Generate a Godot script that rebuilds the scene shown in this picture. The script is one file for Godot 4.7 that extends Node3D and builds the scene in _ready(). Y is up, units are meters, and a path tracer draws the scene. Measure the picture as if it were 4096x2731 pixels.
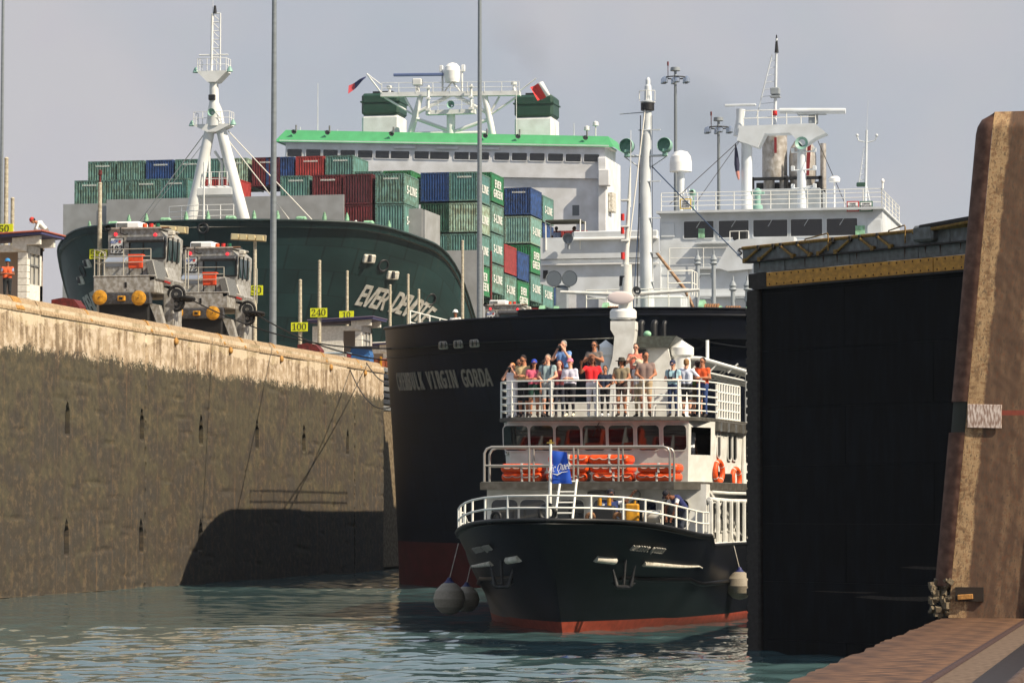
extends Node3D
# A lock chamber of a ship canal. y is up, the water is y = 0, the chamber runs along -z; x = -42 is the face of the centre wall, x = -5 that of the side wall.

var M := {}          # materials
var taken := {}      # names in use
var cache := {}      # shared meshes
var rng := RandomNumberGenerator.new()

# ---------------------------------------------------------------- mesh builder
class MB:
	var v := PackedVector3Array()
	var n := PackedVector3Array()
	var c := PackedColorArray()
	var uv := PackedVector2Array()
	var col := Color.WHITE
	func tri(a: Vector3, b: Vector3, d: Vector3) -> void:
		var q := (d - a).cross(b - a).normalized()
		v.append(a); v.append(b); v.append(d)
		n.append(q); n.append(q); n.append(q)
		c.append(col); c.append(col); c.append(col)
	func quad(a: Vector3, b: Vector3, d: Vector3, e: Vector3) -> void:
		tri(a, b, d); tri(a, d, e)
	func triN(a, b, d, na, nb, nd) -> void:
		v.append(a); v.append(b); v.append(d)
		n.append(na); n.append(nb); n.append(nd)
		c.append(col); c.append(col); c.append(col)
	func box(o: Vector3, s: Vector3, b := Basis(), ch := 0.0) -> MB:
		var h := s * 0.5
		if ch <= 0.0:
			var p := []
			for i in 8:
				p.append(o + b * Vector3(h.x if i & 1 else -h.x, h.y if i & 2 else -h.y, h.z if i & 4 else -h.z))
			quad(p[0], p[2], p[3], p[1]); quad(p[5], p[7], p[6], p[4])
			quad(p[4], p[6], p[2], p[0]); quad(p[1], p[3], p[7], p[5])
			quad(p[2], p[6], p[7], p[3]); quad(p[4], p[0], p[1], p[5])
			return self
		var k := minf(ch, minf(h.x, minf(h.y, h.z)) * 0.9)
		# chamfered: every corner gives three points
		var P := func(i: int, ax: int) -> Vector3:
			var q := Vector3(h.x if i & 1 else -h.x, h.y if i & 2 else -h.y, h.z if i & 4 else -h.z)
			for j in 3:
				if j != ax: q[j] -= signf(q[j]) * k
			return o + b * q
		for ax in 3:
			var u := (ax + 1) % 3; var w := (ax + 2) % 3
			for s1 in 2:
				var i0 := s1 << ax
				var q := [P.call(i0, ax), P.call(i0 | (1 << u), ax), P.call(i0 | (1 << u) | (1 << w), ax), P.call(i0 | (1 << w), ax)]
				out(q, o)
			for e in 4:
				var i0 := ((e & 1) << u) | ((e >> 1) << w)
				var i1 := i0 | (1 << ax)
				out([P.call(i0, u), P.call(i1, u), P.call(i1, w), P.call(i0, w)], o)
		for i in 8: out([P.call(i, 0), P.call(i, 1), P.call(i, 2)], o)
		return self
	func out(q: Array, o: Vector3) -> void:   # a face turned away from o
		var nn: Vector3 = (q[2] - q[0]).cross(q[1] - q[0])
		var m: Vector3 = (q[0] + q[1] + q[2]) / 3.0 - o
		if nn.dot(m) < 0: q.reverse()
		tri(q[0], q[1], q[2])
		if q.size() > 3: tri(q[0], q[2], q[3])
	func tube(pts: Array, rad, sides := 8, caps := true) -> MB:
		var rings := []; var nr := []
		var up := Vector3.UP
		var m := pts.size()
		for i in m:
			var t: Vector3 = (pts[mini(i + 1, m - 1)] - pts[maxi(i - 1, 0)]).normalized()
			if absf(t.dot(up)) > 0.95: up = Vector3.RIGHT if absf(t.x) < 0.9 else Vector3.BACK
			var s := t.cross(up).normalized(); var w := s.cross(t).normalized()
			up = w
			var r: float = rad[i] if rad is Array else rad
			var ring := []; var rn := []
			for k in sides:
				var a := TAU * k / sides
				var q := s * cos(a) + w * sin(a)
				ring.append(pts[i] + q * r); rn.append(q)
			rings.append(ring); nr.append(rn)
		for i in m - 1:
			for k in sides:
				var k2 := (k + 1) % sides
				triN(rings[i][k], rings[i][k2], rings[i + 1][k2], nr[i][k], nr[i][k2], nr[i + 1][k2])
				triN(rings[i][k], rings[i + 1][k2], rings[i + 1][k], nr[i][k], nr[i + 1][k2], nr[i + 1][k])
		if caps:
			for k in range(1, sides - 1):
				tri(rings[0][0], rings[0][k], rings[0][k + 1])
				tri(rings[m - 1][0], rings[m - 1][k + 1], rings[m - 1][k])
		return self
	func cyl(a: Vector3, b: Vector3, ra: float, rb := -1.0, sides := 12) -> MB:
		return tube([a, b], [ra, ra if rb < 0 else rb], sides)
	func lathe(prof: Array, at := Vector3.ZERO, sides := 16, b := Basis()) -> MB:   # prof: [r, y] pairs, bottom to top
		for i in prof.size() - 1:
			var r0: float = prof[i][0]; var r1: float = prof[i + 1][0]
			var y0: float = prof[i][1]; var y1: float = prof[i + 1][1]
			var sl := Vector2(y1 - y0, r0 - r1).normalized()
			for k in sides:
				var a0 := TAU * k / sides; var a1 := TAU * (k + 1) / sides
				var d0 := Vector3(cos(a0), 0, sin(a0)); var d1 := Vector3(cos(a1), 0, sin(a1))
				var n0 := b * (d0 * sl.x + Vector3.UP * sl.y); var n1 := b * (d1 * sl.x + Vector3.UP * sl.y)
				var p0 := at + b * (d0 * r0 + Vector3.UP * y0); var p1 := at + b * (d1 * r0 + Vector3.UP * y0)
				var p2 := at + b * (d1 * r1 + Vector3.UP * y1); var p3 := at + b * (d0 * r1 + Vector3.UP * y1)
				if r0 > 0.0001: triN(p0, p1, p2, n0, n1, n1)
				if r1 > 0.0001: triN(p0, p2, p3, n0, n1, n0)
		return self
	func ball(o: Vector3, r: Vector3, k := 10, b := Basis()) -> MB:
		for i in k:
			var t0 := PI * i / k - PI / 2; var t1 := PI * (i + 1) / k - PI / 2
			for j in k * 2:
				var a0 := PI * j / k; var a1 := PI * (j + 1) / k
				var q := [Vector3(cos(t0) * cos(a0), sin(t0), cos(t0) * sin(a0)), Vector3(cos(t0) * cos(a1), sin(t0), cos(t0) * sin(a1)), Vector3(cos(t1) * cos(a1), sin(t1), cos(t1) * sin(a1)), Vector3(cos(t1) * cos(a0), sin(t1), cos(t1) * sin(a0))]
				var p := []; var m := []
				for w in q:
					p.append(o + b * (w * r)); m.append((b * (w / r)).normalized())
				if i > 0: triN(p[0], p[1], p[2], m[0], m[1], m[2])
				if i < k - 1: triN(p[0], p[2], p[3], m[0], m[2], m[3])
		return self
	func torus(o: Vector3, R: float, r: float, b := Basis(), a := 24, k := 8) -> MB:   # lies in the b.x / b.y plane
		for i in a:
			for j in k:
				var p := []; var m := []
				for e in [[0, 0], [1, 0], [1, 1], [0, 1]]:
					var t: float = TAU * (i + e[0]) / a; var w: float = TAU * (j + e[1]) / k
					var d := Vector3(cos(t), sin(t), 0)
					m.append(b * (d * cos(w) + Vector3(0, 0, sin(w))))
					p.append(o + b * (d * R) + m[-1] * r)
				triN(p[0], p[1], p[2], m[0], m[1], m[2]); triN(p[0], p[2], p[3], m[0], m[2], m[3])
		return self
	func ext(poly: PackedVector2Array, x: Transform3D, depth: float) -> MB:   # a plate of outline poly in x's xy plane, depth along its z
		var t := Geometry2D.triangulate_polygon(poly)
		if t.is_empty():
			for i in range(1, poly.size() - 1): t.append_array([0, i, i + 1])
		var f := []; var g := []
		for p in poly:
			f.append(x * Vector3(p.x, p.y, depth)); g.append(x * Vector3(p.x, p.y, 0))
		for i in range(0, t.size(), 3):
			var q := x.basis.z * depth
			one(f[t[i]], f[t[i + 1]], f[t[i + 2]], q); one(g[t[i]], g[t[i + 1]], g[t[i + 2]], -q)
		var ccw := not Geometry2D.is_polygon_clockwise(poly)
		for i in poly.size():
			var j := (i + 1) % poly.size()
			if ccw: quad(g[j], g[i], f[i], f[j])
			else: quad(g[i], g[j], f[j], f[i])
		return self
	func one(a, b, d, q: Vector3) -> void:
		if (d - a).cross(b - a).dot(q) < 0: tri(a, d, b)
		else: tri(a, b, d)
	func grid(rows: Array, closed := false, colors = null, uvs = null) -> MB:   # smooth sheet through rows of points
		var R := rows.size(); var K: int = rows[0].size()
		var nn := []
		for i in R:
			var l := PackedVector3Array(); l.resize(K)
			for j in K:
				var jl := (j - 1 + K) % K if closed else maxi(j - 1, 0)
				var jr := (j + 1) % K if closed else mini(j + 1, K - 1)
				l[j] = (rows[mini(i + 1, R - 1)][j] - rows[maxi(i - 1, 0)][j]).cross(rows[i][jr] - rows[i][jl]).normalized()
			nn.append(l)
		var KK := K if closed else K - 1
		for i in R - 1:
			for j in KK:
				var j2 := (j + 1) % K
				for e in [[i, j], [i, j2], [i + 1, j2], [i, j], [i + 1, j2], [i + 1, j]]:
					v.append(rows[e[0]][e[1]]); n.append(nn[e[0]][e[1]])
					c.append(colors[e[0]][e[1]] if colors else col)
					if uvs: uv.append(uvs[e[0]][e[1]])
		return self
	func add(m: MB, x := Transform3D()) -> MB:
		for i in m.v.size():
			v.append(x * m.v[i]); n.append((x.basis * m.n[i]).normalized()); c.append(m.c[i])
		return self
	func mesh() -> ArrayMesh:
		var hasuv := uv.size() == v.size()
		for i in range(0, v.size(), 3):      # wind every face the way its normals point
			if (v[i + 2] - v[i]).cross(v[i + 1] - v[i]).dot(n[i] + n[i + 1] + n[i + 2]) < 0.0:
				var a1 := v[i + 1]; v[i + 1] = v[i + 2]; v[i + 2] = a1
				a1 = n[i + 1]; n[i + 1] = n[i + 2]; n[i + 2] = a1
				var c1 := c[i + 1]; c[i + 1] = c[i + 2]; c[i + 2] = c1
				if hasuv:
					var u1 := uv[i + 1]; uv[i + 1] = uv[i + 2]; uv[i + 2] = u1
		var a := []; a.resize(Mesh.ARRAY_MAX)
		a[Mesh.ARRAY_VERTEX] = v; a[Mesh.ARRAY_NORMAL] = n; a[Mesh.ARRAY_COLOR] = c
		if uv.size() == v.size(): a[Mesh.ARRAY_TEX_UV] = uv
		var m := ArrayMesh.new()
		m.add_surface_from_arrays(Mesh.PRIMITIVE_TRIANGLES, a)
		return m

# ---------------------------------------------------------------- scene helpers
func numbered(s: String) -> String:
	var k: int = taken.get(s, 0)
	taken[s] = k + 1
	return s if k == 0 else "%s_%03d" % [s, k]

func tag(o: Node, label: String, category: String, group := "") -> Node:
	o.set_meta("label", label); o.set_meta("category", category)
	if group: o.set_meta("group", group)
	return o

func thing(called: String, label: String, category: String, at := Vector3.ZERO, turn := 0.0, group := "") -> Node3D:
	var o := Node3D.new()
	o.name = numbered(called); add_child(o)
	o.position = at; o.rotation.y = turn
	tag(o, label, category, group)
	return o

func put(called: String, what, m: Material, parent: Node = self, at := Vector3.ZERO, b := Basis()) -> MeshInstance3D:
	var o := MeshInstance3D.new()
	o.mesh = what.mesh() if what is MB else what
	o.material_override = m
	o.transform = Transform3D(b, at)
	o.name = numbered(called) if parent == self else called
	parent.add_child(o, true)
	return o

func setting(o: Node, kind := "structure") -> Node:
	o.set_meta("kind", kind); return o

func copy(src: Node3D, called: String, label: String, at: Vector3, turn := 0.0, group := "") -> Node3D:
	var o: Node3D = src.duplicate()
	o.name = numbered(called); add_child(o)
	o.position = at; o.rotation.y = turn
	o.set_meta("label", label)
	if group: o.set_meta("group", group)
	return o

func mb() -> MB: return MB.new()

func text(s: String, h: float, m: Material, parent: Node, at: Vector3, b := Basis(), font := "Droid Sans", deep := 0.01, bold := 700, called := "lettering") -> MeshInstance3D:
	var key := "t" + s + font + str(bold)
	if not cache.has(key):
		var f := SystemFont.new(); f.font_names = PackedStringArray([font]); f.font_weight = bold
		var t := TextMesh.new()
		t.font = f; t.text = s; t.font_size = 32; t.pixel_size = 1.0 / 23.0; t.depth = 0.02; t.curve_step = 2.0
		cache[key] = t
	return put(called, cache[key], m, parent, at, b * Basis.from_scale(Vector3(h, h, maxf(deep / 0.02, 0.05))))

func railing(parent: Node, pts: Array, h: float, levels: Array, gap: float, r: float, m: Material, called := "railing") -> MeshInstance3D:
	var g := mb()
	for f in levels:
		var q := []
		for p in pts: q.append(p + Vector3.UP * h * f)
		g.tube(q, r, 6)
	var o := put(called, g, m, parent)
	var key := "post%.3f_%.3f" % [h, r]
	if not cache.has(key): cache[key] = mb().cyl(Vector3.ZERO, Vector3.UP * h, r * 1.15, -1, 6).mesh()
	for i in pts.size() - 1:
		var L: float = pts[i].distance_to(pts[i + 1])
		var k := maxi(1, roundi(L / gap))
		for j in k + (1 if i == pts.size() - 2 else 0):
			put("post", cache[key], m, o, pts[i].lerp(pts[i + 1], float(j) / k))
	return o

func Rz(d: float) -> Basis: return Basis(Vector3.BACK, deg_to_rad(d))
func Ry(d: float) -> Basis: return Basis(Vector3.UP, deg_to_rad(d))
func Rx(d: float) -> Basis: return Basis(Vector3.RIGHT, deg_to_rad(d))

func noise(seed_: int, freq: float, oct := 4, type := FastNoiseLite.TYPE_SIMPLEX_SMOOTH) -> FastNoiseLite:
	var f := FastNoiseLite.new()
	f.seed = seed_; f.frequency = freq; f.fractal_octaves = oct; f.noise_type = type
	return f

func tone(seed_: int, freq: float, lo: Color, hi: Color, w := 512, h := 512, stretch := 1.0) -> ImageTexture:
	var im := noise(seed_, freq, 5).get_seamless_image(w, h)
	var d := im.get_data(); var o := PackedByteArray(); o.resize(w * h * 3)
	var r := [lo.r8, lo.g8, lo.b8]; var s := [hi.r8, hi.g8, hi.b8]
	for i in w * h:
		var t := d[i] / 255.0
		t = clampf((t - 0.5) * stretch + 0.5, 0, 1)
		for k in 3: o[i * 3 + k] = int(lerpf(r[k], s[k], t))
	var q := Image.create_from_data(w, h, false, Image.FORMAT_RGB8, o)
	return ImageTexture.create_from_image(q)

func mat(called: String, c: Color, rough := 0.6, metal := 0.0, tex: Texture2D = null, scale := Vector3.ONE) -> StandardMaterial3D:
	var m := StandardMaterial3D.new()
	m.albedo_color = c; m.roughness = rough; m.metallic = metal
	if tex:
		m.albedo_texture = tex; m.uv1_triplanar = true; m.uv1_world_triplanar = true; m.uv1_scale = scale
	M[called] = m
	return m

func rgb(r: int, g: int, b: int) -> Color: return Color8(r, g, b)

var T := {}

func materials() -> void:
	T.soft = tone(1, 0.012, rgb(232, 231, 228), rgb(255, 255, 255), 512, 512, 1.6)      # faint mottling
	T.grime = tone(2, 0.012, rgb(196, 190, 180), rgb(255, 255, 255), 512, 512, 1.8)      # dirt
	T.rusty = tone(3, 0.014, rgb(176, 150, 132), rgb(255, 250, 245), 512, 512, 2.0)
	T.conc = tone(4, 0.02, rgb(186, 176, 160), rgb(255, 250, 240), 512, 512, 2.0)
	mat("white", rgb(228, 230, 230), 0.45, 0, T.soft, Vector3.ONE * 0.25)
	mat("white_far", rgb(228, 230, 230), 0.5, 0, T.soft, Vector3.ONE * 0.06)
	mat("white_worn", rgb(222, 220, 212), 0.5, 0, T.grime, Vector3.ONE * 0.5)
	mat("white_clean", rgb(238, 238, 236), 0.4)
	mat("grey_ship", rgb(150, 152, 155), 0.6, 0, T.soft, Vector3.ONE * 0.05)
	mat("grey_mid", rgb(128, 132, 136), 0.6, 0, T.grime, Vector3.ONE * 0.4)
	mat("steel", rgb(150, 150, 148), 0.4, 0.6, T.grime, Vector3.ONE * 0.8)
	mat("steel_dark", rgb(62, 64, 68), 0.5, 0.4, T.grime, Vector3.ONE * 1.2)
	mat("pole_grey", rgb(132, 140, 146), 0.45, 0.3, T.soft, Vector3.ONE * 0.6)
	mat("pole_pale", rgb(196, 190, 172), 0.7, 0, T.grime, Vector3.ONE * 0.8)
	mat("black", rgb(24, 25, 28), 0.5, 0, T.soft, Vector3.ONE * 0.6)
	mat("rubber", rgb(20, 20, 21), 0.8)
	mat("glass_dark", rgb(16, 20, 24), 0.06, 0)
	M.glass_dark.metallic_specular = 0.6
	mat("pale_green", rgb(158, 214, 178), 0.55, 0, T.grime, Vector3.ONE * 0.5)
	mat("red", rgb(196, 40, 36), 0.5); mat("maroon", rgb(112, 34, 34), 0.6, 0, T.rusty, Vector3.ONE * 0.6)
	mat("orange", rgb(232, 86, 26), 0.55, 0, T.soft, Vector3.ONE)
	mat("yellow", rgb(222, 160, 30), 0.55, 0, T.grime, Vector3.ONE * 0.7)
	mat("sign_yellow", rgb(220, 228, 24), 0.6, 0, T.soft, Vector3.ONE)
	mat("ink", rgb(22, 22, 24), 0.7)
	mat("blue", rgb(24, 74, 170), 0.6)
	mat("rope", rgb(150, 110, 78), 0.9, 0, T.grime, Vector3.ONE * 3)
	mat("wire", rgb(40, 38, 36), 0.6, 0.3)

func world() -> void:
	var cam := Camera3D.new(); cam.name = "view_camera"; add_child(cam)
	cam.position = Vector3(0, 3.05, 0)
	cam.rotation = Vector3(atan(684.5 / 12700.0), deg_to_rad(12.2), 0)
	cam.fov = rad_to_deg(2.0 * atan(1365.5 / 12700.0))
	cam.near = 0.5; cam.far = 3000.0; cam.current = true
	# sky: hazy pale blue with thin warm cloud veils, the same all round
	var W := 2048; var H := 1024
	var na := noise(11, 0.008, 5); var nb := noise(12, 0.02, 4)
	var A := na.get_seamless_image(W, H).get_data(); var B := nb.get_seamless_image(W, H).get_data()
	var o := PackedByteArray(); o.resize(W * H * 3)
	for y in H:
		var e := 90.0 - 180.0 * (y + 0.5) / H          # elevation
		var t := clampf(e / 60.0, 0, 1)
		var base := rgb(158, 160, 164).lerp(rgb(130, 144, 164), pow(t, 0.6))
		if e < 0: base = rgb(150, 156, 160)
		var fade := smoothstep(-1.0, 3.0, e) * (1.0 - smoothstep(45.0, 80.0, e))
		for x in W:
			var i := y * W + x
			var cl := clampf((A[i] / 255.0 - 0.42) * 4.5, 0, 1) * (0.55 + 0.45 * B[i] / 255.0) * fade
			var q := base.lerp(rgb(180, 171, 170), cl * 0.6)
			o[i * 3] = q.r8; o[i * 3 + 1] = q.g8; o[i * 3 + 2] = q.b8
	var pano := PanoramaSkyMaterial.new()
	pano.panorama = ImageTexture.create_from_image(Image.create_from_data(W, H, false, Image.FORMAT_RGB8, o))
	pano.energy_multiplier = 1.0
	var sky := Sky.new(); sky.sky_material = pano
	var env := Environment.new()
	env.background_mode = Environment.BG_SKY; env.sky = sky
	env.sky_rotation = Vector3(0, deg_to_rad(280), 0)
	env.tonemap_mode = Environment.TONE_MAPPER_LINEAR; env.tonemap_exposure = 1.5
	env.sdfgi_enabled = true; env.ssao_enabled = true; env.ssil_enabled = true
	env.fog_enabled = true; env.fog_density = 0.00008; env.fog_light_color = rgb(196, 202, 212)
	env.volumetric_fog_enabled = true; env.volumetric_fog_density = 0.0
	var we := WorldEnvironment.new(); we.name = "environment"; we.environment = env; add_child(we)
	var sun := DirectionalLight3D.new(); sun.name = "sun"; add_child(sun)
	var az := deg_to_rad(20.0); var el := deg_to_rad(42.0)      # from the side wall, a little behind the camera
	var to := Vector3(cos(el) * cos(az), sin(el), cos(el) * sin(az))
	sun.look_at_from_position(to * 100.0, Vector3.ZERO)
	sun.light_energy = 1.5; sun.light_color = Color(1.0, 0.94, 0.84); sun.light_angular_distance = 0.5
	sun.shadow_enabled = true

# ---------------------------------------------------------------- water, lock walls, gate
func water() -> void:
	var m := StandardMaterial3D.new()
	m.albedo_color = rgb(66, 90, 92); m.roughness = 0.06; m.metallic_specular = 0.5
	m.vertex_color_use_as_albedo = false
	var na := noise(21, 0.05, 4); var nb := noise(22, 0.35, 3); var nc := noise(23, 0.012, 2); var nd := noise(24, 1.1, 2)
	var rows := []
	var d := 44.0
	while d < 175.0:
		var row := PackedVector3Array()
		for k in 300:
			var x := lerpf(-42.3, 1.0, k / 299.0)
			var ruf := 0.35 + 0.65 * smoothstep(-0.15, 0.35, nc.get_noise_2d(x * 0.6, d * 1.6))
			var y := 0.028 * na.get_noise_2d(x * 3.0, d * 5.0) + 0.05 * na.get_noise_2d(x * 0.55 + 90, d * 2.2) + ruf * (0.07 * nb.get_noise_2d(x * 0.8, d * 2.4) + 0.04 * nd.get_noise_2d(x * 0.7, d * 1.4))
			row.append(Vector3(x, y, -d))
		rows.append(row)
		d += 0.16 + (d - 44.0) * 0.0014
	setting(put("water", mb().grid(rows), m))
	var far := mb()
	far.quad(Vector3(-1500, -0.12, -1500), Vector3(1500, -0.12, -1500), Vector3(1500, -0.12, 300), Vector3(-1500, -0.12, 300))
	var o := setting(put("water", far, m))

func wall_texture(W: int, H: int, L: float, top: float, line: float, seed_: int) -> ImageTexture:
	# concrete above the waterline mark, algae below it; u runs along the wall, v down
	var A := noise(seed_, 0.010, 5).get_seamless_image(W, H).get_data()
	var B := noise(seed_ + 1, 0.045, 4).get_seamless_image(W, H).get_data()
	var V := noise(seed_ + 5, 0.05, 4).get_seamless_image(W, H / 8).get_data(); var G := noise(seed_ + 6, 0.16, 3).get_seamless_image(W, H).get_data()
	var ns := noise(seed_ + 2, 0.06, 4); var S := PackedFloat32Array(); S.resize(W)      # vertical runs
	var S2 := PackedFloat32Array(); S2.resize(W); var edge := PackedFloat32Array(); edge.resize(W); var cop := PackedFloat32Array(); cop.resize(W)
	for x in W:
		S[x] = ns.get_noise_1d(x * 1.0); S2[x] = ns.get_noise_2d(x * 2.2, 50)
		edge[x] = line + 0.2 * ns.get_noise_2d(x * 0.12, 9) + 0.08 * ns.get_noise_2d(x * 0.8, 30)
		cop[x] = top - 0.55 + 0.22 * ns.get_noise_2d(x * 0.22, 77) + 0.12 * signf(ns.get_noise_2d(x * 0.08, 7))
	var o := PackedByteArray(); o.resize(W * H * 3)
	for y in H:
		var h := top * (1.0 - (y + 0.5) / H)
		var low := clampf((line - h) / line, 0, 1)
		for x in W:
			var i := y * W + x
			var a := A[i] / 255.0; var b := B[i] / 255.0; var vs := V[(y / 8) * W + x] / 255.0 - 0.5; var gr := (G[i] / 255.0 - 0.5) * 1.7
			var q: Color
			var al := smoothstep(-0.14, 0.14, h - edge[x] + (b - 0.5) * 0.3 + vs * 0.3 + gr * 0.3)
			var dry := Color.WHITE
			if al > 0.0:
				q = rgb(170, 150, 124).lerp(rgb(118, 100, 78), clampf((a - 0.4) * 1.6 + vs * 2.6 + gr, 0, 1))
				q = q.lerp(rgb(206, 190, 170), clampf((b - 0.5) * 3.0 - vs * 2.5 + gr, 0, 1) * 0.75)
				if h > cop[x] + (b - 0.5) * 0.22: q = rgb(202, 184, 158).lerp(rgb(160, 142, 112), clampf((a - 0.5) * 3.0 + vs * 2.0 + gr * 0.8, 0, 1))
				if S[x] > 0.3: q = q.lerp(rgb(112, 78, 48), clampf((S[x] - 0.3) * 2.0 * (a + vs), 0, 1))
				dry = q
			if al < 1.0:
				q = rgb(70, 64, 47).lerp(rgb(58, 50, 40), clampf(low * 1.6 + (a - 0.5) * 3.2 + vs * 1.2, 0, 1))
				q = q.lerp(rgb(58, 54, 48), clampf((a - 0.52) * 4.0 + gr, 0, 1) * clampf(low * 2.4, 0, 1) * 0.8)
				q = q.lerp(rgb(108, 90, 64), clampf((b - 0.58) * 3.6 + vs * 2.0 + gr * 1.4, 0, 1) * 0.5)
				q = q.lerp(rgb(48, 43, 36), clampf((0.42 - b) * 4.0 - gr * 1.6, 0, 1) * 0.6)
				if S2[x] > 0.25: q = q.lerp(rgb(120, 86, 54), clampf((S2[x] - 0.25) * 1.6 * (a + vs), 0, 1))
				q = q.lerp(dry, al)
			o[i * 3] = q.r8; o[i * 3 + 1] = q.g8; o[i * 3 + 2] = q.b8
	return ImageTexture.create_from_image(Image.create_from_data(W, H, false, Image.FORMAT_RGB8, o))

const TOP := 10.95

func centre_wall() -> void:
	var t := thing("lock_wall", "long weathered concrete lock wall with an algae line and narrow slots", "wall", Vector3(-42, 0, -104))
	var Z0 := -104.0; var LEN := 58.2
	var tex := wall_texture(2048, 512, LEN, TOP - 0.25, 9.05, 31)
	var m := StandardMaterial3D.new(); m.albedo_texture = tex; m.roughness = 0.85
	var g := tone(36, 0.08, rgb(90, 90, 90), rgb(255, 255, 255), 512, 512, 1.6)
	m.heightmap_enabled = false
	var na := noise(41, 0.5, 4); var nb := noise(42, 0.16, 3); var nc := noise(43, 2.2, 3)
	var slots := []      # distance along the wall, bottom of the slot
	for x in [200, 525, 780, 1024, 1230, 1420]: slots.append(x)
	var zs := [10.3, 19.0, 26.85, 35.15, 42.9, 50.95]
	var cuts := [19.45, 52.3]
	var U := 620; var V := 120
	var rows := []; var uvs := []
	for i in V + 1:
		var y := (TOP - 0.25) * (1.0 - float(i) / V)
		var row := PackedVector3Array(); var uu := PackedVector2Array()
		for j in U + 1:
			var s := LEN * j / U
			var dep := 0.02 * nb.get_noise_2d(s, y) + 0.014 * na.get_noise_2d(s * 0.5, y * 2.6) + 0.012 * nc.get_noise_2d(s, y * 1.5)
			var ga := na.get_noise_2d(s * 0.28 + 200, y * 4.0)         # long scrapes left by hulls
			if ga > 0.4 and y < 9.0: dep -= (ga - 0.4) * 0.25
			for k in 6:
				for yb in [6.05, 1.55]:
					if yb < 3.0 and k > 2: continue
					var du: float = (s - zs[k]) / 0.2; var dv: float = (y - yb - 0.55) / 0.62
					if absf(du) < 1 and absf(dv) < 1: dep = -1.2 if absf(du) < 1.0 - maxf(0.0, dv - 0.2) else dep
			for cu in cuts:
				if absf(s - cu) < 0.07 + 0.05 * absf(na.get_noise_2d(y * 3, cu)): dep = -0.14
			row.append(Vector3(dep, y, -s)); uu.append(Vector2(s / LEN, float(i) / V))
		rows.append(row); uvs.append(uu)
	var face := mb(); face.grid(rows, false, null, uvs)
	put("wall_face", face, m, t)
	# rounded far corner and the recess behind it
	var back := mb()
	back.box(Vector3(-9.2, 5.2, -29.1), Vector3(17.4, 10.38, 58.0))
	put("wall_core", back, mat("core", rgb(120, 108, 88), 0.9, 0, T.conc, Vector3.ONE * 0.3), t)
	mat("coping", rgb(178, 158, 132), 0.85, 0, T.conc, Vector3.ONE * 0.45)
	# coping stones, one casting each, chamfered towards the chamber, with a few painted yellow
	var cz := 0.0; var i2 := 0
	mat("coping_paint", rgb(196, 148, 78), 0.8, 0, T.grime, Vector3.ONE * 0.9)
	var marks := [5.6, 12.9, 20.2, 22.8, 30.2, 33.3, 38.4, 47.0, 53.6]
	var lens := [7.3, 7.2, 5.6, 7.9, 7.4, 8.1, 7.2, 7.5]
	for ln in lens:
		var p := PackedVector2Array([Vector2(-0.9, -0.56), Vector2(0.03, -0.56), Vector2(0.03, -0.46), Vector2(-0.22, -0.06), Vector2(-0.34, 0.0), Vector2(-0.9, 0.0)])
		put("coping", mb().ext(p, Transform3D(Basis(), Vector3(0.02 * (i2 % 2), TOP - 0.008 * (i2 % 3), -cz - ln + 0.06)), ln - 0.06 - 0.03 * (i2 % 2)), M.coping, t)
		cz += ln; i2 += 1
	for z in marks:
		var q := PackedVector2Array([Vector2(0.05, -0.5), Vector2(0.055, -0.455), Vector2(-0.2, -0.045), Vector2(-0.33, 0.012), Vector2(-0.4, 0.012), Vector2(-0.4, -0.1), Vector2(-0.1, -0.4)])
		put("paint_mark", mb().ext(q, Transform3D(Basis(), Vector3(0, TOP + 0.004, -z)), 0.2 if z > 6 else 0.8), M.coping_paint, t)
	# yellow bolted pads lower on the edge
	for z in [23.2, 30.9, 38.9, 47.6, 54.2]:
		put("pad", mb().ball(Vector3(0.05, TOP - 0.72, -z), Vector3(0.1, 0.16, 0.16), 6), M.coping_paint, t)
	put("wall_top", mb().box(Vector3(-9.4, TOP - 0.33, -29.0), Vector3(17.0, 0.6, 58.0)), M.coping, t)
	# the wall beyond the gate recess, hidden for the most part by the tanker
	var w2 := thing("lock_wall", "concrete lock wall running on behind the tanker past the gate recess", "wall", Vector3(-42, 0, -162.2))
	put("recess_back", mb().box(Vector3(-10.6, 5.3, -11), Vector3(15.6, 10.6, 21.9)), M.core, w2)
	put("wall_core", mb().box(Vector3(-9.3, 5.3, -120), Vector3(18, 10.6, 196)), M.core, w2)
	put("wall_top", mb().box(Vector3(-9.6, 10.78, -109), Vector3(16.8, 0.34, 217)), M.coping, w2)
	# stacked fender beams and the white guard box in the recess
	for k in 7:
		put("fender_beam", mb().box(Vector3(-1.6, 8.6 + k * 0.34, -1.5 - (k % 2) * 0.3), Vector3(2.6, 0.26, 2.6), Basis(), 0.04), M.steel_dark if k % 3 else M.grey_mid, w2)
	put("ladder_box", mb().box(Vector3(-0.9, 4.7, -0.7), Vector3(0.9, 1.5, 0.5), Basis(), 0.04), M.white, w2)
	put("ladder_box_stripe", mb().box(Vector3(-0.75, 4.8, -0.42), Vector3(0.16, 1.4, 0.06)), M.yellow, w2)

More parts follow.
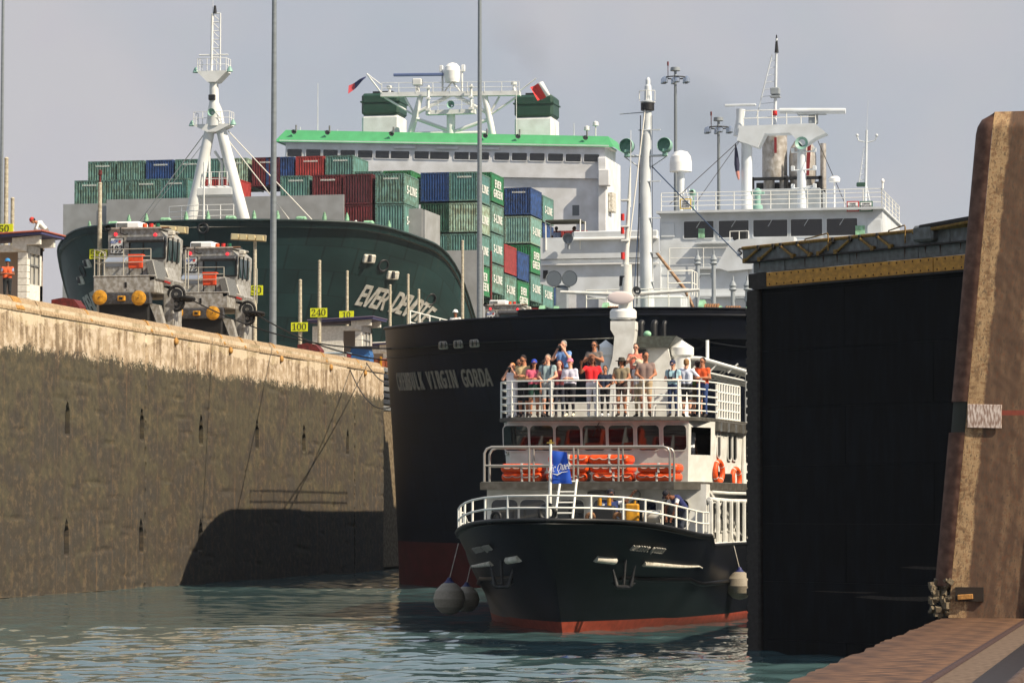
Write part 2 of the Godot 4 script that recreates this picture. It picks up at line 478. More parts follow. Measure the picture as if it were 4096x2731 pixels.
func side_wall() -> void:
	mat("rust", rgb(112, 82, 68), 0.7, 0.2, T.rusty, Vector3.ONE * 0.5)
	mat("pier", rgb(132, 106, 78), 0.9, 0, T.conc, Vector3(0.5, 0.9, 0.5))
	mat("pier_brown", rgb(104, 84, 62), 0.85, 0, T.conc, Vector3(0.5, 1.2, 0.5))
	var t := thing("lock_pier", "tall concrete pier end with a rounded rusty steel corner and brown bands", "pier", Vector3(-5.17, 1.0, -62.6))
	var H := 9.93; var lean := 1.0
	# front face as a sheet coloured in ragged upright bands, pale and dark brown
	var W := 512; var HH := 1024
	var ns := noise(52, 0.02, 4); var nf := noise(53, 0.05, 4)
	var A := noise(50, 0.012, 5).get_seamless_image(W, HH).get_data(); var B := noise(51, 0.05, 4).get_seamless_image(W, HH).get_data()
	var G := noise(57, 0.11, 3).get_seamless_image(64, HH).get_data(); var G2 := noise(58, 0.2, 2).get_seamless_image(W, HH).get_data()
	var o := PackedByteArray(); o.resize(W * HH * 3)
	for y in HH:
		var w1 := 0.22 + 0.035 * ns.get_noise_1d(y * 0.6) + 0.012 * nf.get_noise_1d(y * 3.0)
		var w2 := 0.64 + 0.07 * ns.get_noise_2d(y * 0.5, 40) + 0.05 * nf.get_noise_2d(y * 3.5, 9)
		for x in W:
			var i := y * W + x
			var u := float(x) / W
			var a := A[i] / 255.0; var gr := G[y * 64 + x / 8] / 255.0 - 0.5; var b := clampf(B[i] / 255.0 + gr * 0.5, 0, 1); var fi := G2[i] / 255.0 - 0.5
			var q := rgb(174, 144, 106).lerp(rgb(124, 96, 68), clampf((a - 0.4) * 2.0 + gr * 1.6 + fi, 0, 1))
			var st := smoothstep(w1 - 0.015, w1 + 0.03, u) * (1.0 - smoothstep(w2 - 0.05, w2 + 0.06 + 0.1 * (b - 0.5), u))
			st = maxf(st * (0.75 + 0.5 * a), 0.8 * smoothstep(0.68, 0.72, u + (b - 0.5) * 0.1) * (1.0 - smoothstep(0.78, 0.83, u + (a - 0.5) * 0.12)))
			if y > HH * 0.35: st = maxf(st, smoothstep(w1, w1 + 0.04, u) * (0.55 + 0.6 * a))
			q = q.lerp(rgb(84, 62, 48), clampf(st, 0, 1) * 0.9)
			q = q.lerp(rgb(116, 70, 44), clampf((b - 0.62) * 4.0, 0, 1) * 0.45)
			q = q.lerp(rgb(70, 56, 46), clampf((0.36 - b) * 5.0 + fi, 0, 1) * 0.55)
			if y > HH * 0.592 and y < HH * 0.602 and u > 0.05: q = q.lerp(rgb(150, 50, 40), 0.6)
			o[i * 3] = q.r8; o[i * 3 + 1] = q.g8; o[i * 3 + 2] = q.b8
	var fm := StandardMaterial3D.new(); fm.roughness = 0.85
	fm.albedo_texture = ImageTexture.create_from_image(Image.create_from_data(W, HH, false, Image.FORMAT_RGB8, o))
	var wd := 1.45; var na := noise(54, 2.0, 4)
	var rows := []; var uvs := []
	for i in 141:
		var v := i / 140.0; var y := H * (1.0 - v)
		var row := PackedVector3Array(); var uu := PackedVector2Array()
		for j in 25:
			var u := j / 24.0
			var x := 0.36 + lean * (y / H) * 0.97 + u * wd
			var r := 0.008 * na.get_noise_2d(x * 3, y * 6) + 0.006 * na.get_noise_2d(x, y * 1.5)
			if v < 0.03: r -= (0.03 - v) * 6.0
			row.append(Vector3(x, y, r)); uu.append(Vector2(u, v))
		rows.append(row); uvs.append(uu)
	var fr := mb(); fr.grid(rows, false, null, uvs)
	put("front_face", fr, fm, t)
	# rounded steel corner, in two lengths either side of the missing strip
	for seg in [[0.62, 3.62], [4.22, H]]:
		var rr := []
		for i in 41:
			var y: float = lerpf(seg[0], seg[1], i / 40.0)
			var x0 := lean * (y / H) * 0.97
			var k := 1.0 if y < H - 0.42 else sqrt(maxf(0.0, 1.0 - pow((y - (H - 0.42)) / 0.42, 2)))
			var row := PackedVector3Array()
			for j in 11:
				var a := PI * 0.5 * j / 10.0
				row.append(Vector3(x0 + 0.36 - 0.34 * cos(a) * k, y, 0.02 - 0.34 + 0.34 * sin(a) - 0.2 * (1.0 - k)))
			row.insert(0, Vector3(x0 + 0.02 + 0.34 * (1.0 - k), y, -2.4))
			rr.append(row)
		put("corner_plate", mb().grid(rr), M.rust, t)
	put("corner_gap", mb().cyl(Vector3(0.36 + 0.355, 3.6, -0.32), Vector3(0.36 + 0.41, 4.25, -0.32), 0.3, 0.3, 14), mat("gap_dark", rgb(44, 46, 38), 0.8), t)
	# broken foot of the corner: rubble concrete and the hole with a timber wedge
	var rb := mb(); rng.seed = 5
	for k in 60:
		var p := Vector3(rng.randf_range(0.0, 0.42), rng.randf_range(0.02, 0.75), rng.randf_range(-0.3, 0.05))
		rb.box(p, Vector3(1, 0.8, 1) * rng.randf_range(0.05, 0.13), Basis.from_euler(Vector3(rng.randf() * 3, rng.randf() * 3, 0)))
	put("broken_foot", rb, mat("rubble", rgb(122, 112, 96), 0.9, 0, T.conc, Vector3.ONE * 2), t)
	put("foot_hole", mb().box(Vector3(0.78, 0.46, 0.02), Vector3(0.55, 0.28, 0.1)), mat("hole", rgb(40, 30, 22), 0.9), t)
	put("wedge", mb().box(Vector3(0.7, 0.41, 0.09), Vector3(0.3, 0.1, 0.06), Rz(4), 0.01), mat("timber", rgb(196, 142, 74), 0.8, 0, T.grime, Vector3.ONE * 2), t)
	put("notice_board", mb().box(Vector3(0.36 + 0.74, 3.93, 0.055), Vector3(0.66, 0.46, 0.03), Rz(-1.5), 0.006), mat("board", rgb(214, 200, 192), 0.75, 0, tone(55, 0.03, rgb(170, 150, 140), rgb(255, 255, 255), 256, 256, 2.5), Vector3(3, 0.6, 1)), t)
	# steel groove, then the second pier face
	put("groove_guide", mb().tube([Vector3(0.36 + wd + 0.04, 0.0, 0.03), Vector3(0.36 + wd + 0.04 + lean * 0.97, H - 0.05, 0.0)], 0.045, 8), mat("guide", rgb(84, 70, 74), 0.6, 0.4, T.rusty, Vector3.ONE), t)
	var r2 := []
	for i in 61:
		var y := H * (1.0 - i / 60.0); var row := PackedVector3Array()
		for j in 13:
			var x := 0.36 + wd + 0.09 + lean * (y / H) * 0.97 + j / 12.0 * 0.95
			row.append(Vector3(x, y, 0.03 + 0.02 * na.get_noise_2d(x * 2, y * 5)))
		r2.append(row)
	put("second_face", mb().grid(r2), M.pier, t)
	put("pier_core", mb().box(Vector3(6.4, 4.9, -1.42), Vector3(9.6, 9.75, 2.2)), M.pier, t)
	put("pier_edge", mb().ext(PackedVector2Array([Vector2(0.4, 0), Vector2(1.7, 0), Vector2(1.7, H - 0.1), Vector2(1.36, H - 0.1)]), Transform3D(Basis(), Vector3(0, 0, -2.4)), 2.05), M.pier, t)
	# the long side wall behind the gate
	var w := thing("lock_wall", "high side wall of the lock chamber behind the open gate leaf", "wall", Vector3(-5, 0, -65.2))
	put("recess_back", mb().box(Vector3(9.0, 5.4, -14), Vector3(10, 10.9, 27.8)), M.core, w)
	put("wall_core", mb().box(Vector3(7.0, 5.4, -88), Vector3(14, 10.9, 120)), M.core, w)
	# low ledge in front of the pier
	var l := thing("concrete_ledge", "low stained concrete ledge with embedded steel rails beside the water", "ledge", Vector3(-5, 0, -62.6))
	var le := noise(56, 0.7, 3); var lr := []
	var lm := mat("ledge", rgb(126, 94, 68), 0.7, 0, tone(59, 0.03, rgb(96, 78, 66), rgb(255, 246, 232), 512, 512, 3.0), Vector3(0.1, 0.4, 0.5))
	for i in 121:
		var z := 30.0 * i / 120.0; var row := PackedVector3Array()
		var e := 0.1 * le.get_noise_1d(z * 0.8) + 0.05 * le.get_noise_1d(z * 6.0 + 40)
		for q in [[-0.05 + e, -1.6], [0.0 + e, 0.9], [0.05 + e, 0.985], [0.3, 1.0], [0.7, 1.002], [1.2, 1.0], [1.75, 1.0]]:
			row.append(Vector3(q[0], q[1] + 0.006 * le.get_noise_2d(z * 5, q[0] * 6), z))
		lr.append(row)
	put("ledge_body", mb().grid(lr), lm, l)
	put("inner_rail", mb().tube([Vector3(1.78, 1.0, -0.02), Vector3(1.78, 1.0, 30)], 0.05, 8), M.guide, l)
	put("walkway", mb().box(Vector3(7.0, 0.92, 15), Vector3(10.36, 0.16, 30)), mat("walk", rgb(112, 94, 80), 0.85, 0, T.conc, Vector3.ONE * 0.6), l)
	put("dark_strip", mb().box(Vector3(2.55, 1.012, 15), Vector3(0.42, 0.05, 30)), mat("strip", rgb(52, 58, 70), 0.35, 0.5, T.grime, Vector3.ONE), l)
	put("outer_rail", mb().tube([Vector3(2.86, 1.04, 0), Vector3(2.86, 1.04, 30)], 0.085, 10), mat("rail_rust", rgb(112, 98, 90), 0.5, 0.5, T.rusty, Vector3.ONE), l)

func gate() -> void:
	var a := Vector3(-9.85, 0, -70.3); var b := Vector3(-3.3, 0, -64.55)
	var L := a.distance_to(b)
	# local x runs from the free (mitre) end to the hinge, local z faces the open water
	var t := thing("lock_gate", "dark steel mitre gate leaf with a riveted yellow band and folded yellow braces", "gate", a, -atan2(b.z - a.z, b.x - a.x))
	mat("gate_skin", rgb(13, 16, 21), 0.55, 0.1, tone(61, 0.02, rgb(110, 106, 104), rgb(255, 255, 255), 512, 512, 2.6), Vector3(0.5, 0.06, 0.5))
	mat("gate_grey", rgb(116, 120, 122), 0.6, 0.1, T.grime, Vector3(1.2, 0.6, 1.2))
	mat("gate_band", rgb(206, 148, 52), 0.6, 0, T.grime, Vector3.ONE * 1.1)
	mat("gate_dark", rgb(44, 40, 36), 0.7, 0.1, T.rusty, Vector3.ONE)
	mat("brace", rgb(150, 122, 52), 0.7, 0, T.rusty, Vector3.ONE * 1.5)
	mat("scum", rgb(64, 58, 52), 0.95, 0, T.grime, Vector3.ONE * 2); M.gate_skin.metallic_specular = 0.2
	mat("rust_streak", rgb(70, 44, 30), 0.9)
	var Y1 := 8.0
	# skin plates in courses, each lapped a little proud of the next
	var yy := -1.0; var k := 0
	while yy < Y1 - 0.1:
		var hh := minf(1.27, Y1 - yy)
		for q in 3:
			put("skin_plate", mb().box(Vector3(0.55 + (q + 0.5) * (L - 0.6) / 3, yy + hh / 2, -0.05 - 0.004 * ((k + q) % 2)), Vector3((L - 0.6) / 3 - 0.004, hh - 0.004, 0.1)), M.gate_skin, t)
		yy += hh; k += 1
	for q in [[3.6, 1.25, 2.6, 0.09], [4.9, 1.9, 2.4, 0.07], [2.0, 1.35, 2.2, 0.03]]:      # dried scum left by earlier water levels
		put("scum_line", mb().ext(PackedVector2Array([Vector2(-q[2] / 2, 0), Vector2(-q[2] * 0.3, q[3] * 0.5), Vector2(0, q[3] * 0.3), Vector2(q[2] * 0.35, q[3] * 0.6), Vector2(q[2] / 2, 0.01), Vector2(q[2] * 0.3, -q[3] * 0.5), Vector2(-q[2] * 0.2, -q[3] * 0.4)]), Transform3D(Basis(), Vector3(q[0] + 1.2, q[1], 0.003)), 0.004), M.scum, t)
	put("leaf_core", mb().box(Vector3(L / 2 + 0.1, 3.7, -1.0), Vector3(L - 0.3, 9.2, 1.75)), M.gate_dark, t)
	# mitre post with its toothed timber facing
	put("mitre_post", mb().box(Vector3(0.3, 3.5, -0.12), Vector3(0.42, 9.0, 0.4), Basis(), 0.04), M.gate_dark, t)
	for i in 48:
		put("post_block", mb().box(Vector3(0.06 + 0.025 * (i % 2), -0.9 + i * 0.183, -0.16), Vector3(0.16, 0.15, 0.34), Basis(), 0.02), M.gate_dark, t)
	# yellow band, end plate and rivets
	put("band_end", mb().box(Vector3(0.48, 8.2, 0.03), Vector3(0.6, 0.32, 0.1), Basis(), 0.01), M.gate_dark, t)
	for i in 3:
		var w := (L - 0.8) / 3
		var bd := put("band_plate", mb().box(Vector3(0.79 + (i + 0.5) * w, 8.2, 0.045 + 0.012 * (i % 2)), Vector3(w - 0.01, 0.31, 0.08), Basis(), 0.008), M.gate_band, t)
		for j in 11:
			for s in [-1, 1]:
				put("rivet", mb().box(Vector3(0.79 + i * w + (j + 0.5) * w / 11, 8.2 + s * 0.105, 0.09 + 0.012 * (i % 2)), Vector3(0.018, 0.034, 0.02)), M.rust_streak, bd)
	put("ledge_strip", mb().box(Vector3(L / 2, 8.02, 0.06), Vector3(L - 0.7, 0.04, 0.1)), M.gate_dark, t)
	# upper girder: lower plates, lip, top plate
	for i in 8:
		var w := (L - 0.3) / 8
		put("girder_plate", mb().box(Vector3(0.3 + (i + 0.5) * w, 8.49, -0.02 - 0.01 * (i % 2)), Vector3(w - 0.012, 0.23, 0.1)), M.gate_grey, t)
		for q in [[0.2, 0.14], [0.62, 0.2]]:      # rust runs on the plates
			if (i + int(q[0] * 10)) % 3 == 0: continue
			put("rust_run", mb().ext(PackedVector2Array([Vector2(-0.02, 0), Vector2(0.025, 0), Vector2(0.012, -q[1] * 0.6), Vector2(0.0, -q[1])]), Transform3D(Basis(), Vector3(0.3 + (i + q[0]) * w, 8.6, 0.031 - 0.01 * (i % 2))), 0.004), M.rust_streak, t)
	put("lip", mb().box(Vector3(L / 2 + 0.02, 8.62, 0.05), Vector3(L - 0.1, 0.035, 0.2)), M.gate_dark, t)
	for i in 4:
		var w := (L + 0.05) / 4
		put("top_plate", mb().box(Vector3(-0.03 + (i + 0.5) * w, 8.78, 0.0), Vector3(w - 0.015, 0.3, 0.12)), M.gate_grey, t)
	put("top_rail", mb().cyl(Vector3(-0.05, 8.95, 0.05), Vector3(L, 8.95, 0.05), 0.04), M.brace, t)
	# folded walkway braces
	for q in [[0.55, -1], [1.05, -1], [1.3, 1], [1.85, 1], [3.0, -1], [3.55, -1], [3.85, 1], [4.4, 1]]:
		var x: float = q[0]; var s: float = q[1]
		var br := put("brace", mb().cyl(Vector3(x, 8.9, 0.1), Vector3(x + s * 0.4, 8.67, 0.12), 0.032, -1, 8), M.brace, t)
		put("hinge", mb().box(Vector3(x, 8.92, 0.09), Vector3(0.07, 0.12, 0.08), Basis(), 0.01), M.gate_dark, br)
		put("socket", mb().box(Vector3(x + s * 0.43, 8.66, 0.12), Vector3(0.1, 0.1, 0.09), Basis(), 0.01), M.brace, br)
	# bent handrails folded on the top
	for q in [[2.1, 0.75], [4.75, 0.5], [6.1, 1.3]]:
		var x: float = q[0]; var w: float = q[1]
		put("handrail", mb().tube([Vector3(x, 8.96, 0.1), Vector3(x + 0.02, 9.0, 0.12), Vector3(x + w, 9.08, 0.12), Vector3(x + w + 0.02, 9.05, 0.12), Vector3(x + w + 0.03, 8.7, 0.13)], 0.016, 6), M.brace, t)
	put("walkway_arm", mb().box(Vector3(6.6, 9.03, 0.05), Vector3(1.6, 0.1, 0.4), Rz(3), 0.02), M.gate_dark, t)
	put("pipe", mb().cyl(Vector3(5.6, 8.9, 0.2), Vector3(7.8, 9.04, 0.2), 0.045), M.brace, t)
	put("machine_box", mb().box(Vector3(5.9, 8.86, 0.1), Vector3(0.6, 0.34, 0.3), Basis(), 0.05), M.gate_grey, t)
	put("walkway", mb().box(Vector3(L / 2, 8.86, -1.0), Vector3(L, 0.08, 1.9)), M.gate_dark, t)

# ---------------------------------------------------------------- shapes shared by the ships
func rbox(s: Vector3, r: float, k := 4, o := Vector3.ZERO, b := Basis(), into: MB = null) -> MB:   # box with round edges
	var g := mb() if into == null else into
	var h := s * 0.5 - Vector3.ONE * r
	var la := []; var lo := []
	for i in k + 1: la.append([-PI / 2 + PI / 2 * i / k, -1.0])
	for i in k + 1: la.append([PI / 2 * i / k, 1.0])
	for q in 4:
		for i in k + 1: lo.append([PI / 2 * (q + float(i) / k), [[1, 1], [-1, 1], [-1, -1], [1, -1]][q]])
	var P := []; var N := []
	for a in la:
		var rp := []; var rn := []
		for l in lo:
			var d := Vector3(cos(a[0]) * cos(l[0]), sin(a[0]), cos(a[0]) * sin(l[0]))
			rp.append(o + b * (Vector3(l[1][0] * h.x, a[1] * h.y, l[1][1] * h.z) + d * r)); rn.append(b * d)
		P.append(rp); N.append(rn)
	for i in la.size() - 1:
		for j in lo.size():
			var j2 := (j + 1) % lo.size()
			g.triN(P[i][j], P[i][j2], P[i + 1][j2], N[i][j], N[i][j2], N[i + 1][j2])
			g.triN(P[i][j], P[i + 1][j2], P[i + 1][j], N[i][j], N[i + 1][j2], N[i + 1][j])
	return g

func round_rect(w: float, h: float, r: float, k := 4) -> PackedVector2Array:
	var p := PackedVector2Array()
	for q in 4:
		var c := Vector2((w / 2 - r) * [1, -1, -1, 1][q], (h / 2 - r) * [1, 1, -1, -1][q])
		for i in k + 1:
			var a := PI / 2 * (q + float(i) / k)
			p.append(c + Vector2(cos(a), sin(a)) * r)
	return p

func ring_plate(outer: PackedVector2Array, inner: PackedVector2Array, x: Transform3D, d: float) -> MB:   # frame between two outlines of as many points
	var g := mb(); var n := outer.size()
	for i in n:
		var j := (i + 1) % n
		var a := x * Vector3(outer[i].x, outer[i].y, d); var b := x * Vector3(outer[j].x, outer[j].y, d)
		var c := x * Vector3(inner[j].x, inner[j].y, d); var e := x * Vector3(inner[i].x, inner[i].y, d)
		g.quad(a, e, c, b)
		g.quad(x * Vector3(outer[i].x, outer[i].y, 0), a, b, x * Vector3(outer[j].x, outer[j].y, 0))
		g.quad(e, x * Vector3(inner[i].x, inner[i].y, -d), x * Vector3(inner[j].x, inner[j].y, -d), c)
	return g

func window(parent: Node, at: Vector3, w: float, h: float, r: float, b: Basis, glass: Material, frame: Material, fw := 0.04) -> MeshInstance3D:
	var x := Transform3D(b, at)
	var o := put("window", mb().ext(round_rect(w, h, r), Transform3D(b, at - b.z * 0.01), 0.018), glass, parent)
	put("frame", ring_plate(round_rect(w + fw * 2, h + fw * 2, r + fw), round_rect(w, h, r), x, 0.03), frame, o)
	return o

func sides(F: Callable, t0: float, t1: float, nt: int, nv: int) -> MB:   # both sides of a hull, F(t, v) = point of the port side
	var g := mb()
	for sg in [1, -1]:
		var rows := []; var uvs := []
		for i in nt + 1:
			var row := PackedVector3Array(); var uu := PackedVector2Array()
			for j in nv + 1:
				var p: Vector3 = F.call(lerpf(t0, t1, float(i) / nt), float(j) / nv)
				row.append(Vector3(p.x * sg, p.y, p.z)); uu.append(Vector2(float(j) / nv * 0.48 + (0.52 if sg < 0 else 0.0), 1.0 - lerpf(t0, t1, float(i) / nt)))
			rows.append(row); uvs.append(uu)
		g.grid(rows, false, null, uvs)
	return g

func hull_name(parent: Node, s: String, F: Callable, side: int, t: float, v0: float, v1: float, h: float, m: Material, squeeze := 1.0, font := "Droid Sans", lean := 0.0) -> void:
	# letters set one by one on the curved plating
	var root := put("ship_name", mb().box(F.call(t, v0) * Vector3(side, 1, 1) - Vector3(side * 0.5, 0, 0), Vector3.ONE * 0.01), m, parent)
	var n := s.length()
	for i in n:
		if s[i] == " ": continue
		var u := (i + 0.5) / n
		var v := lerpf(v0, v1, u if side > 0 else 1.0 - u)
		var e := 0.004
		var P := func(a: float, c: float) -> Vector3:
			var q: Vector3 = F.call(a, c); return Vector3(q.x * side, q.y, q.z)
		var o: Vector3 = P.call(t, v)
		var along: Vector3 = (P.call(t, v + e) - P.call(t, v - e)).normalized() * side
		var up: Vector3 = (P.call(t + 0.02, v) - P.call(t - 0.02, v)).normalized()
		var nn := along.cross(up).normalized()
		up = nn.cross(along).normalized()
		var b := Basis(along * squeeze, up + along * lean, nn)
		text(s[i], h, m, root, o + nn * 0.05, b, font, 0.05, 800, "letter")

func hull_paint(called: String, c: Color, rough: float, seed_: int, px: int, py: int, rust: Color) -> void:
	# plating: each plate a little off the next, seams, scuffs and rust runs; u goes aft, v down
	var W := 1024; var H := 512
	var A := noise(seed_, 0.02, 4).get_seamless_image(W, H).get_data(); var V := noise(seed_ + 1, 0.09, 3).get_seamless_image(W, H / 16).get_data()
	var r := RandomNumberGenerator.new(); r.seed = seed_
	var tones := []
	for i in px * py: tones.append(r.randf_range(0.86, 1.1))
	var o := PackedByteArray(); o.resize(W * H * 3)
	for y in H:
		var row := y * py / H; var sy := (y * py) % H < py
		for x in W:
			var xs := x + (row % 2) * W / (2 * px)
			var k: float = tones[(row * px + (xs * px / W) % px) % tones.size()]
			var i := y * W + x
			var a := A[i] / 255.0; var v := V[(y / 16) * W + x] / 255.0
			k *= 0.86 + 0.28 * a
			if sy or (xs * px) % W < px: k *= 0.72
			var q := Color(c.r * k, c.g * k, c.b * k)
			q = q.lerp(rust, clampf((v - 0.72) * 3.0, 0, 1) * clampf(a * 1.6 - 0.4, 0, 1) * 0.6)
			q = q.lerp(c.lightened(0.25), clampf((0.27 - v) * 3.0, 0, 1) * a * 0.5)
			o[i * 3] = q.r8; o[i * 3 + 1] = q.g8; o[i * 3 + 2] = q.b8
	var m := StandardMaterial3D.new(); m.roughness = rough; m.metallic_specular = 0.3
	m.albedo_texture = ImageTexture.create_from_image(Image.create_from_data(W, H, false, Image.FORMAT_RGB8, o))
	M[called] = m

# ---------------------------------------------------------------- the sightseeing ferry
func ferry_hull(t: float, v: float) -> Vector3:
	var s0 := -2.8 * pow(maxf(t, 0.0), 1.15) if t > 0 else -t * 1.5
	var s := s0 + (26.0 - s0) * pow(v, 1.9)
	var top := 2.87 - 0.42 * smoothstep(-2.8, 4.0, s) - 0.28 * smoothstep(4.4, 5.0, s)
	var tt := clampf(t, 0, 1)
	var u := clampf((s - s0) / lerpf(10.0, 8.6, tt), 0, 1)
	var b := lerpf(3.2, 3.42, tt) * pow(1.0 - pow(1.0 - u, lerpf(1.55, 2.2, tt)), lerpf(1.0, 0.56, pow(tt, 1.4)))
	b += 0.9 * smoothstep(6.0, 17.0, s)
	if t < 0: b *= 1.0 + t * 0.8
	return Vector3(b, t * top, -s)

func ferry_at(t: float, s: float) -> Vector3:   # point of the port side, s metres aft of the stem
	var s0 := -2.8 * pow(t, 1.15)
	return ferry_hull(t, pow(clampf((s - s0) / (26.0 - s0), 0, 1), 1.0 / 1.9))

func ferry() -> Node3D:
	var t := thing("ferry", "black and white sightseeing ferry with orange floats and passengers on its top deck", "ferry", Vector3(-15.881, 0, -79.537), deg_to_rad(3.2))
	mat("ferry_hull", rgb(10, 12, 17), 0.42, 0.0, T.grime, Vector3(0.6, 0.25, 0.6))
	mat("boot_top", rgb(150, 62, 42), 0.6, 0, T.grime, Vector3.ONE * 0.6)
	mat("ferry_white", rgb(226, 226, 222), 0.5, 0, T.soft, Vector3.ONE * 0.35)
	mat("deck_grey", rgb(120, 122, 120), 0.7, 0, T.grime, Vector3.ONE * 0.5)
	mat("rail_white", rgb(228, 228, 222), 0.45)
	mat("rail_steel", rgb(168, 164, 158), 0.35, 0.5)
	mat("fascia", rgb(84, 82, 78), 0.6, 0, T.grime, Vector3.ONE * 0.6)
	M.ferry_hull.metallic_specular = 0.3
	hull_paint("ferry_plates", rgb(13, 16, 23), 0.4, 201, 26, 5, rgb(44, 34, 28))
	put("hull", sides(ferry_hull, 0.1, 1.0, 22, 60), M.ferry_plates, t)
	put("boot_top", sides(ferry_hull, -0.3, 0.1, 4, 60), M.boot_top, t)
	# deck inside the bulwark line
	var dk := []; var edge := []; var edge2 := []
	for i in 61:
		var p := ferry_hull(1.0, i / 60.0)
		dk.append(PackedVector3Array([Vector3(-p.x, p.y - 0.1, p.z), Vector3(0, p.y - 0.06, p.z), Vector3(p.x, p.y - 0.1, p.z)]))
		edge.append(Vector3(p.x, p.y, p.z)); edge2.append(Vector3(-p.x, p.y, p.z))
	put("deck", mb().grid(dk), M.deck_grey, t)
	put("gunwale", mb().tube(edge, 0.05, 6).tube(edge2, 0.05, 6), M.black, t)
	# rubbing strakes
	for sg in [-1, 1]:
		var st := []; var st2 := []
		for i in 40:
			var p := ferry_at(0.52, lerpf(0.6, 24.0, i / 39.0)); st.append(Vector3(p.x * sg, p.y, p.z))
		put("rubbing_strake", mb().tube(st, 0.07, 8), M.ferry_hull, t)
		for i in 14:
			var p := ferry_at(0.66, lerpf(0.9, 4.6, i / 13.0)); st2.append(Vector3((p.x + 0.02) * sg, p.y, p.z))
		var rr := []
		for i in 14: rr.append(lerpf(0.075, 0.02, i / 13.0))
		put("white_strake", mb().tube(st2, rr, 8), M.white_worn, t)
		put("white_strake", mb().tube([Vector3(sg * ferry_at(0.68, -0.9).x, ferry_at(0.68, -0.9).y, -(-0.9)), Vector3(sg * ferry_at(0.67, -0.25).x, ferry_at(0.67, -0.25).y, 0.25)], 0.1, 8), M.white_worn, t)
		# anchor in its pocket
		var a := ferry_at(0.6, 0.35); a.x *= sg
		var an := put("anchor", mb().cyl(a + Vector3(sg * 0.1, 0.3, 0.2), a + Vector3(sg * 0.06, -0.42, 0.28), 0.035, -1, 8), M.steel_dark, t)
		put("anchor_crown", mb().tube([a + Vector3(sg * 0.06 - 0.3, -0.34, 0.3), a + Vector3(sg * 0.06 - 0.15, -0.45, 0.34), a + Vector3(sg * 0.06 + 0.15, -0.45, 0.34), a + Vector3(sg * 0.06 + 0.3, -0.34, 0.3)], [0.02, 0.06, 0.06, 0.02], 8), M.steel_dark, an)
		for f in [-1, 1]:
			put("fluke", mb().tube([a + Vector3(sg * 0.06 + f * 0.18, -0.42, 0.34), a + Vector3(sg * 0.06 + f * 0.3, 0.1, 0.3)], [0.07, 0.012], 6), M.steel_dark, an)
	mat("name_dim", rgb(150, 148, 142), 0.7)
	hull_name(t, "PACIFIC QUEEN", ferry_hull, 1, 0.8, 0.24, 0.325, 0.16, M.name_dim, 0.55, "Droid Serif")
	hull_name(t, "PACIFIC QUEEN", ferry_hull, -1, 0.8, 0.24, 0.325, 0.16, M.name_dim, 0.55, "Droid Serif")
	# bow rail
	var path := []
	for i in 12: path.append(Vector3(-1, 1, 1) * (ferry_at(1.0, lerpf(7.0, -2.3, i / 11.0)) * Vector3(0.985, 1, 1)))
	path.append(Vector3(0, 2.87, 2.68))
	for i in 9: path.append(ferry_at(1.0, lerpf(-2.3, 4.3, i / 8.0)) * Vector3(0.985, 1, 1))
	railing(t, path, 0.6, [0.5, 1.0], 1.2, 0.028, M.rail_white, "bow_rail")
	# fittings on the foredeck
	put("bow_fairlead", mb().torus(Vector3(-0.03, 3.05, 2.45), 0.19, 0.06, Basis(), 20, 8).box(Vector3(-0.03, 2.86, 2.45), Vector3(0.62, 0.12, 0.2), Basis(), 0.03), M.black, t)
	put("fairlead", mb().torus(Vector3(-1.45, 2.93, 1.6), 0.13, 0.045, Ry(-25), 16, 8).box(Vector3(-1.45, 2.8, 1.6), Vector3(0.42, 0.1, 0.18), Ry(-25), 0.02), M.black, t)
	put("windlass", rbox(Vector3(0.55, 0.42, 0.5), 0.06, 3, Vector3(1.05, 3.02, -0.3)), M.black, t)
	for sx in [-0.12, 0.12]: put("windlass_knob", mb().cyl(Vector3(1.05 + sx, 3.22, -0.25), Vector3(1.05 + sx, 3.42, -0.25), 0.06, 0.05, 10), M.yellow, t)
	for sx in [0.72, 1.42]: put("rope_coil", mb().torus(Vector3(sx, 2.92, -0.1), 0.1, 0.06, Rx(20), 14, 6), M.rope, t)
	var jc := put("jerry_can", rbox(Vector3(0.34, 0.46, 0.24), 0.05, 3, Vector3(1.8, 3.05, 0.0)), M.yellow, t)
	put("spout", mb().cyl(Vector3(1.86, 3.28, 0), Vector3(1.87, 3.36, 0), 0.03), M.yellow, jc)
	put("drum", mb().cyl(Vector3(2.05, 2.95, -0.35), Vector3(2.5, 2.95, -0.3), 0.16, -1, 16), M.white_worn, t)
	for q in [[-2.6, 2.62, -1.4], [2.6, 2.55, -2.4]]:
		put("deck_mark", mb().box(Vector3(q[0], q[1], q[2]), Vector3(0.4, 0.05, 0.3), Basis(), 0.01), M.yellow, t)
	# ladder to the float deck
	var ld := put("ladder", mb().cyl(Vector3(-0.95, 2.6, -4.9), Vector3(-0.85, 3.95, -5.6), 0.035, -1, 8).cyl(Vector3(-0.45, 2.6, -4.9), Vector3(-0.4, 3.95, -5.6), 0.035, -1, 8), M.rail_white, t)
	for i in 5:
		var y := lerpf(2.75, 3.9, i / 4.0); var z := lerpf(-4.98, -5.58, i / 4.0)
		put("rung", mb().cyl(Vector3(-0.92, y, z), Vector3(-0.43, y, z), 0.025, -1, 6), M.rail_white, ld)
	# flagstaff at the stem head
	var fs := put("flagstaff", mb().tube([Vector3(0.0, 2.9, 2.2), Vector3(0.02, 4.75, 2.2)], [0.042, 0.036], 10), M.rail_white, t)
	put("star_finial", mb().box(Vector3(0.02, 4.78, 2.2), Vector3(0.2, 0.03, 0.03), Basis(), 0.01).box(Vector3(0.02, 4.8, 2.2), Vector3(0.06, 0.12, 0.03), Basis(), 0.01), mat("brass", rgb(190, 160, 80), 0.4, 0.7), fs)
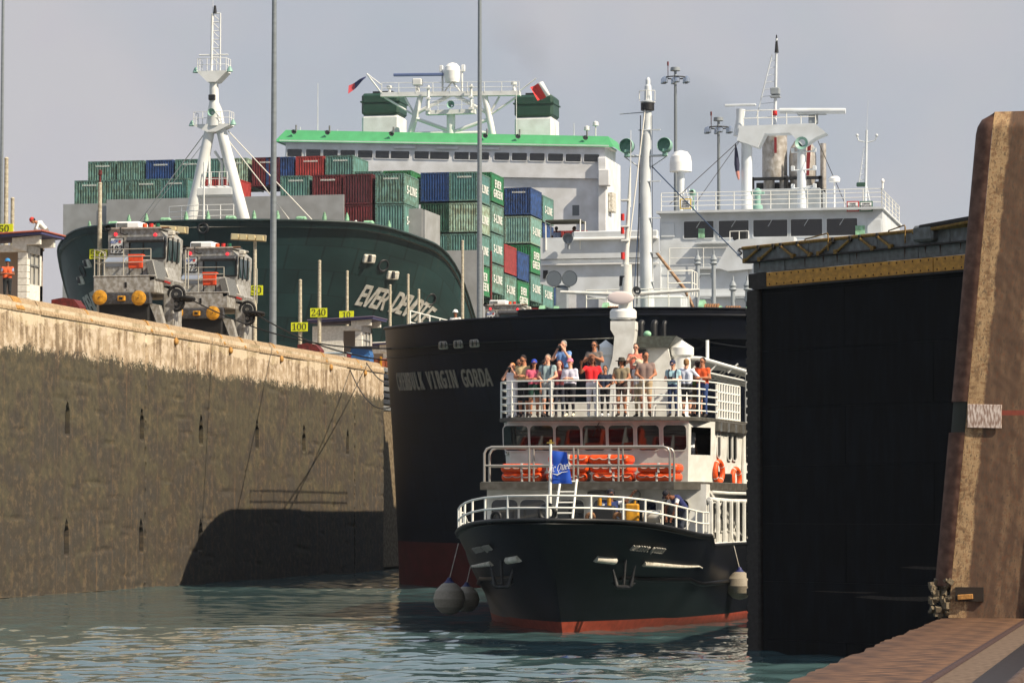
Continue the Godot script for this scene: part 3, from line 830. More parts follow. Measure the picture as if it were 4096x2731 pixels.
	# deck house
	put("house_wall", mb().box(Vector3(0, 2.98, -15.9), Vector3(6.1, 1.7, 18.6)), M.ferry_white, t)
	for x in [-2.75, -1.95, -0.9, 0.1, 1.1, 2.0]:
		window(t, Vector3(x + 0.2, 3.02, -6.585), 0.74, 0.78, 0.16, Basis(), M.glass_dark, M.ferry_white, 0.03)
	for i in 7: window(t, Vector3(3.065, 2.92, -7.4 - i * 1.2), 0.9, 0.8, 0.12, Ry(90), M.glass_dark, M.ferry_white, 0.03)
	put("lamp_bar", mb().box(Vector3(0.15, 3.58, -6.5), Vector3(0.75, 0.09, 0.12), Basis(), 0.02), M.grey_mid, t)
	put("searchlight", mb().lathe([[0, -0.1], [0.1, -0.06], [0.12, 0.06], [0.1, 0.09], [0, 0.1]], Vector3(1.15, 3.55, -6.42), 14, Rx(90)).cyl(Vector3(1.15, 3.3, -6.42), Vector3(1.15, 3.45, -6.42), 0.03), M.steel, t)
	# float deck with its grey fascia, carried round the sides
	var plan := PackedVector2Array([Vector2(-3.35, 7.2), Vector2(-3.1, 5.75), Vector2(2.25, 5.75), Vector2(2.9, 6.6), Vector2(3.3, 9.5), Vector2(4.45, 18), Vector2(4.45, 25), Vector2(-4.45, 25), Vector2(-4.45, 18)])
	put("float_deck", mb().ext(plan, Transform3D(Basis(Vector3.RIGHT, Vector3.FORWARD, Vector3.UP), Vector3(0, 3.68, 0)), 0.2), M.fascia, t)
	put("deck_top", mb().ext(plan, Transform3D(Basis(Vector3.RIGHT * 0.99, Vector3.FORWARD * 0.995, Vector3.UP), Vector3(0, 3.885, -0.05)), 0.015), M.deck_grey, t)
	put("hand_pipe", mb().tube([Vector3(3.12, 3.62, -7.6), Vector3(3.4, 3.6, -9.6), Vector3(4.5, 3.6, -18)], 0.045, 8), M.ferry_white, t)
	put("sill_pipe", mb().tube([Vector3(3.12, 3.42, -6.6), Vector3(3.45, 3.38, -9.6), Vector3(4.55, 3.38, -18)], 0.06, 8), M.ferry_white, t)
	for i in 9: put("stanchion", mb().box(Vector3(3.2 + 0.1 * i, 2.72, -6.4 - i * 0.95), Vector3(0.1, 1.35, 0.16), Basis(), 0.02), M.ferry_white, t)
	put("side_sill", mb().box(Vector3(3.75, 2.16, -11.5), Vector3(0.16, 0.14, 11.5), Ry(-6.0), 0.03), M.ferry_white, t)
	for i in 3: put("round_vent", mb().lathe([[0.08, 0], [0.08, 0.12], [0.15, 0.16], [0.13, 0.3], [0, 0.34]], Vector3(3.12, 2.2, -5.6 - i * 0.9), 12), M.steel, t)
	var fl := [[Vector3(-3.02, 3.9, -6.9), Vector3(-3.0, 3.9, -5.9)]]
	for k in 2:
		var z := -5.85 - k * 0.16; var lo := 0.03 * k
		var hr := put("float_rail", mb().tube([Vector3(-3.0 + k * 0.12, 3.9, z), Vector3(-3.0 + k * 0.12, 4.68 - lo, z), Vector3(-2.93 + k * 0.12, 4.8 - lo, z), Vector3(-2.8 + k * 0.12, 4.85 - lo, z), Vector3(1.95 + k * 0.1, 4.85 - lo, z), Vector3(2.07 + k * 0.1, 4.8 - lo, z), Vector3(2.13 + k * 0.1, 4.68 - lo, z), Vector3(2.13 + k * 0.1, 3.9, z)], 0.035, 8), M.rail_steel, t)
		put("mid_rail", mb().cyl(Vector3(-3.0 + k * 0.12, 4.34 - lo, z), Vector3(2.13 + k * 0.1, 4.34 - lo, z), 0.028, -1, 8), M.rail_steel, hr)
		for x in [-1.75, -0.52, 0.72]: put("post", mb().cyl(Vector3(x + k * 0.1, 3.9, z), Vector3(x + k * 0.1, 4.85 - lo, z), 0.03, -1, 8), M.rail_steel, hr)
	# wheelhouse: front leans out over the floats, corners cut
	var bot := [Vector2(-3.0, -9.8), Vector2(-2.65, -8.5), Vector2(2.35, -8.5), Vector2(2.95, -9.7), Vector2(4.1, -18.0), Vector2(4.1, -24.5), Vector2(-4.1, -24.5), Vector2(-4.1, -18)]
	var top := [Vector2(-3.05, -9.6), Vector2(-2.72, -8.12), Vector2(2.42, -8.12), Vector2(3.0, -9.5), Vector2(4.15, -17.9), Vector2(4.15, -24.5), Vector2(-4.15, -24.5), Vector2(-4.15, -17.9)]
	var wh := mb()
	for i in 8:
		var j := (i + 1) % 8
		if i == 2:      # the cut corner by the side door stands open above the sill
			var A := Vector3(bot[2].x, 3.9, bot[2].y); var B := Vector3(top[2].x, 5.62, top[2].y); var C2 := Vector3(top[3].x, 5.62, top[3].y); var D2 := Vector3(bot[3].x, 3.9, bot[3].y)
			for q in [[0.0, 1.0, 0.0, 0.45], [0.0, 1.0, 0.9, 1.0], [0.0, 0.1, 0.45, 0.9], [0.88, 1.0, 0.45, 0.9]]:
				var P := func(u: float, w: float) -> Vector3: return A.lerp(D2, u).lerp(B.lerp(C2, u), w)
				wh.quad(P.call(q[0], q[2]), P.call(q[0], q[3]), P.call(q[1], q[3]), P.call(q[1], q[2]))
			continue
		wh.quad(Vector3(bot[i].x, 3.9, bot[i].y), Vector3(top[i].x, 5.62, top[i].y), Vector3(top[j].x, 5.62, top[j].y), Vector3(bot[j].x, 3.9, bot[j].y))
	put("wheelhouse_wall", wh, M.ferry_white, t)
	var fb := Basis(Vector3.RIGHT, Vector3(0, 1.72, 0.38).normalized(), Vector3(0, -0.38, 1.72).normalized())
	for q in [[-2.49, 0.7], [-1.75, 0.66], [-1.0, 0.7], [-0.26, 0.66], [0.5, 0.7], [1.27, 0.62], [2.02, 0.64]]:
		window(t, Vector3(q[0] + 0.0, 5.15, -8.215), q[1], 0.72, 0.12, fb, M.glass_dark, M.ferry_white, 0.025)
	put("wiper", mb().cyl(Vector3(-0.1, 5.58, -8.08), Vector3(-0.3, 5.2, -8.17), 0.012, -1, 6), M.black, t)
	for sg in [-1]:   # the other cut corner
		var x0 := Vector3(2.4 * sg - (0.0 if sg > 0 else 0.28), 0, -8.3); var x1 := Vector3(2.98 * sg, 0, -9.6)
		var al: Vector3 = (x1 - x0).normalized() * sg
		window(t, (x0 + x1) * 0.5 + Vector3(0, 5.12, 0) + al.cross(Vector3.UP) * 0.03, 0.95, 0.8, 0.12, Basis(al, Vector3.UP, al.cross(Vector3.UP)), M.glass_dark, M.ferry_white, 0.03)
	for q in [[10.15, 0.35, 0.85], [11.5, 0.45, 0.95], [12.15, 0.5, 0.95], [13.6, 0.5, 0.8], [14.4, 0.5, 0.8], [16.0, 1.4, 0.9]]:
		window(t, Vector3(3.0 + (q[0] - 9.7) * 0.1386, 5.05, -q[0]), q[1], q[2], 0.08, Ry(82.1), M.glass_dark, M.ferry_white, 0.03)
	put("drain_pipe", mb().cyl(Vector3(3.52, 3.9, -13.2), Vector3(3.52, 5.55, -13.2), 0.07, -1, 10), M.ferry_white, t)
	put("flood_lamp", mb().box(Vector3(3.22, 3.72 + 0.3, -11.0), Vector3(0.3, 0.3, 0.25), Basis(), 0.03), M.black, t)
	put("locker_door", mb().box(Vector3(3.08, 4.02, -10.5), Vector3(0.06, 0.4, 0.5), Ry(-7.9), 0.01), M.fascia, t)
	# top deck
	var up := PackedVector2Array([Vector2(-3.08, 11.0), Vector2(-3.02, 8.6), Vector2(-2.6, 7.85), Vector2(-1.4, 7.62), Vector2(-0.1, 7.56), Vector2(1.2, 7.62), Vector2(2.2, 7.8), Vector2(2.75, 8.4), Vector2(3.05, 10.0), Vector2(3.46, 13), Vector2(4.25, 18), Vector2(4.25, 25), Vector2(-4.2, 25), Vector2(-4.2, 18)])
	put("top_deck", mb().ext(up, Transform3D(Basis(Vector3.RIGHT, Vector3.FORWARD, Vector3.UP), Vector3(0, 5.62, 0)), 0.09), M.fascia, t)
	put("top_planking", mb().ext(up, Transform3D(Basis(Vector3.RIGHT * 0.985, Vector3.FORWARD * 0.996, Vector3.UP), Vector3(0, 5.712, -0.04)), 0.015), M.deck_grey, t)
	put("side_fascia", mb().box(Vector3(3.68, 5.5, -13.9), Vector3(0.14, 0.3, 8.6), Ry(-8.2), 0.02), M.fascia, t)
	for i in 9: put("bracket", mb().box(Vector3(3.16 + i * 0.128, 5.48, -9.8 - i * 0.92), Vector3(0.1, 0.24, 0.06)), M.grey_mid, t)
	railing(t, [Vector3(-3.02, 5.72, -11), Vector3(-2.98, 5.72, -8.65), Vector3(-2.56, 5.72, -7.92), Vector3(-1.4, 5.72, -7.68), Vector3(-0.1, 5.72, -7.62), Vector3(1.2, 5.72, -7.68), Vector3(2.15, 5.72, -7.86), Vector3(2.68, 5.72, -8.45), Vector3(3.05, 5.72, -10.0)], 1.02, [0.18, 0.38, 0.58, 0.78, 1.0], 1.25, 0.026, M.rail_white, "top_rail")
	railing(t, [Vector3(3.02, 5.72, -10.0), Vector3(3.42, 5.72, -13)], 1.02, [0.02, 0.25, 0.5, 0.75, 1.0], 0.34, 0.032, M.rail_white, "lattice_rail")
	# step the raised passengers stand on
	put("locker_bench", mb().box(Vector3(-0.35, 5.97, -10.5), Vector3(4.4, 0.46, 0.7), Basis(), 0.03), M.ferry_white, t)
	# mast with radar, dish, spar and lights
	var ma := put("mast", mb().ext(PackedVector2Array([Vector2(-0.85, 5.72), Vector2(0.25, 5.72), Vector2(0.3, 7.9), Vector2(0.36, 8.3), Vector2(0.38, 8.7), Vector2(-0.36, 8.7), Vector2(-0.36, 8.45), Vector2(-0.24, 8.25), Vector2(-0.3, 7.6)]), Transform3D(Basis(), Vector3(0, 0, -13.35)), 0.7), M.ferry_white, t)
	put("mast_shoulder", mb().box(Vector3(0.02, 8.55, -13), Vector3(0.74, 0.3, 0.6), Basis(), 0.05), M.ferry_white, ma)
	put("radar_dome", mb().lathe([[0, -0.16], [0.34, -0.16], [0.4, -0.1], [0.4, 0.1], [0.34, 0.17], [0, 0.18]], Vector3(-0.02, 8.9, -13), 24), M.white_clean, ma)
	put("dome_post", mb().cyl(Vector3(0.05, 9.05, -13), Vector3(0.08, 10.4, -13), 0.22, 0.16, 14), M.ferry_white, ma)
	put("dish", mb().ball(Vector3(-0.05, 9.38, -12.6), Vector3(0.4, 0.2, 0.05), 12), mat("dish", rgb(222, 208, 206), 0.6), ma)
	put("spar", mb().tube([Vector3(-1.9, 9.6, -13), Vector3(0.05, 9.5, -13), Vector3(2.25, 9.62, -13)], [0.045, 0.07, 0.05], 8), M.ferry_white, ma)
	put("horn", mb().lathe([[0.05, 0], [0.06, 0.25], [0.14, 0.34]], Vector3(0.42, 9.58, -12.95), 14, Rx(90)), M.grey_mid, ma)
	put("lantern", mb().cyl(Vector3(0.03, 9.75, -13), Vector3(0.04, 10.05, -13), 0.17, -1, 14), M.black, ma)
	put("topmast", mb().tube([Vector3(0.05, 10.3, -13), Vector3(0.1, 11.2, -13), Vector3(0.2, 13.3, -13)], [0.1, 0.07, 0.02], 8), M.ferry_white, ma)
	for y in [10.55, 11.3, 11.7]: put("red_lamp", mb().cyl(Vector3(-0.02, y, -12.9), Vector3(-0.02, y + 0.2, -12.9), 0.055, -1, 8), M.red, ma)
	for y in [10.35, 11.1, 11.52, 12.3]: put("lamp_bracket", mb().box(Vector3(0.05, y, -12.95), Vector3(0.24, 0.05, 0.2), Basis(), 0.01), M.ferry_white, ma)
	put("whip_aerial", mb().cyl(Vector3(0.2, 12.1, -13), Vector3(0.22, 14.4, -13), 0.02, 0.008, 6), M.white_clean, ma)
	# funnel casing with dark lip and three pipes
	var fu := put("funnel", mb().ext(PackedVector2Array([Vector2(0.0, 0), Vector2(1.62, 0), Vector2(1.12, 2.32), Vector2(0.1, 2.32)]), Transform3D(Basis(), Vector3(0.1, 5.72, -15.2)), 1.6), M.ferry_white, t)
	put("funnel_lip", mb().ext(PackedVector2Array([Vector2(-0.3, 0.34), Vector2(1.62, 0.34), Vector2(1.38, 0), Vector2(-0.1, 0)]), Transform3D(Basis(), Vector3(-0.1, 7.95, -15.4)), 2.0), mat("lip", rgb(76, 82, 78), 0.6, 0, T.grime, Vector3.ONE), fu)
	for x in [0.32, 0.72, 1.02]: put("exhaust_pipe", mb().tube([Vector3(x, 8.2, -14.6), Vector3(x, 8.7, -14.6), Vector3(x + 0.02, 8.78, -14.7)], 0.1 if x < 0.9 else 0.07, 10), M.black, fu)
	put("beacon", mb().ball(Vector3(0.55, 8.4, -14.3), Vector3(0.12, 0.1, 0.1), 8), M.pale_green, fu)
	put("funnel_box", mb().box(Vector3(0.35, 7.7, -13.55), Vector3(0.5, 0.4, 0.1)), M.black, fu)
	for q in [[-0.62, -13.6, 0.85], [1.62, -14.0, 1.0]]:
		var k: float = q[2]
		put("mushroom_vent", mb().lathe([[0.26 * k, 0], [0.26 * k, 1.35], [0.3 * k, 1.4], [0.26 * k, 1.45], [0.28 * k, 1.95], [0.36 * k, 2.02], [0.36 * k, 2.24], [0.34 * k, 2.26], [0, 2.48]], Vector3(q[0], 5.72, q[1]), 8), M.white_clean, t)
	# awning on its tube frame aft
	var aw := []
	for i in 9:
		var x := lerpf(0.6, 3.6, i / 8.0); var y := 7.7 - 0.38 * pow(i / 8.0, 2.2)
		aw.append(PackedVector3Array([Vector3(x, y, -14), Vector3(x, y - 0.04, -17.5), Vector3(x, y, -21)]))
	put("awning", mb().grid(aw), M.white_clean, t)
	for z in [-14.0, -17.5, -21.0]:
		var fr := put("awning_frame", mb().tube([Vector3(3.56, 5.72, z), Vector3(3.56, 7.24, z), Vector3(2.2, 7.64, z), Vector3(0.6, 7.72, z)], 0.06, 8).tube([Vector3(3.56, 6.95, z), Vector3(2.0, 7.3, z), Vector3(0.6, 7.4, z)], 0.035, 6), M.rail_white, t)
		for i in 5: put("strut", mb().cyl(Vector3(0.8 + i * 0.55, 7.36 - i * 0.04, z), Vector3(1.1 + i * 0.55, 7.68 - i * 0.05, z), 0.025, -1, 6), M.rail_white, fr)
	put("awning_post", mb().cyl(Vector3(2.1, 7.7, -17), Vector3(2.1, 8.35, -17), 0.05, -1, 8), M.rail_white, t)
	put("side_cover", mb().box(Vector3(0.3, 7.3, -18), Vector3(3.0, 0.5, 0.1)), M.white_worn, t)
	# a few chairs and bags on the top deck
	for q in [[-2.05, -9.3], [0.3, -9.6], [1.5, -9.4]]:
		var c := put("chair", rbox(Vector3(0.44, 0.06, 0.42), 0.02, 2, Vector3(q[0], 6.14, q[1])), M.white_clean, t)
		put("chair_back", rbox(Vector3(0.44, 0.42, 0.05), 0.02, 2, Vector3(q[0], 6.38, q[1] - 0.2)), M.white_clean, c)
		for sx in [-0.18, 0.18]:
			for sz in [-0.18, 0.18]: put("chair_leg", mb().cyl(Vector3(q[0] + sx * 1.15, 5.72, q[1] + sz * 1.1), Vector3(q[0] + sx, 6.13, q[1] + sz), 0.025, 0.02, 6), M.white_clean, c)
	return t

func ferry_gear() -> void:
	var o := Vector3(-15.881, 0, -79.537); var b := Ry(3.2)
	# orange buoyant floats, stacked in four columns
	var strap := mat("strap", rgb(206, 204, 200), 0.6); mat("float_orange", rgb(236, 84, 22), 0.42, 0, T.soft, Vector3.ONE)
	var body := rbox(Vector3(1.14, 0.25, 1.2), 0.11, 5).mesh()
	var band := mb().box(Vector3(0, 0, 0), Vector3(0.06, 0.262, 1.21), Basis(), 0.01).mesh()
	var lp := []
	for i in 13: lp.append(Vector3(-0.5 + i / 12.0, 0.03 - 0.05 * absf(sin(i * PI / 3.0)), 0.615))
	var loop := mb().tube(lp, 0.012, 5).mesh()
	var names := ["at the end below the cut corner window", "in front of the wheelhouse, behind the blue flag", "in the tallest pile under the middle windows", "at the end beside the sunlit side wall"]
	var cols := [[-2.03, 2], [-0.8, 3], [0.48, 3], [1.72, 2]]
	for i in 4:
		for k in cols[i][1]:
			var lab: String = "orange life float %s of its stack, %s" % [["bottom", "second", "topmost"][k] if cols[i][1] == 3 else ["lower", "upper"][k], names[i]]
			var f := thing("life_float", lab, "life float", o + b * Vector3(cols[i][0] + 0.04 * k * (1 if i % 2 else -1), 3.905 + 0.245 * k, -6.95 + 0.03 * ((i + k) % 3)), deg_to_rad(3.2 + [-2, 1, 2, -3][(i + k) % 4]), "orange life floats on the ferry")
			put("body", body, M.float_orange, f, Vector3(0, 0.125, 0))
			put("strap", band, strap, f, Vector3(0.02, 0.125, 0))
			put("grab_line", loop, M.white_worn, f, Vector3(0, 0.125, 0))
	# ring buoys on the side wall
	for q in [[0, Vector3(2.99, 4.21, -9.93), "orange ring buoy on the white side wall above the flood lamp"], [1, Vector3(3.29, 4.03, -12.09), "orange ring buoy on the white side wall beside the drain pipe"]]:
		var r := thing("ring_buoy", q[2], "ring buoy", o + b * (q[1] + Vector3(0.1, 0, 0)), deg_to_rad(3.2 + 74), "ring buoys on the ferry wall")
		put("ring", mb().torus(Vector3.ZERO, 0.29, 0.075, Basis(), 28, 10), M.orange, r)
		for a in 4:
			put("reflective_band", mb().torus(Vector3(0.29 * cos(a * PI / 2 + 0.6), 0.29 * sin(a * PI / 2 + 0.6), 0), 0.055, 0.028, Basis(Vector3(cos(a * PI / 2 + 0.6), sin(a * PI / 2 + 0.6), 0), Vector3.BACK, Vector3.UP), 10, 6), strap, r)
	# ball fenders
	for q in [[Vector3(-3.75, 0.72, -4.6), 0.44, "big grey ball fender hanging from the ferry's bow"], [Vector3(-3.45, 0.68, -5.6), 0.36, "smaller grey ball fender hanging behind the big one"], [Vector3(3.75, 1.0, -9.0), 0.4, "grey ball fender hung on the side facing the gate"]]:
		var f := thing("ball_fender", q[2], "fender", o + b * q[0], 0, "ball fenders on the ferry")
		var r: float = q[1]
		put("ball", mb().lathe([[0, -r], [r * 0.5, -r * 0.86], [r * 0.86, -r * 0.5], [r, 0], [r * 0.86, r * 0.5], [r * 0.5, r * 0.88], [r * 0.2, r * 1.06], [0.0, r * 1.1]], Vector3.ZERO, 24), mat("fender", rgb(150, 140, 124), 0.6, 0, T.soft, Vector3.ONE * 2), f)
		put("neck", mb().lathe([[r * 0.42, r * 0.9], [r * 0.2, r * 1.12], [0.05, r * 1.3], [0, r * 1.32]], Vector3.ZERO, 16), mat("neck", rgb(34, 40, 92), 0.6), f)
		put("line", mb().cyl(Vector3(0, r * 1.2, 0), Vector3(0.25 * (1 if q[0].x < 0 else -1), 1.5, 0), 0.012, -1, 5), M.white_worn, f)
	# the blue pennant on the flagstaff
	var fl := thing("flag", "blue flag with white script lettering hanging on the ferry's bow staff", "flag", o + b * Vector3(0.02, 3.85, 2.2), deg_to_rad(3.2))
	var rows := []
	for i in 21:
		var v := i / 20.0; var row := PackedVector3Array()
		for j in 17:
			var u := j / 16.0
			row.append(Vector3(0.04 + 0.43 * u * (0.86 + 0.3 * v), 0.74 - v * 0.82 - u * 0.16 * (1.0 - v) + (0.12 * u * (1 - v)), 0.05 * sin(u * 7.0 + v * 3.0) * u + 0.02 * sin(v * 9.0)))
		rows.append(row)
	var bm := mat("flag_blue", rgb(28, 82, 190), 0.75); bm.backlight_enabled = true; bm.backlight = Color(0.1, 0.2, 0.5)
	put("cloth", mb().grid(rows), bm, fl)
	text("fic Quee", 0.17, M.white_clean, fl, Vector3(0.25, 0.32, 0.09), Basis(Vector3(0.62, 0.12, 0), Vector3(0.25, 1, 0), Vector3.BACK), "Droid Serif", 0.01, 400)
	put("swoosh", mb().tube([Vector3(0.05, 0.17, 0.09), Vector3(0.18, 0.13, 0.09), Vector3(0.3, 0.2, 0.09), Vector3(0.45, 0.22, 0.09)], [0.006, 0.018, 0.012, 0.004], 6), M.white_clean, fl)

# ---------------------------------------------------------------- the chemical tanker behind the ferry
func tanker_hull(t: float, v: float) -> Vector3:
	var s0 := 0.6 - 3.1 * pow(maxf(t, 0.0), 1.2)
	var s := s0 + (60.0 - s0) * v * v
	var top := 10.6 + 0.3 * smoothstep(2.0, 11.0, s)
	var tt := clampf(t, 0, 1)
	var u := clampf((s - s0) / lerpf(13.0, 13.5, tt), 0, 1)
	var b := lerpf(12.1, 11.9, tt) * pow(1.0 - pow(1.0 - u, 2.0), lerpf(0.75, 0.5, tt))
	return Vector3(b, t * top, -s)

func chock(parent: Node, at: Vector3, r: float, b: Basis) -> void:
	var o := put("fairlead", mb().torus(at, r, r * 0.22, b * Basis.from_scale(Vector3(0.72, 1, 1)), 20, 8), M.black, parent)
	put("roller", mb().ball(at - b.z * 0.05 + b.y * r * 0.3, Vector3(0.12, 0.12, 0.1), 6), M.steel, o)

func tanker() -> void:
	var t := thing("tanker", "big navy-hulled tanker with white bridge and white foremast filling the chamber", "ship", Vector3(-22, 0, -122))
	mat("navy", rgb(17, 21, 32), 0.45, 0, T.grime, Vector3(0.12, 0.05, 0.12))
	mat("tanker_boot", rgb(92, 28, 30), 0.6, 0, T.grime, Vector3.ONE * 0.2)
	mat("ship_white", rgb(214, 220, 226), 0.5, 0, T.soft, Vector3.ONE * 0.1)
	mat("ship_grey", rgb(150, 158, 166), 0.55, 0, T.soft, Vector3.ONE * 0.2)
	mat("letter_grey", rgb(128, 122, 112), 0.7)
	mat("horn_green", rgb(128, 168, 156), 0.5)
	M.navy.metallic_specular = 0.3
	hull_paint("tanker_plates", rgb(20, 25, 37), 0.45, 211, 40, 9, rgb(62, 46, 38))
	put("hull", sides(tanker_hull, 0.17, 1.0, 20, 60), M.tanker_plates, t)
	put("boot_top", sides(tanker_hull, -0.05, 0.17, 5, 60), M.tanker_boot, t)
	var dk := []; var e1 := []; var bw := []
	for i in 61:
		var p := tanker_hull(1.0, i / 60.0)
		dk.append(PackedVector3Array([Vector3(-p.x, p.y - 0.9, p.z), Vector3(0, p.y - 0.85, p.z), Vector3(p.x, p.y - 0.9, p.z)]))
	put("deck", mb().grid(dk), M.deck_grey, t)
	for i in range(30, -1, -1):
		var p := tanker_hull(1.0, 0.62 * i / 30.0); e1.append(Vector3(-p.x, p.y, p.z))
	for i in range(1, 31):
		var p := tanker_hull(1.0, 0.62 * i / 30.0); e1.append(p)
	put("gunwale", mb().tube(e1, 0.07, 6), M.navy, t)
	# raised bow bulwark from a step on one side round to the other
	for i in 40:
		var v := lerpf(-0.105, 0.3, i / 39.0); var p := tanker_hull(1.0, absf(v)); if v < 0: p.x = -p.x
		bw.append(PackedVector3Array([p - Vector3(0, 0.05, 0), p + Vector3(0, 0.26, 0.02)]))
	put("bow_bulwark", mb().grid(bw), M.navy, t)
	var cap := []
	for q in bw: cap.append(q[1])
	put("bulwark_cap", mb().tube(cap, 0.05, 6), M.navy, t)
	# a rail stands on the quarter of the bow towards the wall
	var rp := []
	for i in 9:
		var p := tanker_hull(1.0, lerpf(0.5, 0.72, i / 8.0)); rp.append(Vector3(-p.x + 0.1, p.y, p.z))
	railing(t, rp, 1.0, [0.5, 1.0], 1.6, 0.03, M.rail_white, "side_rail")
	var seam := []
	for i in 30:
		var p := tanker_hull(0.885, lerpf(0.45, 0.0, i / 29.0)); seam.append(Vector3(-p.x - 0.01, p.y, p.z + 0.01))
	for i in 20:
		var p := tanker_hull(0.885, 0.3 * i / 19.0); seam.append(Vector3(p.x + 0.01, p.y, p.z + 0.01))
	put("weld_seam", mb().tube(seam, 0.03, 5), M.navy, t)
	hull_name(t, "CHEMBULK VIRGIN GORDA", tanker_hull, -1, 0.79, 0.158, 0.335, 0.74, M.letter_grey, 0.5)
	hull_name(t, "CHEMBULK VIRGIN GORDA", tanker_hull, 1, 0.79, 0.158, 0.335, 0.74, M.letter_grey, 0.5)
	chock(t, Vector3(-10.015, 10.059, -6) + Vector3(0.35, 0, 1.6), 0.42, Ry(-38))
	chock(t, Vector3(-1.754, 9.819, 1.5) + Vector3(0, 0, 0.3), 0.34, Ry(-10))
	chock(t, Vector3(3.189, 9.777, 1.2) + Vector3(0, 0, 0.3), 0.42, Ry(12))
	for i in 3:   # roller openings; the pale fill paints the sunlit deck inside
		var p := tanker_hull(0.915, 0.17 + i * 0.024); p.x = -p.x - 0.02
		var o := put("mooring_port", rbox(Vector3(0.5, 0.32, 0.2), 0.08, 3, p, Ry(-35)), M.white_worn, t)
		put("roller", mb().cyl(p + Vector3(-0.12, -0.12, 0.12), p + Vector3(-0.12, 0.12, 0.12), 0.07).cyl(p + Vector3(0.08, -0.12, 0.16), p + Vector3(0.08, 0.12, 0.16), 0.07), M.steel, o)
	# winches and rope drums on the forecastle
	for q in [[-3.8, 0.42, 0], [-3.2, 0.4, 0], [-2.55, 0.3, 1], [-2.05, 0.3, 1], [-1.2, 0.5, 0], [-0.85, 0.36, 1], [2.72, 0.55, 0], [3.1, 0.42, 1], [3.4, 0.3, 0], [3.95, 0.3, 1], [4.6, 0.32, 0]]:
		var c := Vector3(q[0], 10.98, -3.2)
		if q[2] == 0:
			put("winch_end", mb().cyl(c - Vector3(0.1, 0, 0), c + Vector3(0.1, 0, 0), q[1], -1, 20).cyl(c - Vector3(0.2, 0, 0), c + Vector3(0.2, 0, 0), q[1] * 0.3, -1, 10), M.pale_green, t, Vector3.ZERO)
		else:
			var d := mb()
			for k in 6: d.torus(c + Vector3(-0.25 + k * 0.1, 0, 0), q[1] * 0.82, 0.06, Ry(90), 18, 6)
			put("rope_drum", d, M.rope, t)
	put("winch_base", mb().box(Vector3(-1.0, 10.2, -3.6), Vector3(7.5, 0.9, 0.8), Basis(), 0.1).box(Vector3(3.6, 10.2, -3.6), Vector3(3.2, 0.9, 0.8), Basis(), 0.1), M.pale_green, t)
	railing(t, [Vector3(-2.2, 10.9, -4.2), Vector3(0.4, 10.9, -4.0), Vector3(2.0, 10.9, -4.2)], 1.15, [0.05, 0.35, 0.7, 1.0], 0.85, 0.025, M.rail_white, "forecastle_rail")
	put("mast_house", mb().box(Vector3(0.55, 11.1, -6.4), Vector3(1.9, 1.6, 1.6), Basis(), 0.05), M.ship_white, t)
	railing(t, [Vector3(0.9, 11.9, -5.7), Vector3(1.9, 11.9, -5.7), Vector3(1.9, 11.9, -7)], 1.0, [0.5, 1.0], 0.8, 0.025, M.rail_white, "house_rail")
	# twin deck floodlights
	var fp := put("flood_post", mb().box(Vector3(-3.0, 11.4, -3.2), Vector3(0.5, 1.4, 0.3), Basis(), 0.04), M.ship_grey, t)
	for x in [-3.3, -2.66]:
		put("flood_lamp", mb().lathe([[0, -0.12], [0.14, -0.1], [0.31, 0.08], [0.33, 0.1]], Vector3(x, 12.45, -3.1), 20, Rx(90)), M.ship_grey, fp)
		put("flood_glass", mb().cyl(Vector3(x, 12.45, -3.01), Vector3(x, 12.45, -3.0), 0.3, -1, 20), mat("lamp_glass", rgb(110, 118, 124), 0.15, 0.3), fp)
	put("flood_arm", mb().cyl(Vector3(-3.3, 12.15, -3.2), Vector3(-2.66, 12.15, -3.2), 0.06), M.ship_grey, fp)
	# foremast
	var fm := put("foremast", mb().tube([Vector3(0.2, 10.4, -5), Vector3(0.08, 16.2, -5), Vector3(0.2, 19.4, -5)], [0.3, 0.25, 0.17], 16), M.ship_white, t)
	put("black_band", mb().cyl(Vector3(0.2, 19.42, -5), Vector3(0.2, 19.7, -5), 0.28, -1, 16), M.black, fm)
	put("masthead", mb().lathe([[0.3, 0], [0.32, 0.06], [0.16, 0.1], [0.14, 0.7], [0.1, 0.75], [0.1, 0.95], [0.05, 1.05], [0, 1.06]], Vector3(0.22, 19.72, -5), 14), M.ship_white, fm)
	railing(fm, [Vector3(-0.1, 19.8, -4.8), Vector3(0.22, 19.8, -4.62), Vector3(0.54, 19.8, -4.8)], 0.4, [1.0], 0.3, 0.015, M.rail_white, "top_guard")
	put("yard", mb().tube([Vector3(-0.95, 19.3, -5), Vector3(0.1, 19.35, -5)], 0.02, 5), M.ship_grey, fm)
	put("lamp_arm", mb().cyl(Vector3(-0.75, 17.55, -4.9), Vector3(1.05, 17.55, -4.9), 0.05).cyl(Vector3(-0.7, 17.5, -4.9), Vector3(0.0, 17.0, -4.95), 0.025).cyl(Vector3(0.98, 17.5, -4.9), Vector3(0.2, 17.0, -4.95), 0.025), M.ship_white, fm)
	for x in [-0.62, 0.95]:
		put("searchlight", mb().lathe([[0, -0.28], [0.16, -0.24], [0.3, -0.1], [0.31, 0.14], [0.29, 0.17]], Vector3(x, 17.95, -4.85), 18, Rx(80) * Rz(12)).box(Vector3(x, 17.66, -4.8), Vector3(0.2, 0.3, 0.14), Basis(), 0.02), M.horn_green, fm)
	for y in [15.0, 16.5, 13.6, 18.6, 12.4]:
		put("foot_bracket", mb().box(Vector3(0.3, y, -4.85), Vector3(0.9, 0.04, 0.1)).box(Vector3(0.12, y - 0.12, -4.85), Vector3(0.3, 0.03, 0.06), Rz(30)), M.ship_white, fm)
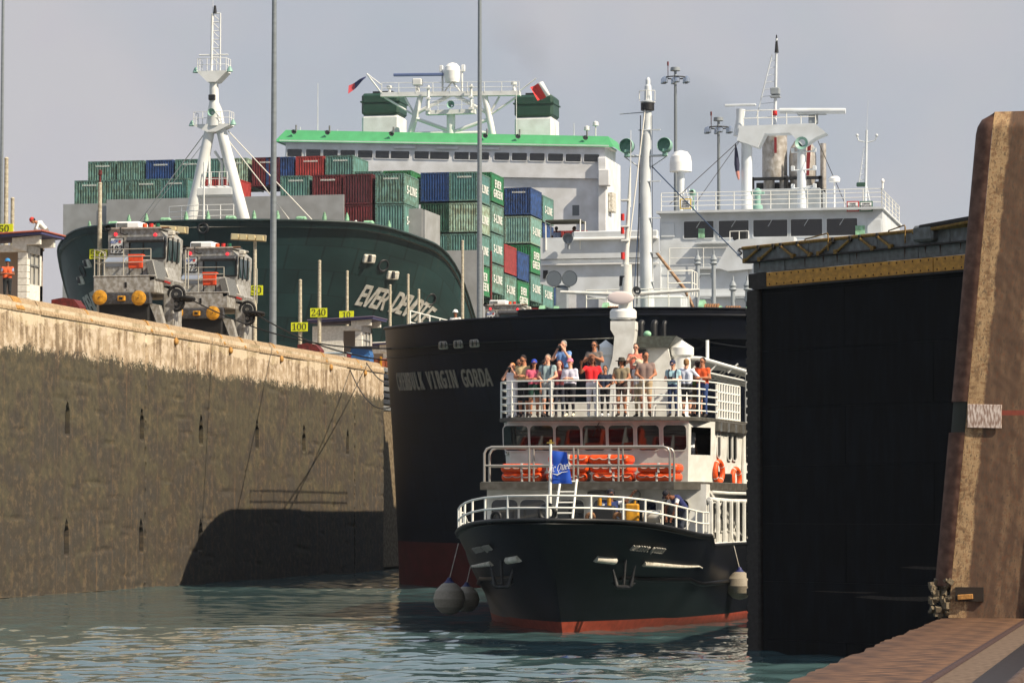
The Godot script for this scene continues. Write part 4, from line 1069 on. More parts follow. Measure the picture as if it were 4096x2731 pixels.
	put("mast_ladder", mb().cyl(Vector3(0.42, 11, -4.9), Vector3(0.4, 19.2, -4.9), 0.012, -1, 4).cyl(Vector3(-0.2, 11.5, -4.7), Vector3(-0.05, 19.2, -4.8), 0.02, -1, 4), M.wire, fm)
	put("halyard", mb().cyl(Vector3(-0.75, 11.5, -4.3), Vector3(0.15, 19.6, -4.8), 0.03, -1, 5), mat("line_white", rgb(226, 222, 214), 0.8), fm)
	put("blue_line", mb().cyl(Vector3(0.4, 17.1, -5), Vector3(2.9, 13.9, -14), 0.025, -1, 5).cyl(Vector3(-0.4, 11.0, -4.8), Vector3(-0.1, 15.6, -4.8), 0.02, -1, 5), mat("line_blue", rgb(52, 76, 112), 0.8), fm)
	# rusty derrick, twin vent posts, boom crane
	put("derrick", mb().tube([Vector3(0.05, 13.85, -8), Vector3(1.24, 12.3, -8), Vector3(1.75, 11.2, -8)], [0.06, 0.075, 0.07], 8), mat("derrick", rgb(176, 150, 122), 0.7, 0, T.rusty, Vector3.ONE * 0.8), t)
	for x in [1.78, 2.45, 3.25, 3.85]:
		var hh := 13.3 if x < 3 else 12.2
		var vp := put("vent_post", mb().cyl(Vector3(x, 10, -8), Vector3(x, hh, -8), 0.09, -1, 10), M.ship_grey, t)
		put("vent_head", mb().lathe([[0.1, 0], [0.17, 0.06], [0.12, 0.14], [0.16, 0.22], [0.1, 0.34], [0.05, 0.42], [0.03, 0.62], [0, 0.63]], Vector3(x, hh, -8), 12), M.ship_grey, vp)
	for q in [[1.78, 2.45, 12.9], [1.78, 2.45, 11.9], [3.25, 3.85, 11.9]]:
		put("vent_brace", mb().tube([Vector3(q[0], q[2] - 0.25, -8), Vector3(q[0] + 0.12, q[2], -8), Vector3(q[1] - 0.12, q[2], -8), Vector3(q[1], q[2] - 0.25, -8)], 0.06, 6), M.ship_grey, t)
	var cr := put("crane", mb().ext(PackedVector2Array([Vector2(-0.5, 0), Vector2(0.1, 1.05), Vector2(0.5, 1.2), Vector2(3.2, 1.3), Vector2(3.2, -0.1), Vector2(0.0, -0.32), Vector2(-0.5, -0.15)]), Transform3D(Basis(), Vector3(0.0, 14.95, -30)), 1.2), M.ship_white, t)
	put("crane_pedestal", mb().cyl(Vector3(1.6, 10, -29.4), Vector3(1.6, 15, -29.4), 0.7, -1, 16), M.ship_white, cr)
	text("SWL 10T", 0.34, M.ink, cr, Vector3(1.42, 15.55, -28.78))
	put("crane_winch", mb().box(Vector3(0.55, 16.4, -29.4), Vector3(0.7, 0.5, 0.6), Basis(), 0.05), M.black, cr)
	railing(cr, [Vector3(0.1, 16.1, -28.9), Vector3(1.0, 16.1, -28.9)], 0.45, [1.0], 0.45, 0.02, M.rail_white)
	# accommodation block
	put("front_wall", mb().box(Vector3(-0.2, 13.6, -51), Vector3(11.95, 11.0, 10.0)), M.ship_white, t)
	put("roof_lip", mb().box(Vector3(-0.2, 19.14, -50.8), Vector3(12.2, 0.12, 10.6)), M.ship_white, t)
	for q in [[2738, 2858], [2879, 2999], [3018, 3154], [3168, 3293], [3311, 3432]]:
		var xa: float = -6.18 + (q[0] - 2640.0) * 11.94 / 890.0; var xb: float = -6.18 + (q[1] - 2640.0) * 11.94 / 890.0
		window(t, Vector3((xa + xb) / 2, 18.2, -45.98), xb - xa, 0.9, 0.05, Basis(), M.glass_dark, M.ship_white, 0.06)
		put("wiper", mb().cyl(Vector3((xa + xb) / 2 + 0.15, 18.72, -45.9), Vector3((xa + xb) / 2 - 0.12, 18.3, -45.93), 0.018, -1, 5), M.ship_white, t)
	for q in [[-3.9, 0.34], [4.6, 0.5]]: put("window_screen", mb().box(Vector3(q[0], 18.0, -45.93), Vector3(q[1], 0.5, 0.03)), M.pale_green, t)
	for x in [-5.75, 5.35]: put("hatch", mb().box(Vector3(x, 18.2, -45.97), Vector3(0.75, 0.75, 0.06), Basis(), 0.02), M.ship_white, t)
	for y in [17.45, 16.1, 14.6]:
		var ld := put("deck_edge", mb().box(Vector3(0.9, y, -45.85), Vector3(10.2, 0.09, 0.5)), M.ship_white, t)
	railing(t, [Vector3(-5.6, 16.15, -45.65), Vector3(3.6, 16.1, -45.65)], 1.05, [0.5, 1.0], 1.7, 0.02, M.rail_white, "front_rail")
	# bridge wing on the side of the centre wall, open bulwark with awning
	put("wing_bulwark", mb().box(Vector3(-9.4, 17.3, -45.6), Vector3(6.5, 1.15, 0.15)).ext(PackedVector2Array([Vector2(-12.7, 16.8), Vector2(-6.1, 16.8), Vector2(-6.1, 12.6), Vector2(-8.5, 14.3), Vector2(-12.7, 15.4)]), Transform3D(Basis(), Vector3(0, 0, -46.6)), 0.9), M.ship_white, t)
	put("wing_deck", mb().box(Vector3(-9.4, 16.75, -47.0), Vector3(6.5, 0.1, 2.6)), M.deck_grey, t)
	put("wing_edge", mb().box(Vector3(-9.4, 16.42, -45.55), Vector3(6.4, 0.07, 0.2)), M.white_clean, t)
	put("dodger", mb().box(Vector3(-8.5, 17.98, -45.52), Vector3(4.6, 0.4, 0.4), Basis(), 0.05), M.ship_white, t)
	put("dodger_edge", mb().box(Vector3(-8.5, 17.76, -45.45), Vector3(4.6, 0.14, 0.4), Basis(), 0.03), M.white_clean, t)
	put("port_hole", mb().box(Vector3(-12.4, 15.9, -45.66), Vector3(0.25, 0.45, 0.06)), M.black, t)
	var aw := put("wing_awning", mb().box(Vector3(-11.4, 18.78, -46.2), Vector3(1.9, 0.12, 1.6), Basis(), 0.03), mat("awning_dark", rgb(70, 72, 64), 0.8), t)
	for x in [-12.35, -10.45]:
		for z in [-45.5, -46.9]: put("awning_post", mb().cyl(Vector3(x, 17.2, z), Vector3(x, 18.85, z), 0.04, -1, 6), M.rail_white, aw)
	var wl := put("wing_lamp", mb().lathe([[0, -0.25], [0.2, -0.2], [0.3, 0.05], [0.3, 0.2]], Vector3(-11.0, 17.75, -45.0), 18, Rx(85)).cyl(Vector3(-11.0, 17.2, -45.1), Vector3(-11.0, 17.6, -45.1), 0.08), M.ship_grey, t)
	# monkey island: rails, mast, scanners, funnel
	railing(t, [Vector3(-6.1, 19.2, -46), Vector3(5.75, 19.2, -46)], 1.0, [0.3, 0.55, 0.8, 1.0], 1.0, 0.022, M.rail_white, "roof_rail")
	railing(t, [Vector3(5.75, 19.2, -46), Vector3(5.75, 19.2, -56)], 1.0, [0.3, 0.55, 0.8, 1.0], 2.0, 0.022, M.rail_white, "roof_rail")
	var rm := put("radar_mast", mb().cyl(Vector3(-2.304, 19.641, -52), Vector3(-2.286, 24.233, -52), 0.3, 0.3, 14), M.ship_white, t)
	put("mast_leg", mb().cyl(Vector3(0.752, 19.58, -52), Vector3(0.774, 24.155, -52), 0.26, 0.24, 14), M.ship_white, rm)
	put("mast_bridge", mb().ext(PackedVector2Array([Vector2(-2.75, 23.6), Vector2(-2.6, 24.4), Vector2(1.55, 24.45), Vector2(2.2, 23.9), Vector2(1.6, 23.65), Vector2(0.9, 23.2), Vector2(0.2, 23.95), Vector2(-1.2, 23.95), Vector2(-1.6, 23.2)]), Transform3D(Basis(), Vector3(0, 0, -52.6)), 1.2), M.ship_white, rm)
	railing(rm, [Vector3(-2.4, 24.4, -51.5), Vector3(1.6, 24.4, -51.5)], 0.85, [0.5, 1.0], 0.8, 0.025, M.rail_white, "platform_rail")
	put("scanner_post", mb().tube([Vector3(-2.75, 23.9, -52), Vector3(-2.65, 24.9, -52), Vector3(-2.6, 25.4, -52)], [0.3, 0.22, 0.28], 10), M.ship_white, rm)
	put("scanner", mb().box(Vector3(-2.62, 25.62, -51.9), Vector3(1.75, 0.13, 0.2), Basis(), 0.03), M.ship_white, rm)
	put("scanner", mb().cyl(Vector3(-0.4, 25.2, -51.6), Vector3(3.25, 25.1, -51.6), 0.16, -1, 14), M.ship_white, rm)
	put("scanner_head", mb().box(Vector3(1.45, 24.75, -51.8), Vector3(0.5, 0.6, 0.5), Basis(), 0.06).box(Vector3(1.4, 24.98, -51.6), Vector3(1.6, 0.12, 0.3), Basis(), 0.03), M.ship_grey, rm)
	var tm := put("topmast", mb().tube([Vector3(-0.72, 24.2, -52), Vector3(-0.6, 29.3, -52)], [0.1, 0.06], 8), M.ship_white, rm)
	put("lamp_box", mb().box(Vector3(-0.68, 26.35, -52), Vector3(0.5, 0.4, 0.5), Basis(), 0.04).box(Vector3(-0.68, 26.05, -52), Vector3(0.55, 0.08, 0.6)), M.ship_grey, tm)
	put("red_lamp", mb().cyl(Vector3(-0.7, 25.0, -51.9), Vector3(-0.7, 25.25, -51.9), 0.13, -1, 8), M.red, tm)
	put("mast_stay", mb().cyl(Vector3(-1.75, 24.9, -52.0), Vector3(-0.85, 28.4, -52.0), 0.035, -1, 6), M.ship_white, tm)
	for i in 9:
		var u := i / 9.0
		put("rung", mb().cyl(Vector3(-1.75 + 0.9 * u, 24.9 + 3.5 * u, -52), Vector3(-0.68, 24.95 + 3.55 * u, -52), 0.02, -1, 5), M.ship_white, tm)
	put("mast_cap", mb().cyl(Vector3(-0.6, 28.5, -52), Vector3(-0.6, 29.5, -52), 0.12, 0.03, 8), M.steel_dark, tm)
	put("fog_horn", mb().lathe([[0.08, 0], [0.1, 0.3], [0.2, 0.5], [0.36, 0.62]], Vector3(0.85, 23.3, -51.9), 18, Rx(85)), M.horn_green, rm)
	for y in [21.9, 22.9, 20.9]:
		put("light_arm", mb().cyl(Vector3(0.2, y, -51.8), Vector3(1.55, y + 0.05, -51.8), 0.04, -1, 6).box(Vector3(0.3, y + 0.12, -51.8), Vector3(0.2, 0.26, 0.2), Basis(), 0.02).box(Vector3(1.5, y + 0.12, -51.8), Vector3(0.2, 0.26, 0.2), Basis(), 0.02), M.ship_white, rm)
	put("bracket", mb().ext(PackedVector2Array([Vector2(0.5, 21.0), Vector2(1.6, 21.1), Vector2(0.85, 20.5)]), Transform3D(Basis(), Vector3(0, 0, -52.0)), 0.1), M.ship_white, rm)
	for q in [-5.8, -4.4]: put("stay_wire", mb().cyl(Vector3(-2.55, 23.75, -51.8), Vector3(q, 19.7, -47), 0.022, -1, 4), M.wire, rm)
	put("stay_wire", mb().cyl(Vector3(1.7, 23.5, -51.8), Vector3(3.6, 19.6, -48), 0.022, -1, 4), M.wire, rm)
	mat("funnel_silver", rgb(196, 192, 188), 0.4, 0.3, T.grime, Vector3(0.5, 0.3, 0.5)); mat("funnel_red", rgb(120, 26, 30), 0.6)
	var fu := put("funnel", mb().box(Vector3(-0.7, 19.7, -58), Vector3(4.0, 3.4, 3.0), Basis(), 0.08), M.ship_grey, t)
	put("funnel_rim", mb().box(Vector3(-0.7, 22.0, -56.8), Vector3(4.0, 0.16, 0.3)).box(Vector3(-2.65, 21.0, -56.8), Vector3(0.2, 2.2, 0.3)).box(Vector3(1.25, 21.0, -56.8), Vector3(0.2, 2.2, 0.3)).box(Vector3(-0.7, 21.2, -59), Vector3(4.0, 1.6, 0.3)).box(Vector3(-0.75, 21.0, -56.8), Vector3(0.14, 2.0, 0.3)), M.black, fu)
	put("exhaust_casing", mb().cyl(Vector3(-1.45, 22.1, -57.5), Vector3(-1.45, 24.6, -57.5), 0.72, -1, 24), M.funnel_silver, fu)
	put("exhaust_pipe", mb().cyl(Vector3(-1.75, 20.4, -57.3), Vector3(-1.75, 22.2, -57.3), 0.32, -1, 14).cyl(Vector3(-0.9, 20.4, -57.3), Vector3(-0.9, 22.2, -57.3), 0.26, -1, 14), M.funnel_silver, fu)
	put("exhaust_dome", mb().lathe([[0.5, -1.7], [0.72, -0.2], [0.78, 0.2], [0.78, 1.3], [0.7, 1.8], [0.45, 2.2], [0, 2.32]], Vector3(0.15, 22.0, -57.5), 24), M.funnel_silver, fu)
	put("small_pipe", mb().cyl(Vector3(1.35, 21.4, -57.3), Vector3(1.35, 24.0, -57.3), 0.17, -1, 12), M.funnel_silver, fu)
	put("red_tail", mb().box(Vector3(0.62, 23.2, -56.4), Vector3(0.2, 2.2, 0.06), Rz(-4)), M.funnel_red, fu)
	put("red_tail", mb().box(Vector3(-1.3, 23.9, -56.7), Vector3(0.14, 0.9, 0.06)), M.funnel_red, fu)
	# small fittings on the roof
	var sd := put("satellite_dome", mb().lathe([[0.0, -0.02], [0.62, 0], [0.62, 0.5], [0.56, 0.85], [0.38, 1.1], [0, 1.2]], Vector3(-6.0, 22.0, -52), 24), M.white_clean, t)
	put("dome_post", mb().cyl(Vector3(-6.0, 19.2, -52), Vector3(-6.0, 22.0, -52), 0.16, 0.22, 10), M.ship_white, sd)
	put("dome_ladder", mb().cyl(Vector3(-5.7, 21, -51.8), Vector3(-5.2, 19.2, -51.8), 0.04, -1, 6).cyl(Vector3(-5.5, 21, -51.8), Vector3(-5.0, 19.2, -51.8), 0.04, -1, 6), M.ship_white, sd)
	put("compass", mb().lathe([[0.3, 0], [0.28, 0.4], [0.17, 0.5], [0.16, 1.0], [0.24, 1.06], [0.24, 1.2], [0.1, 1.36], [0, 1.38]], Vector3(-1.15, 19.2, -48), 14).box(Vector3(-1.15, 20.32, -48), Vector3(0.75, 0.16, 0.16), Basis(), 0.03), M.horn_green, t)
	put("small_light", mb().lathe([[0, 0], [0.18, 0], [0.18, 0.3], [0.1, 0.36]], Vector3(-4.45, 20.2, -46.5), 14, Rx(80)).cyl(Vector3(-4.45, 19.2, -46.7), Vector3(-4.45, 20.1, -46.6), 0.05, -1, 6), M.horn_green, t)
	put("small_dome", mb().lathe([[0, 0], [0.3, 0.03], [0.32, 0.2], [0.22, 0.32], [0, 0.34]], Vector3(2.9, 20.9, -49), 16).cyl(Vector3(2.9, 19.2, -49), Vector3(2.9, 20.9, -49), 0.05, -1, 6), M.white_clean, t)
	var am := put("aerial_mast", mb().cyl(Vector3(4.456, 19.321, -50), Vector3(4.565, 23.822, -50), 0.09, 0.06, 8).cyl(Vector3(4.565, 23.822, -50), Vector3(4.656, 25.46, -50), 0.015, 0.008, 5), M.ship_white, t)
	put("yard", mb().tube([Vector3(4.046, 23.493, -50), Vector3(4.126, 23.259, -50), Vector3(4.561, 23.139, -50), Vector3(4.995, 23.237, -50), Vector3(5.105, 23.467, -50)], 0.04, 6).ball(Vector3(4.047, 23.548, -50), Vector3.ONE * 0.09, 5).ball(Vector3(5.106, 23.521, -50), Vector3.ONE * 0.09, 5), M.ship_white, am)
	put("mast_ladder", mb().cyl(Vector3(4.112, 20.828, -50), Vector3(4.423, 22.869, -50), 0.03, -1, 5), M.ship_white, am)
	for i in 7: put("rung", mb().cyl(Vector3(4.112, 20.828, -50).lerp(Vector3(4.423, 22.869, -50), i / 7.0), Vector3(4.519, 20.819, -50).lerp(Vector3(4.545, 22.866, -50), i / 7.0), 0.02, -1, 4), M.ship_white, am)
	put("signal_lamps", mb().box(Vector3(4.248, 20.852, -50), Vector3(0.5, 0.24, 0.2), Basis(), 0.04), mat("lamp_green", rgb(44, 74, 62), 0.5), am)
	put("strut", mb().cyl(Vector3(4.836, 19.313, -50), Vector3(4.546, 20.75, -50), 0.04, -1, 6), M.ship_white, am)
	put("rail_lamp", mb().ball(Vector3(5.8, 20.6, -46), Vector3(0.1, 0.13, 0.1), 6).cyl(Vector3(5.8, 20.2, -46), Vector3(5.8, 20.55, -46), 0.06, -1, 6), M.white_clean, t)
	# alarm boards with coloured borders
	for q in [[Vector3(-4.744, 19.587, -45.8), rgb(206, 176, 60), ["HIGH", "LEVEL", "ALARM"], 0.62], [Vector3(4.238, 19.269, -45.8), rgb(176, 52, 52), ["TANK", "OVERFILL", "ALARM"], 0.66], [Vector3(4.94, 19.255, -45.8), rgb(40, 92, 70), ["VAPOR", "PRESSURE", "ALARM"], 0.7]]:
		var p: Vector3 = q[0]; var w: float = q[3]
		var sb := put("alarm_board", mb().box(p, Vector3(w, 0.56, 0.04), Basis(), 0.01), mat("alarm%.1f" % p.x, q[1], 0.6), t)
		put("board_face", mb().box(p + Vector3(0, 0, 0.02), Vector3(w - 0.12, 0.44, 0.02)), M.white_clean, sb)
		for i in 3: text(q[2][i], 0.09, M.ink, sb, p + Vector3(0, 0.13 - 0.13 * i, 0.04))
	var fg := put("flag_tail", mb().tube([Vector3(-2.9, 23.5, -51.8), Vector3(-2.85, 23.0, -51.8), Vector3(-2.8, 22.3, -51.7), Vector3(-2.78, 21.9, -51.75)], [0.02, 0.1, 0.16, 0.12], 6), mat("flag_dark", rgb(40, 42, 66), 0.8), t)
	put("flag_fly", mb().tube([Vector3(-2.78, 21.95, -51.75), Vector3(-2.74, 21.7, -51.7), Vector3(-2.7, 21.45, -51.72)], [0.12, 0.1, 0.05], 6), mat("flag_pink", rgb(176, 120, 110), 0.8), fg)

# ---------------------------------------------------------------- the container ship in the other lane
func liner_hull(t: float, v: float) -> Vector3:
	var s0 := 9.5 * (1.0 - t)
	var s := s0 + (110.0 - s0) * v * v
	var top := 28.1 - 1.3 * smoothstep(4.0, 13.0, s) - 8.0 * smoothstep(11.0, 27.0, s)
	var u := clampf((s - s0) / lerpf(34.0, 21.0, t), 0, 1)
	var b := 19.0 * lerpf(0.66, 1.0, pow(t, 0.6)) * pow(1.0 - pow(1.0 - u, lerpf(1.7, 2.3, t)), lerpf(0.9, 0.5, t))
	return Vector3(b, t * top, -s)

func liner() -> void:
	var t := thing("container_ship", "dark green container ship with a wide white bridge under a green roof edge", "ship", Vector3(-83.4, 0, -260))
	mat("liner_green", rgb(30, 52, 52), 0.45, 0, T.grime, Vector3(0.08, 0.03, 0.08))
	mat("roof_green", rgb(78, 164, 108), 0.5, 0, T.soft, Vector3.ONE * 0.1)
	mat("funnel_green", rgb(28, 66, 52), 0.5, 0, T.soft, Vector3.ONE * 0.1)
	mat("bridge_white", rgb(226, 228, 232), 0.5, 0, T.soft, Vector3.ONE * 0.07)
	mat("breakwater", rgb(152, 154, 156), 0.6, 0, T.soft, Vector3.ONE * 0.08)
	mat("name_white", rgb(196, 196, 192), 0.6, 0, T.grime, Vector3.ONE * 0.4)
	hull_paint("liner_plates", rgb(32, 54, 54), 0.48, 221, 44, 14, rgb(84, 68, 54))
	put("hull", sides(liner_hull, 0.3, 1.0, 26, 70), M.liner_plates, t)
	var dk := []; var ed := []
	for i in 61:
		var p := liner_hull(1.0, 0.75 * i / 60.0)
		dk.append(PackedVector3Array([Vector3(-p.x, p.y - 0.6, p.z), Vector3(0, p.y - 0.5, p.z), Vector3(p.x, p.y - 0.6, p.z)]))
	put("deck", mb().grid(dk), M.deck_grey, t)
	for i in range(40, -1, -1):
		var p := liner_hull(1.0, 0.6 * i / 40.0); ed.append(Vector3(-p.x, p.y, p.z))
	for i in range(1, 41): ed.append(liner_hull(1.0, 0.6 * i / 40.0))
	put("gunwale", mb().tube(ed, 0.12, 6), M.liner_green, t)
	hull_name(t, "EVER DEVOTE", liner_hull, 1, 0.80, 0.236, 0.35, 2.0, M.name_white, 0.62, "Droid Sans", 0.22)
	hull_name(t, "EVER DEVOTE", liner_hull, -1, 0.80, 0.236, 0.35, 2.0, M.name_white, 0.62, "Droid Sans", 0.22)
	for side in [-1, 1]:      # mooring ports, their lit interior painted as a pale block, and closed chocks
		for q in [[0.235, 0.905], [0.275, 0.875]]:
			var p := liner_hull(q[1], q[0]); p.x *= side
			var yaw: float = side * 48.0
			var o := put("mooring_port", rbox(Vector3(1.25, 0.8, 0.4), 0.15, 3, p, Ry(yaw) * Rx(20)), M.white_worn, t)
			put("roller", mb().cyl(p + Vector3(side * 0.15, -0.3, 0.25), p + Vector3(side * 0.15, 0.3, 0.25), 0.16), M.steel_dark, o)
		for q in [[0.258, 0.895], [0.345, 0.85]]:
			var p := liner_hull(q[1], q[0]); p.x *= side
			put("chock", mb().torus(p, 0.5, 0.1, Ry(side * 50.0) * Rx(20), 16, 6), M.black, t)
	put("bow_chock", mb().torus(liner_hull(0.985, 0.0) + Vector3(0, -0.25, 0.1), 0.42, 0.12, Basis(), 16, 6), M.black, t)
	rng.seed = 9
	for i in 17:      # pale green bitts and vents peeping over the bulwark
		var v := lerpf(-0.26, 0.26, i / 16.0); var p := liner_hull(1.0, absf(v)); if v < 0: p.x = -p.x
		p += Vector3(-p.x * 0.06, -0.2, -1.4)
		if i % 3 == 0: put("bollard", mb().box(p + Vector3(0, 0.25, 0), Vector3(1.0, 0.9, 0.5), Basis(), 0.15), M.pale_green, t)
		else: put("vent", mb().tube([p, p + Vector3(0, 0.7, 0), p + Vector3(0, 1.15, 0)], [0.22, 0.2, 0.06], 8), M.pale_green, t)
	# foremast: an A-frame carrying two platforms and a lattice topmast
	var L := func(x: float, y: float, s: float) -> Vector3: return Vector3(x, y, -s)
	var fm := put("foremast", mb().tube([Vector3(-4.0, 27.8, -8), Vector3(-2.8, 33.0, -8), Vector3(-1.95, 37.0, -8)], [0.56, 0.52, 0.46], 16), M.white_far, t)
	put("mast_leg", mb().tube([Vector3(1.5, 27.8, -8), Vector3(0.1, 33.0, -8), Vector3(-0.95, 37.0, -8)], [0.56, 0.52, 0.46], 16), M.white_far, fm)
	put("cross_beam", mb().box(Vector3(-1.35, 31.4, -8), Vector3(3.6, 1.0, 1.0), Basis(), 0.2), M.white_far, fm)
	railing(fm, [Vector3(-2.4, 31.9, -7.5), Vector3(-0.2, 31.9, -7.5)], 1.2, [0.5, 1.0], 0.75, 0.035, M.white_far, "beam_rail")
	put("vent_pipe", mb().tube([Vector3(-0.8, 31.9, -8), Vector3(-0.85, 34.0, -8), Vector3(-1.5, 35.0, -8)], 0.13, 8).cyl(Vector3(-2.0, 31.9, -8), Vector3(-2.0, 34.6, -8), 0.1), M.white_far, fm)
	put("upper_mast", mb().tube([Vector3(-1.45, 37.2, -8), Vector3(-1.5, 38.6, -8), Vector3(-1.6, 39.4, -8), Vector3(-1.62, 41.9, -8)], [0.85, 0.66, 0.42, 0.38], 16), M.white_far, fm)
	for q in [[37.36, 1.65, 0.7], [42.1, 1.32, 1.0]]:
		var y: float = q[0]; var w: float = q[1]
		put("platform", mb().ext(PackedVector2Array([Vector2(-w, 0), Vector2(w, 0), Vector2(w, -0.12), Vector2(0.42, -q[2]), Vector2(-0.42, -q[2]), Vector2(-w, -0.12)]), Transform3D(Basis(), Vector3(-1.6, y, -8.7)), 1.4), M.white_far, fm)
		railing(fm, [Vector3(-1.6 - w, y, -8.6), Vector3(-1.6 - w, y, -7.3), Vector3(-1.6 + w, y, -7.3), Vector3(-1.6 + w, y, -8.6)], 1.1, [0.5, 1.0], 0.8, 0.03, M.white_far, "platform_rail")
		for s in [-1, 1]: put("floodlight", mb().lathe([[0.3, 0], [0.22, 0.22], [0.1, 0.46], [0, 0.5]], Vector3(-1.6 + s * (w + 0.25), y - 0.1, -7.6), 12), M.horn_green, fm)
	put("fog_horn", mb().lathe([[0.1, 0], [0.12, 0.3], [0.34, 0.7]], Vector3(-1.5, 38.3, -7.6), 16, Rx(85)), M.horn_green, fm)
	put("lamp_box", mb().box(Vector3(-1.65, 39.75, -7.55), Vector3(0.6, 0.5, 0.3), Basis(), 0.05), M.black, fm)
	put("yard", mb().cyl(Vector3(-3.0, 43.62, -8), Vector3(-0.3, 43.58, -8), 0.07, -1, 6), M.white_far, fm)
	var tp := put("topmast", mb().cyl(Vector3(-1.85, 42.1, -8), Vector3(-1.8, 47.3, -8), 0.13, 0.12, 8), M.white_far, fm)
	put("topmast_leg", mb().cyl(Vector3(-1.05, 42.1, -8), Vector3(-1.05, 47.3, -8), 0.07, -1, 6), M.white_far, tp)
	for i in 6:
		put("lattice_bar", mb().cyl(Vector3(-1.8, 43.4 + i * 0.78, -8), Vector3(-1.05, 43.4 + i * 0.78, -8), 0.05, -1, 5), M.white_far, tp)
		put("lattice_bar", mb().cyl(Vector3(-1.8, 43.4 + i * 0.78, -8), Vector3(-1.05, 42.7 + i * 0.78, -8), 0.035, -1, 5), M.white_far, tp)
	put("mast_light", mb().cyl(Vector3(-1.55, 47.3, -8), Vector3(-1.55, 48.0, -8), 0.18, 0.1, 8), M.steel_dark, tp)
	put("aerial", mb().cyl(Vector3(-1.75, 47.3, -8), Vector3(-1.75, 49.5, -8), 0.025, 0.01, 5), M.white_far, tp)
	railing(fm, [Vector3(-5.2, 28.4, -6.5), Vector3(-2.6, 28.4, -5.6), Vector3(1.0, 28.4, -5.6)], 1.6, [0.4, 0.7, 1.0], 1.2, 0.04, M.white_far, "bow_rail")
	put("jackstaff", mb().cyl(Vector3(-0.9, 28, -3), Vector3(-0.9, 33.5, -3), 0.1, 0.06, 6), M.white_far, fm)
	put("stay", mb().cyl(Vector3(-2.3, 36.8, -8), Vector3(-10.4, 28.6, -12), 0.05, -1, 5).cyl(Vector3(-2.2, 36.2, -8), Vector3(-10.0, 28.6, -12), 0.03, -1, 5).cyl(Vector3(-0.3, 36.8, -8), Vector3(7.4, 28.0, -12), 0.05, -1, 5).cyl(Vector3(-0.3, 36.0, -8), Vector3(5.0, 28.2, -12), 0.05, -1, 5), mat("stay_white", rgb(214, 212, 204), 0.7), fm)
	# grey breakwater plates
	for q in [[-20.2, -15.8, 31.85, 20.0], [-15.8, 7.1, 32.15, 20.0], [7.4, 9.75, 31.3, 24.0], [9.75, 13.5, 31.1, 24.0]]:
		put("breakwater", mb().box(Vector3((q[0] + q[1]) / 2, q[2] / 2 + 10.0, -q[3] - (0.0 if absf(q[0]) < 15.9 and q[0] != 7.4 else 0.4)), Vector3(q[1] - q[0], q[2] - 20.0, 0.2), Basis()), M.breakwater, t)
	put("wing_wall", mb().box(Vector3(13.6, 25.5, -27), Vector3(0.3, 11.0, 6.0)), M.breakwater, t)
	put("side_screen", mb().box(Vector3(15.6, 22.5, -28), Vector3(5.6, 10.0, 0.3)), M.breakwater, t)
	put("screen_ladder", mb().cyl(Vector3(18.9, 16, -29), Vector3(18.9, 27.5, -29), 0.12, -1, 6), M.maroon, t)
	# bridge
	put("accommodation", mb().box(Vector3(-0.2, 31.6, -96), Vector3(36.2, 20.0, 11.0)), M.bridge_white, t)
	put("corner_column", mb().box(Vector3(18.2, 32.0, -94), Vector3(1.0, 22.0, 9.0), Basis(), 0.1), M.bridge_white, t)
	put("wheelhouse", mb().box(Vector3(-0.35, 43.3, -93.6), Vector3(37.4, 4.0, 7.0), Rz(-2.2)), M.bridge_white, t)
	put("wing_underside", mb().ext(PackedVector2Array([Vector2(-19.0, 42.2), Vector2(18.2, 40.8), Vector2(18.2, 39.6), Vector2(-19.0, 41.0)]), Transform3D(Basis(), Vector3(0, 0, -93.5)), 2.9), M.bridge_white, t)
	var xs := [1148, 1225, 1295, 1365, 1436, 1507, 1575, 1665, 1735, 1825, 1895, 1985, 2055, 2125, 2198, 2268, 2340]
	for i in 17:
		var x: float = -19.6 + (xs[i] + 30 - 1120.0) * 38.4 / 1315.0
		window(t, Vector3(x, 44.38 - 0.09 * i, -90.06), 1.75 if not i in [6, 8, 10] else 2.3, 0.86, 0.12, Rz(-2.2), M.glass_dark, M.bridge_white, 0.08)
	for x in [-4.8, 0.2, 5.0]: put("blind_box", mb().box(Vector3(x, 44.5 - x * 0.038, -89.95), Vector3(2.6, 0.3, 0.2), Rz(-2.2), 0.04), M.bridge_white, t)
	var rl := mb()
	rl.quad(Vector3(-20.2, 45.7, -89.6), Vector3(-19.3, 47.2, -91.2), Vector3(18.6, 45.5, -91.2), Vector3(19.5, 44.1, -89.6))
	rl.quad(Vector3(19.5, 44.1, -89.6), Vector3(18.6, 45.5, -91.2), Vector3(18.6, 45.5, -97), Vector3(19.5, 44.1, -97))
	rl.quad(Vector3(-20.2, 45.7, -97), Vector3(-19.3, 47.2, -97), Vector3(-19.3, 47.2, -91.2), Vector3(-20.2, 45.7, -89.6))
	rl.quad(Vector3(-19.3, 47.2, -91.2), Vector3(-19.3, 47.2, -97), Vector3(18.6, 45.5, -97), Vector3(18.6, 45.5, -91.2))
	put("roof_edge", rl, M.roof_green, t)
	put("roof_soffit", mb().box(Vector3(-0.35, 45.0, -92.2), Vector3(38.6, 0.2, 5.0), Rz(-2.3)), M.bridge_white, t)
	for x in [-18, -14, -6.4, 4.6, 8.4, 16.2]:
		put("roof_light", mb().lathe([[0.05, 0], [0.22, 0.3], [0.3, 0.4]], Vector3(x, 46.2 - x * 0.045, -90.4), 10, Rx(120)), M.grey_mid, t)
		put("light_stem", mb().cyl(Vector3(x, 46.1 - x * 0.045, -91), Vector3(x, 46.9 - x * 0.045, -91), 0.1), M.grey_mid, t)
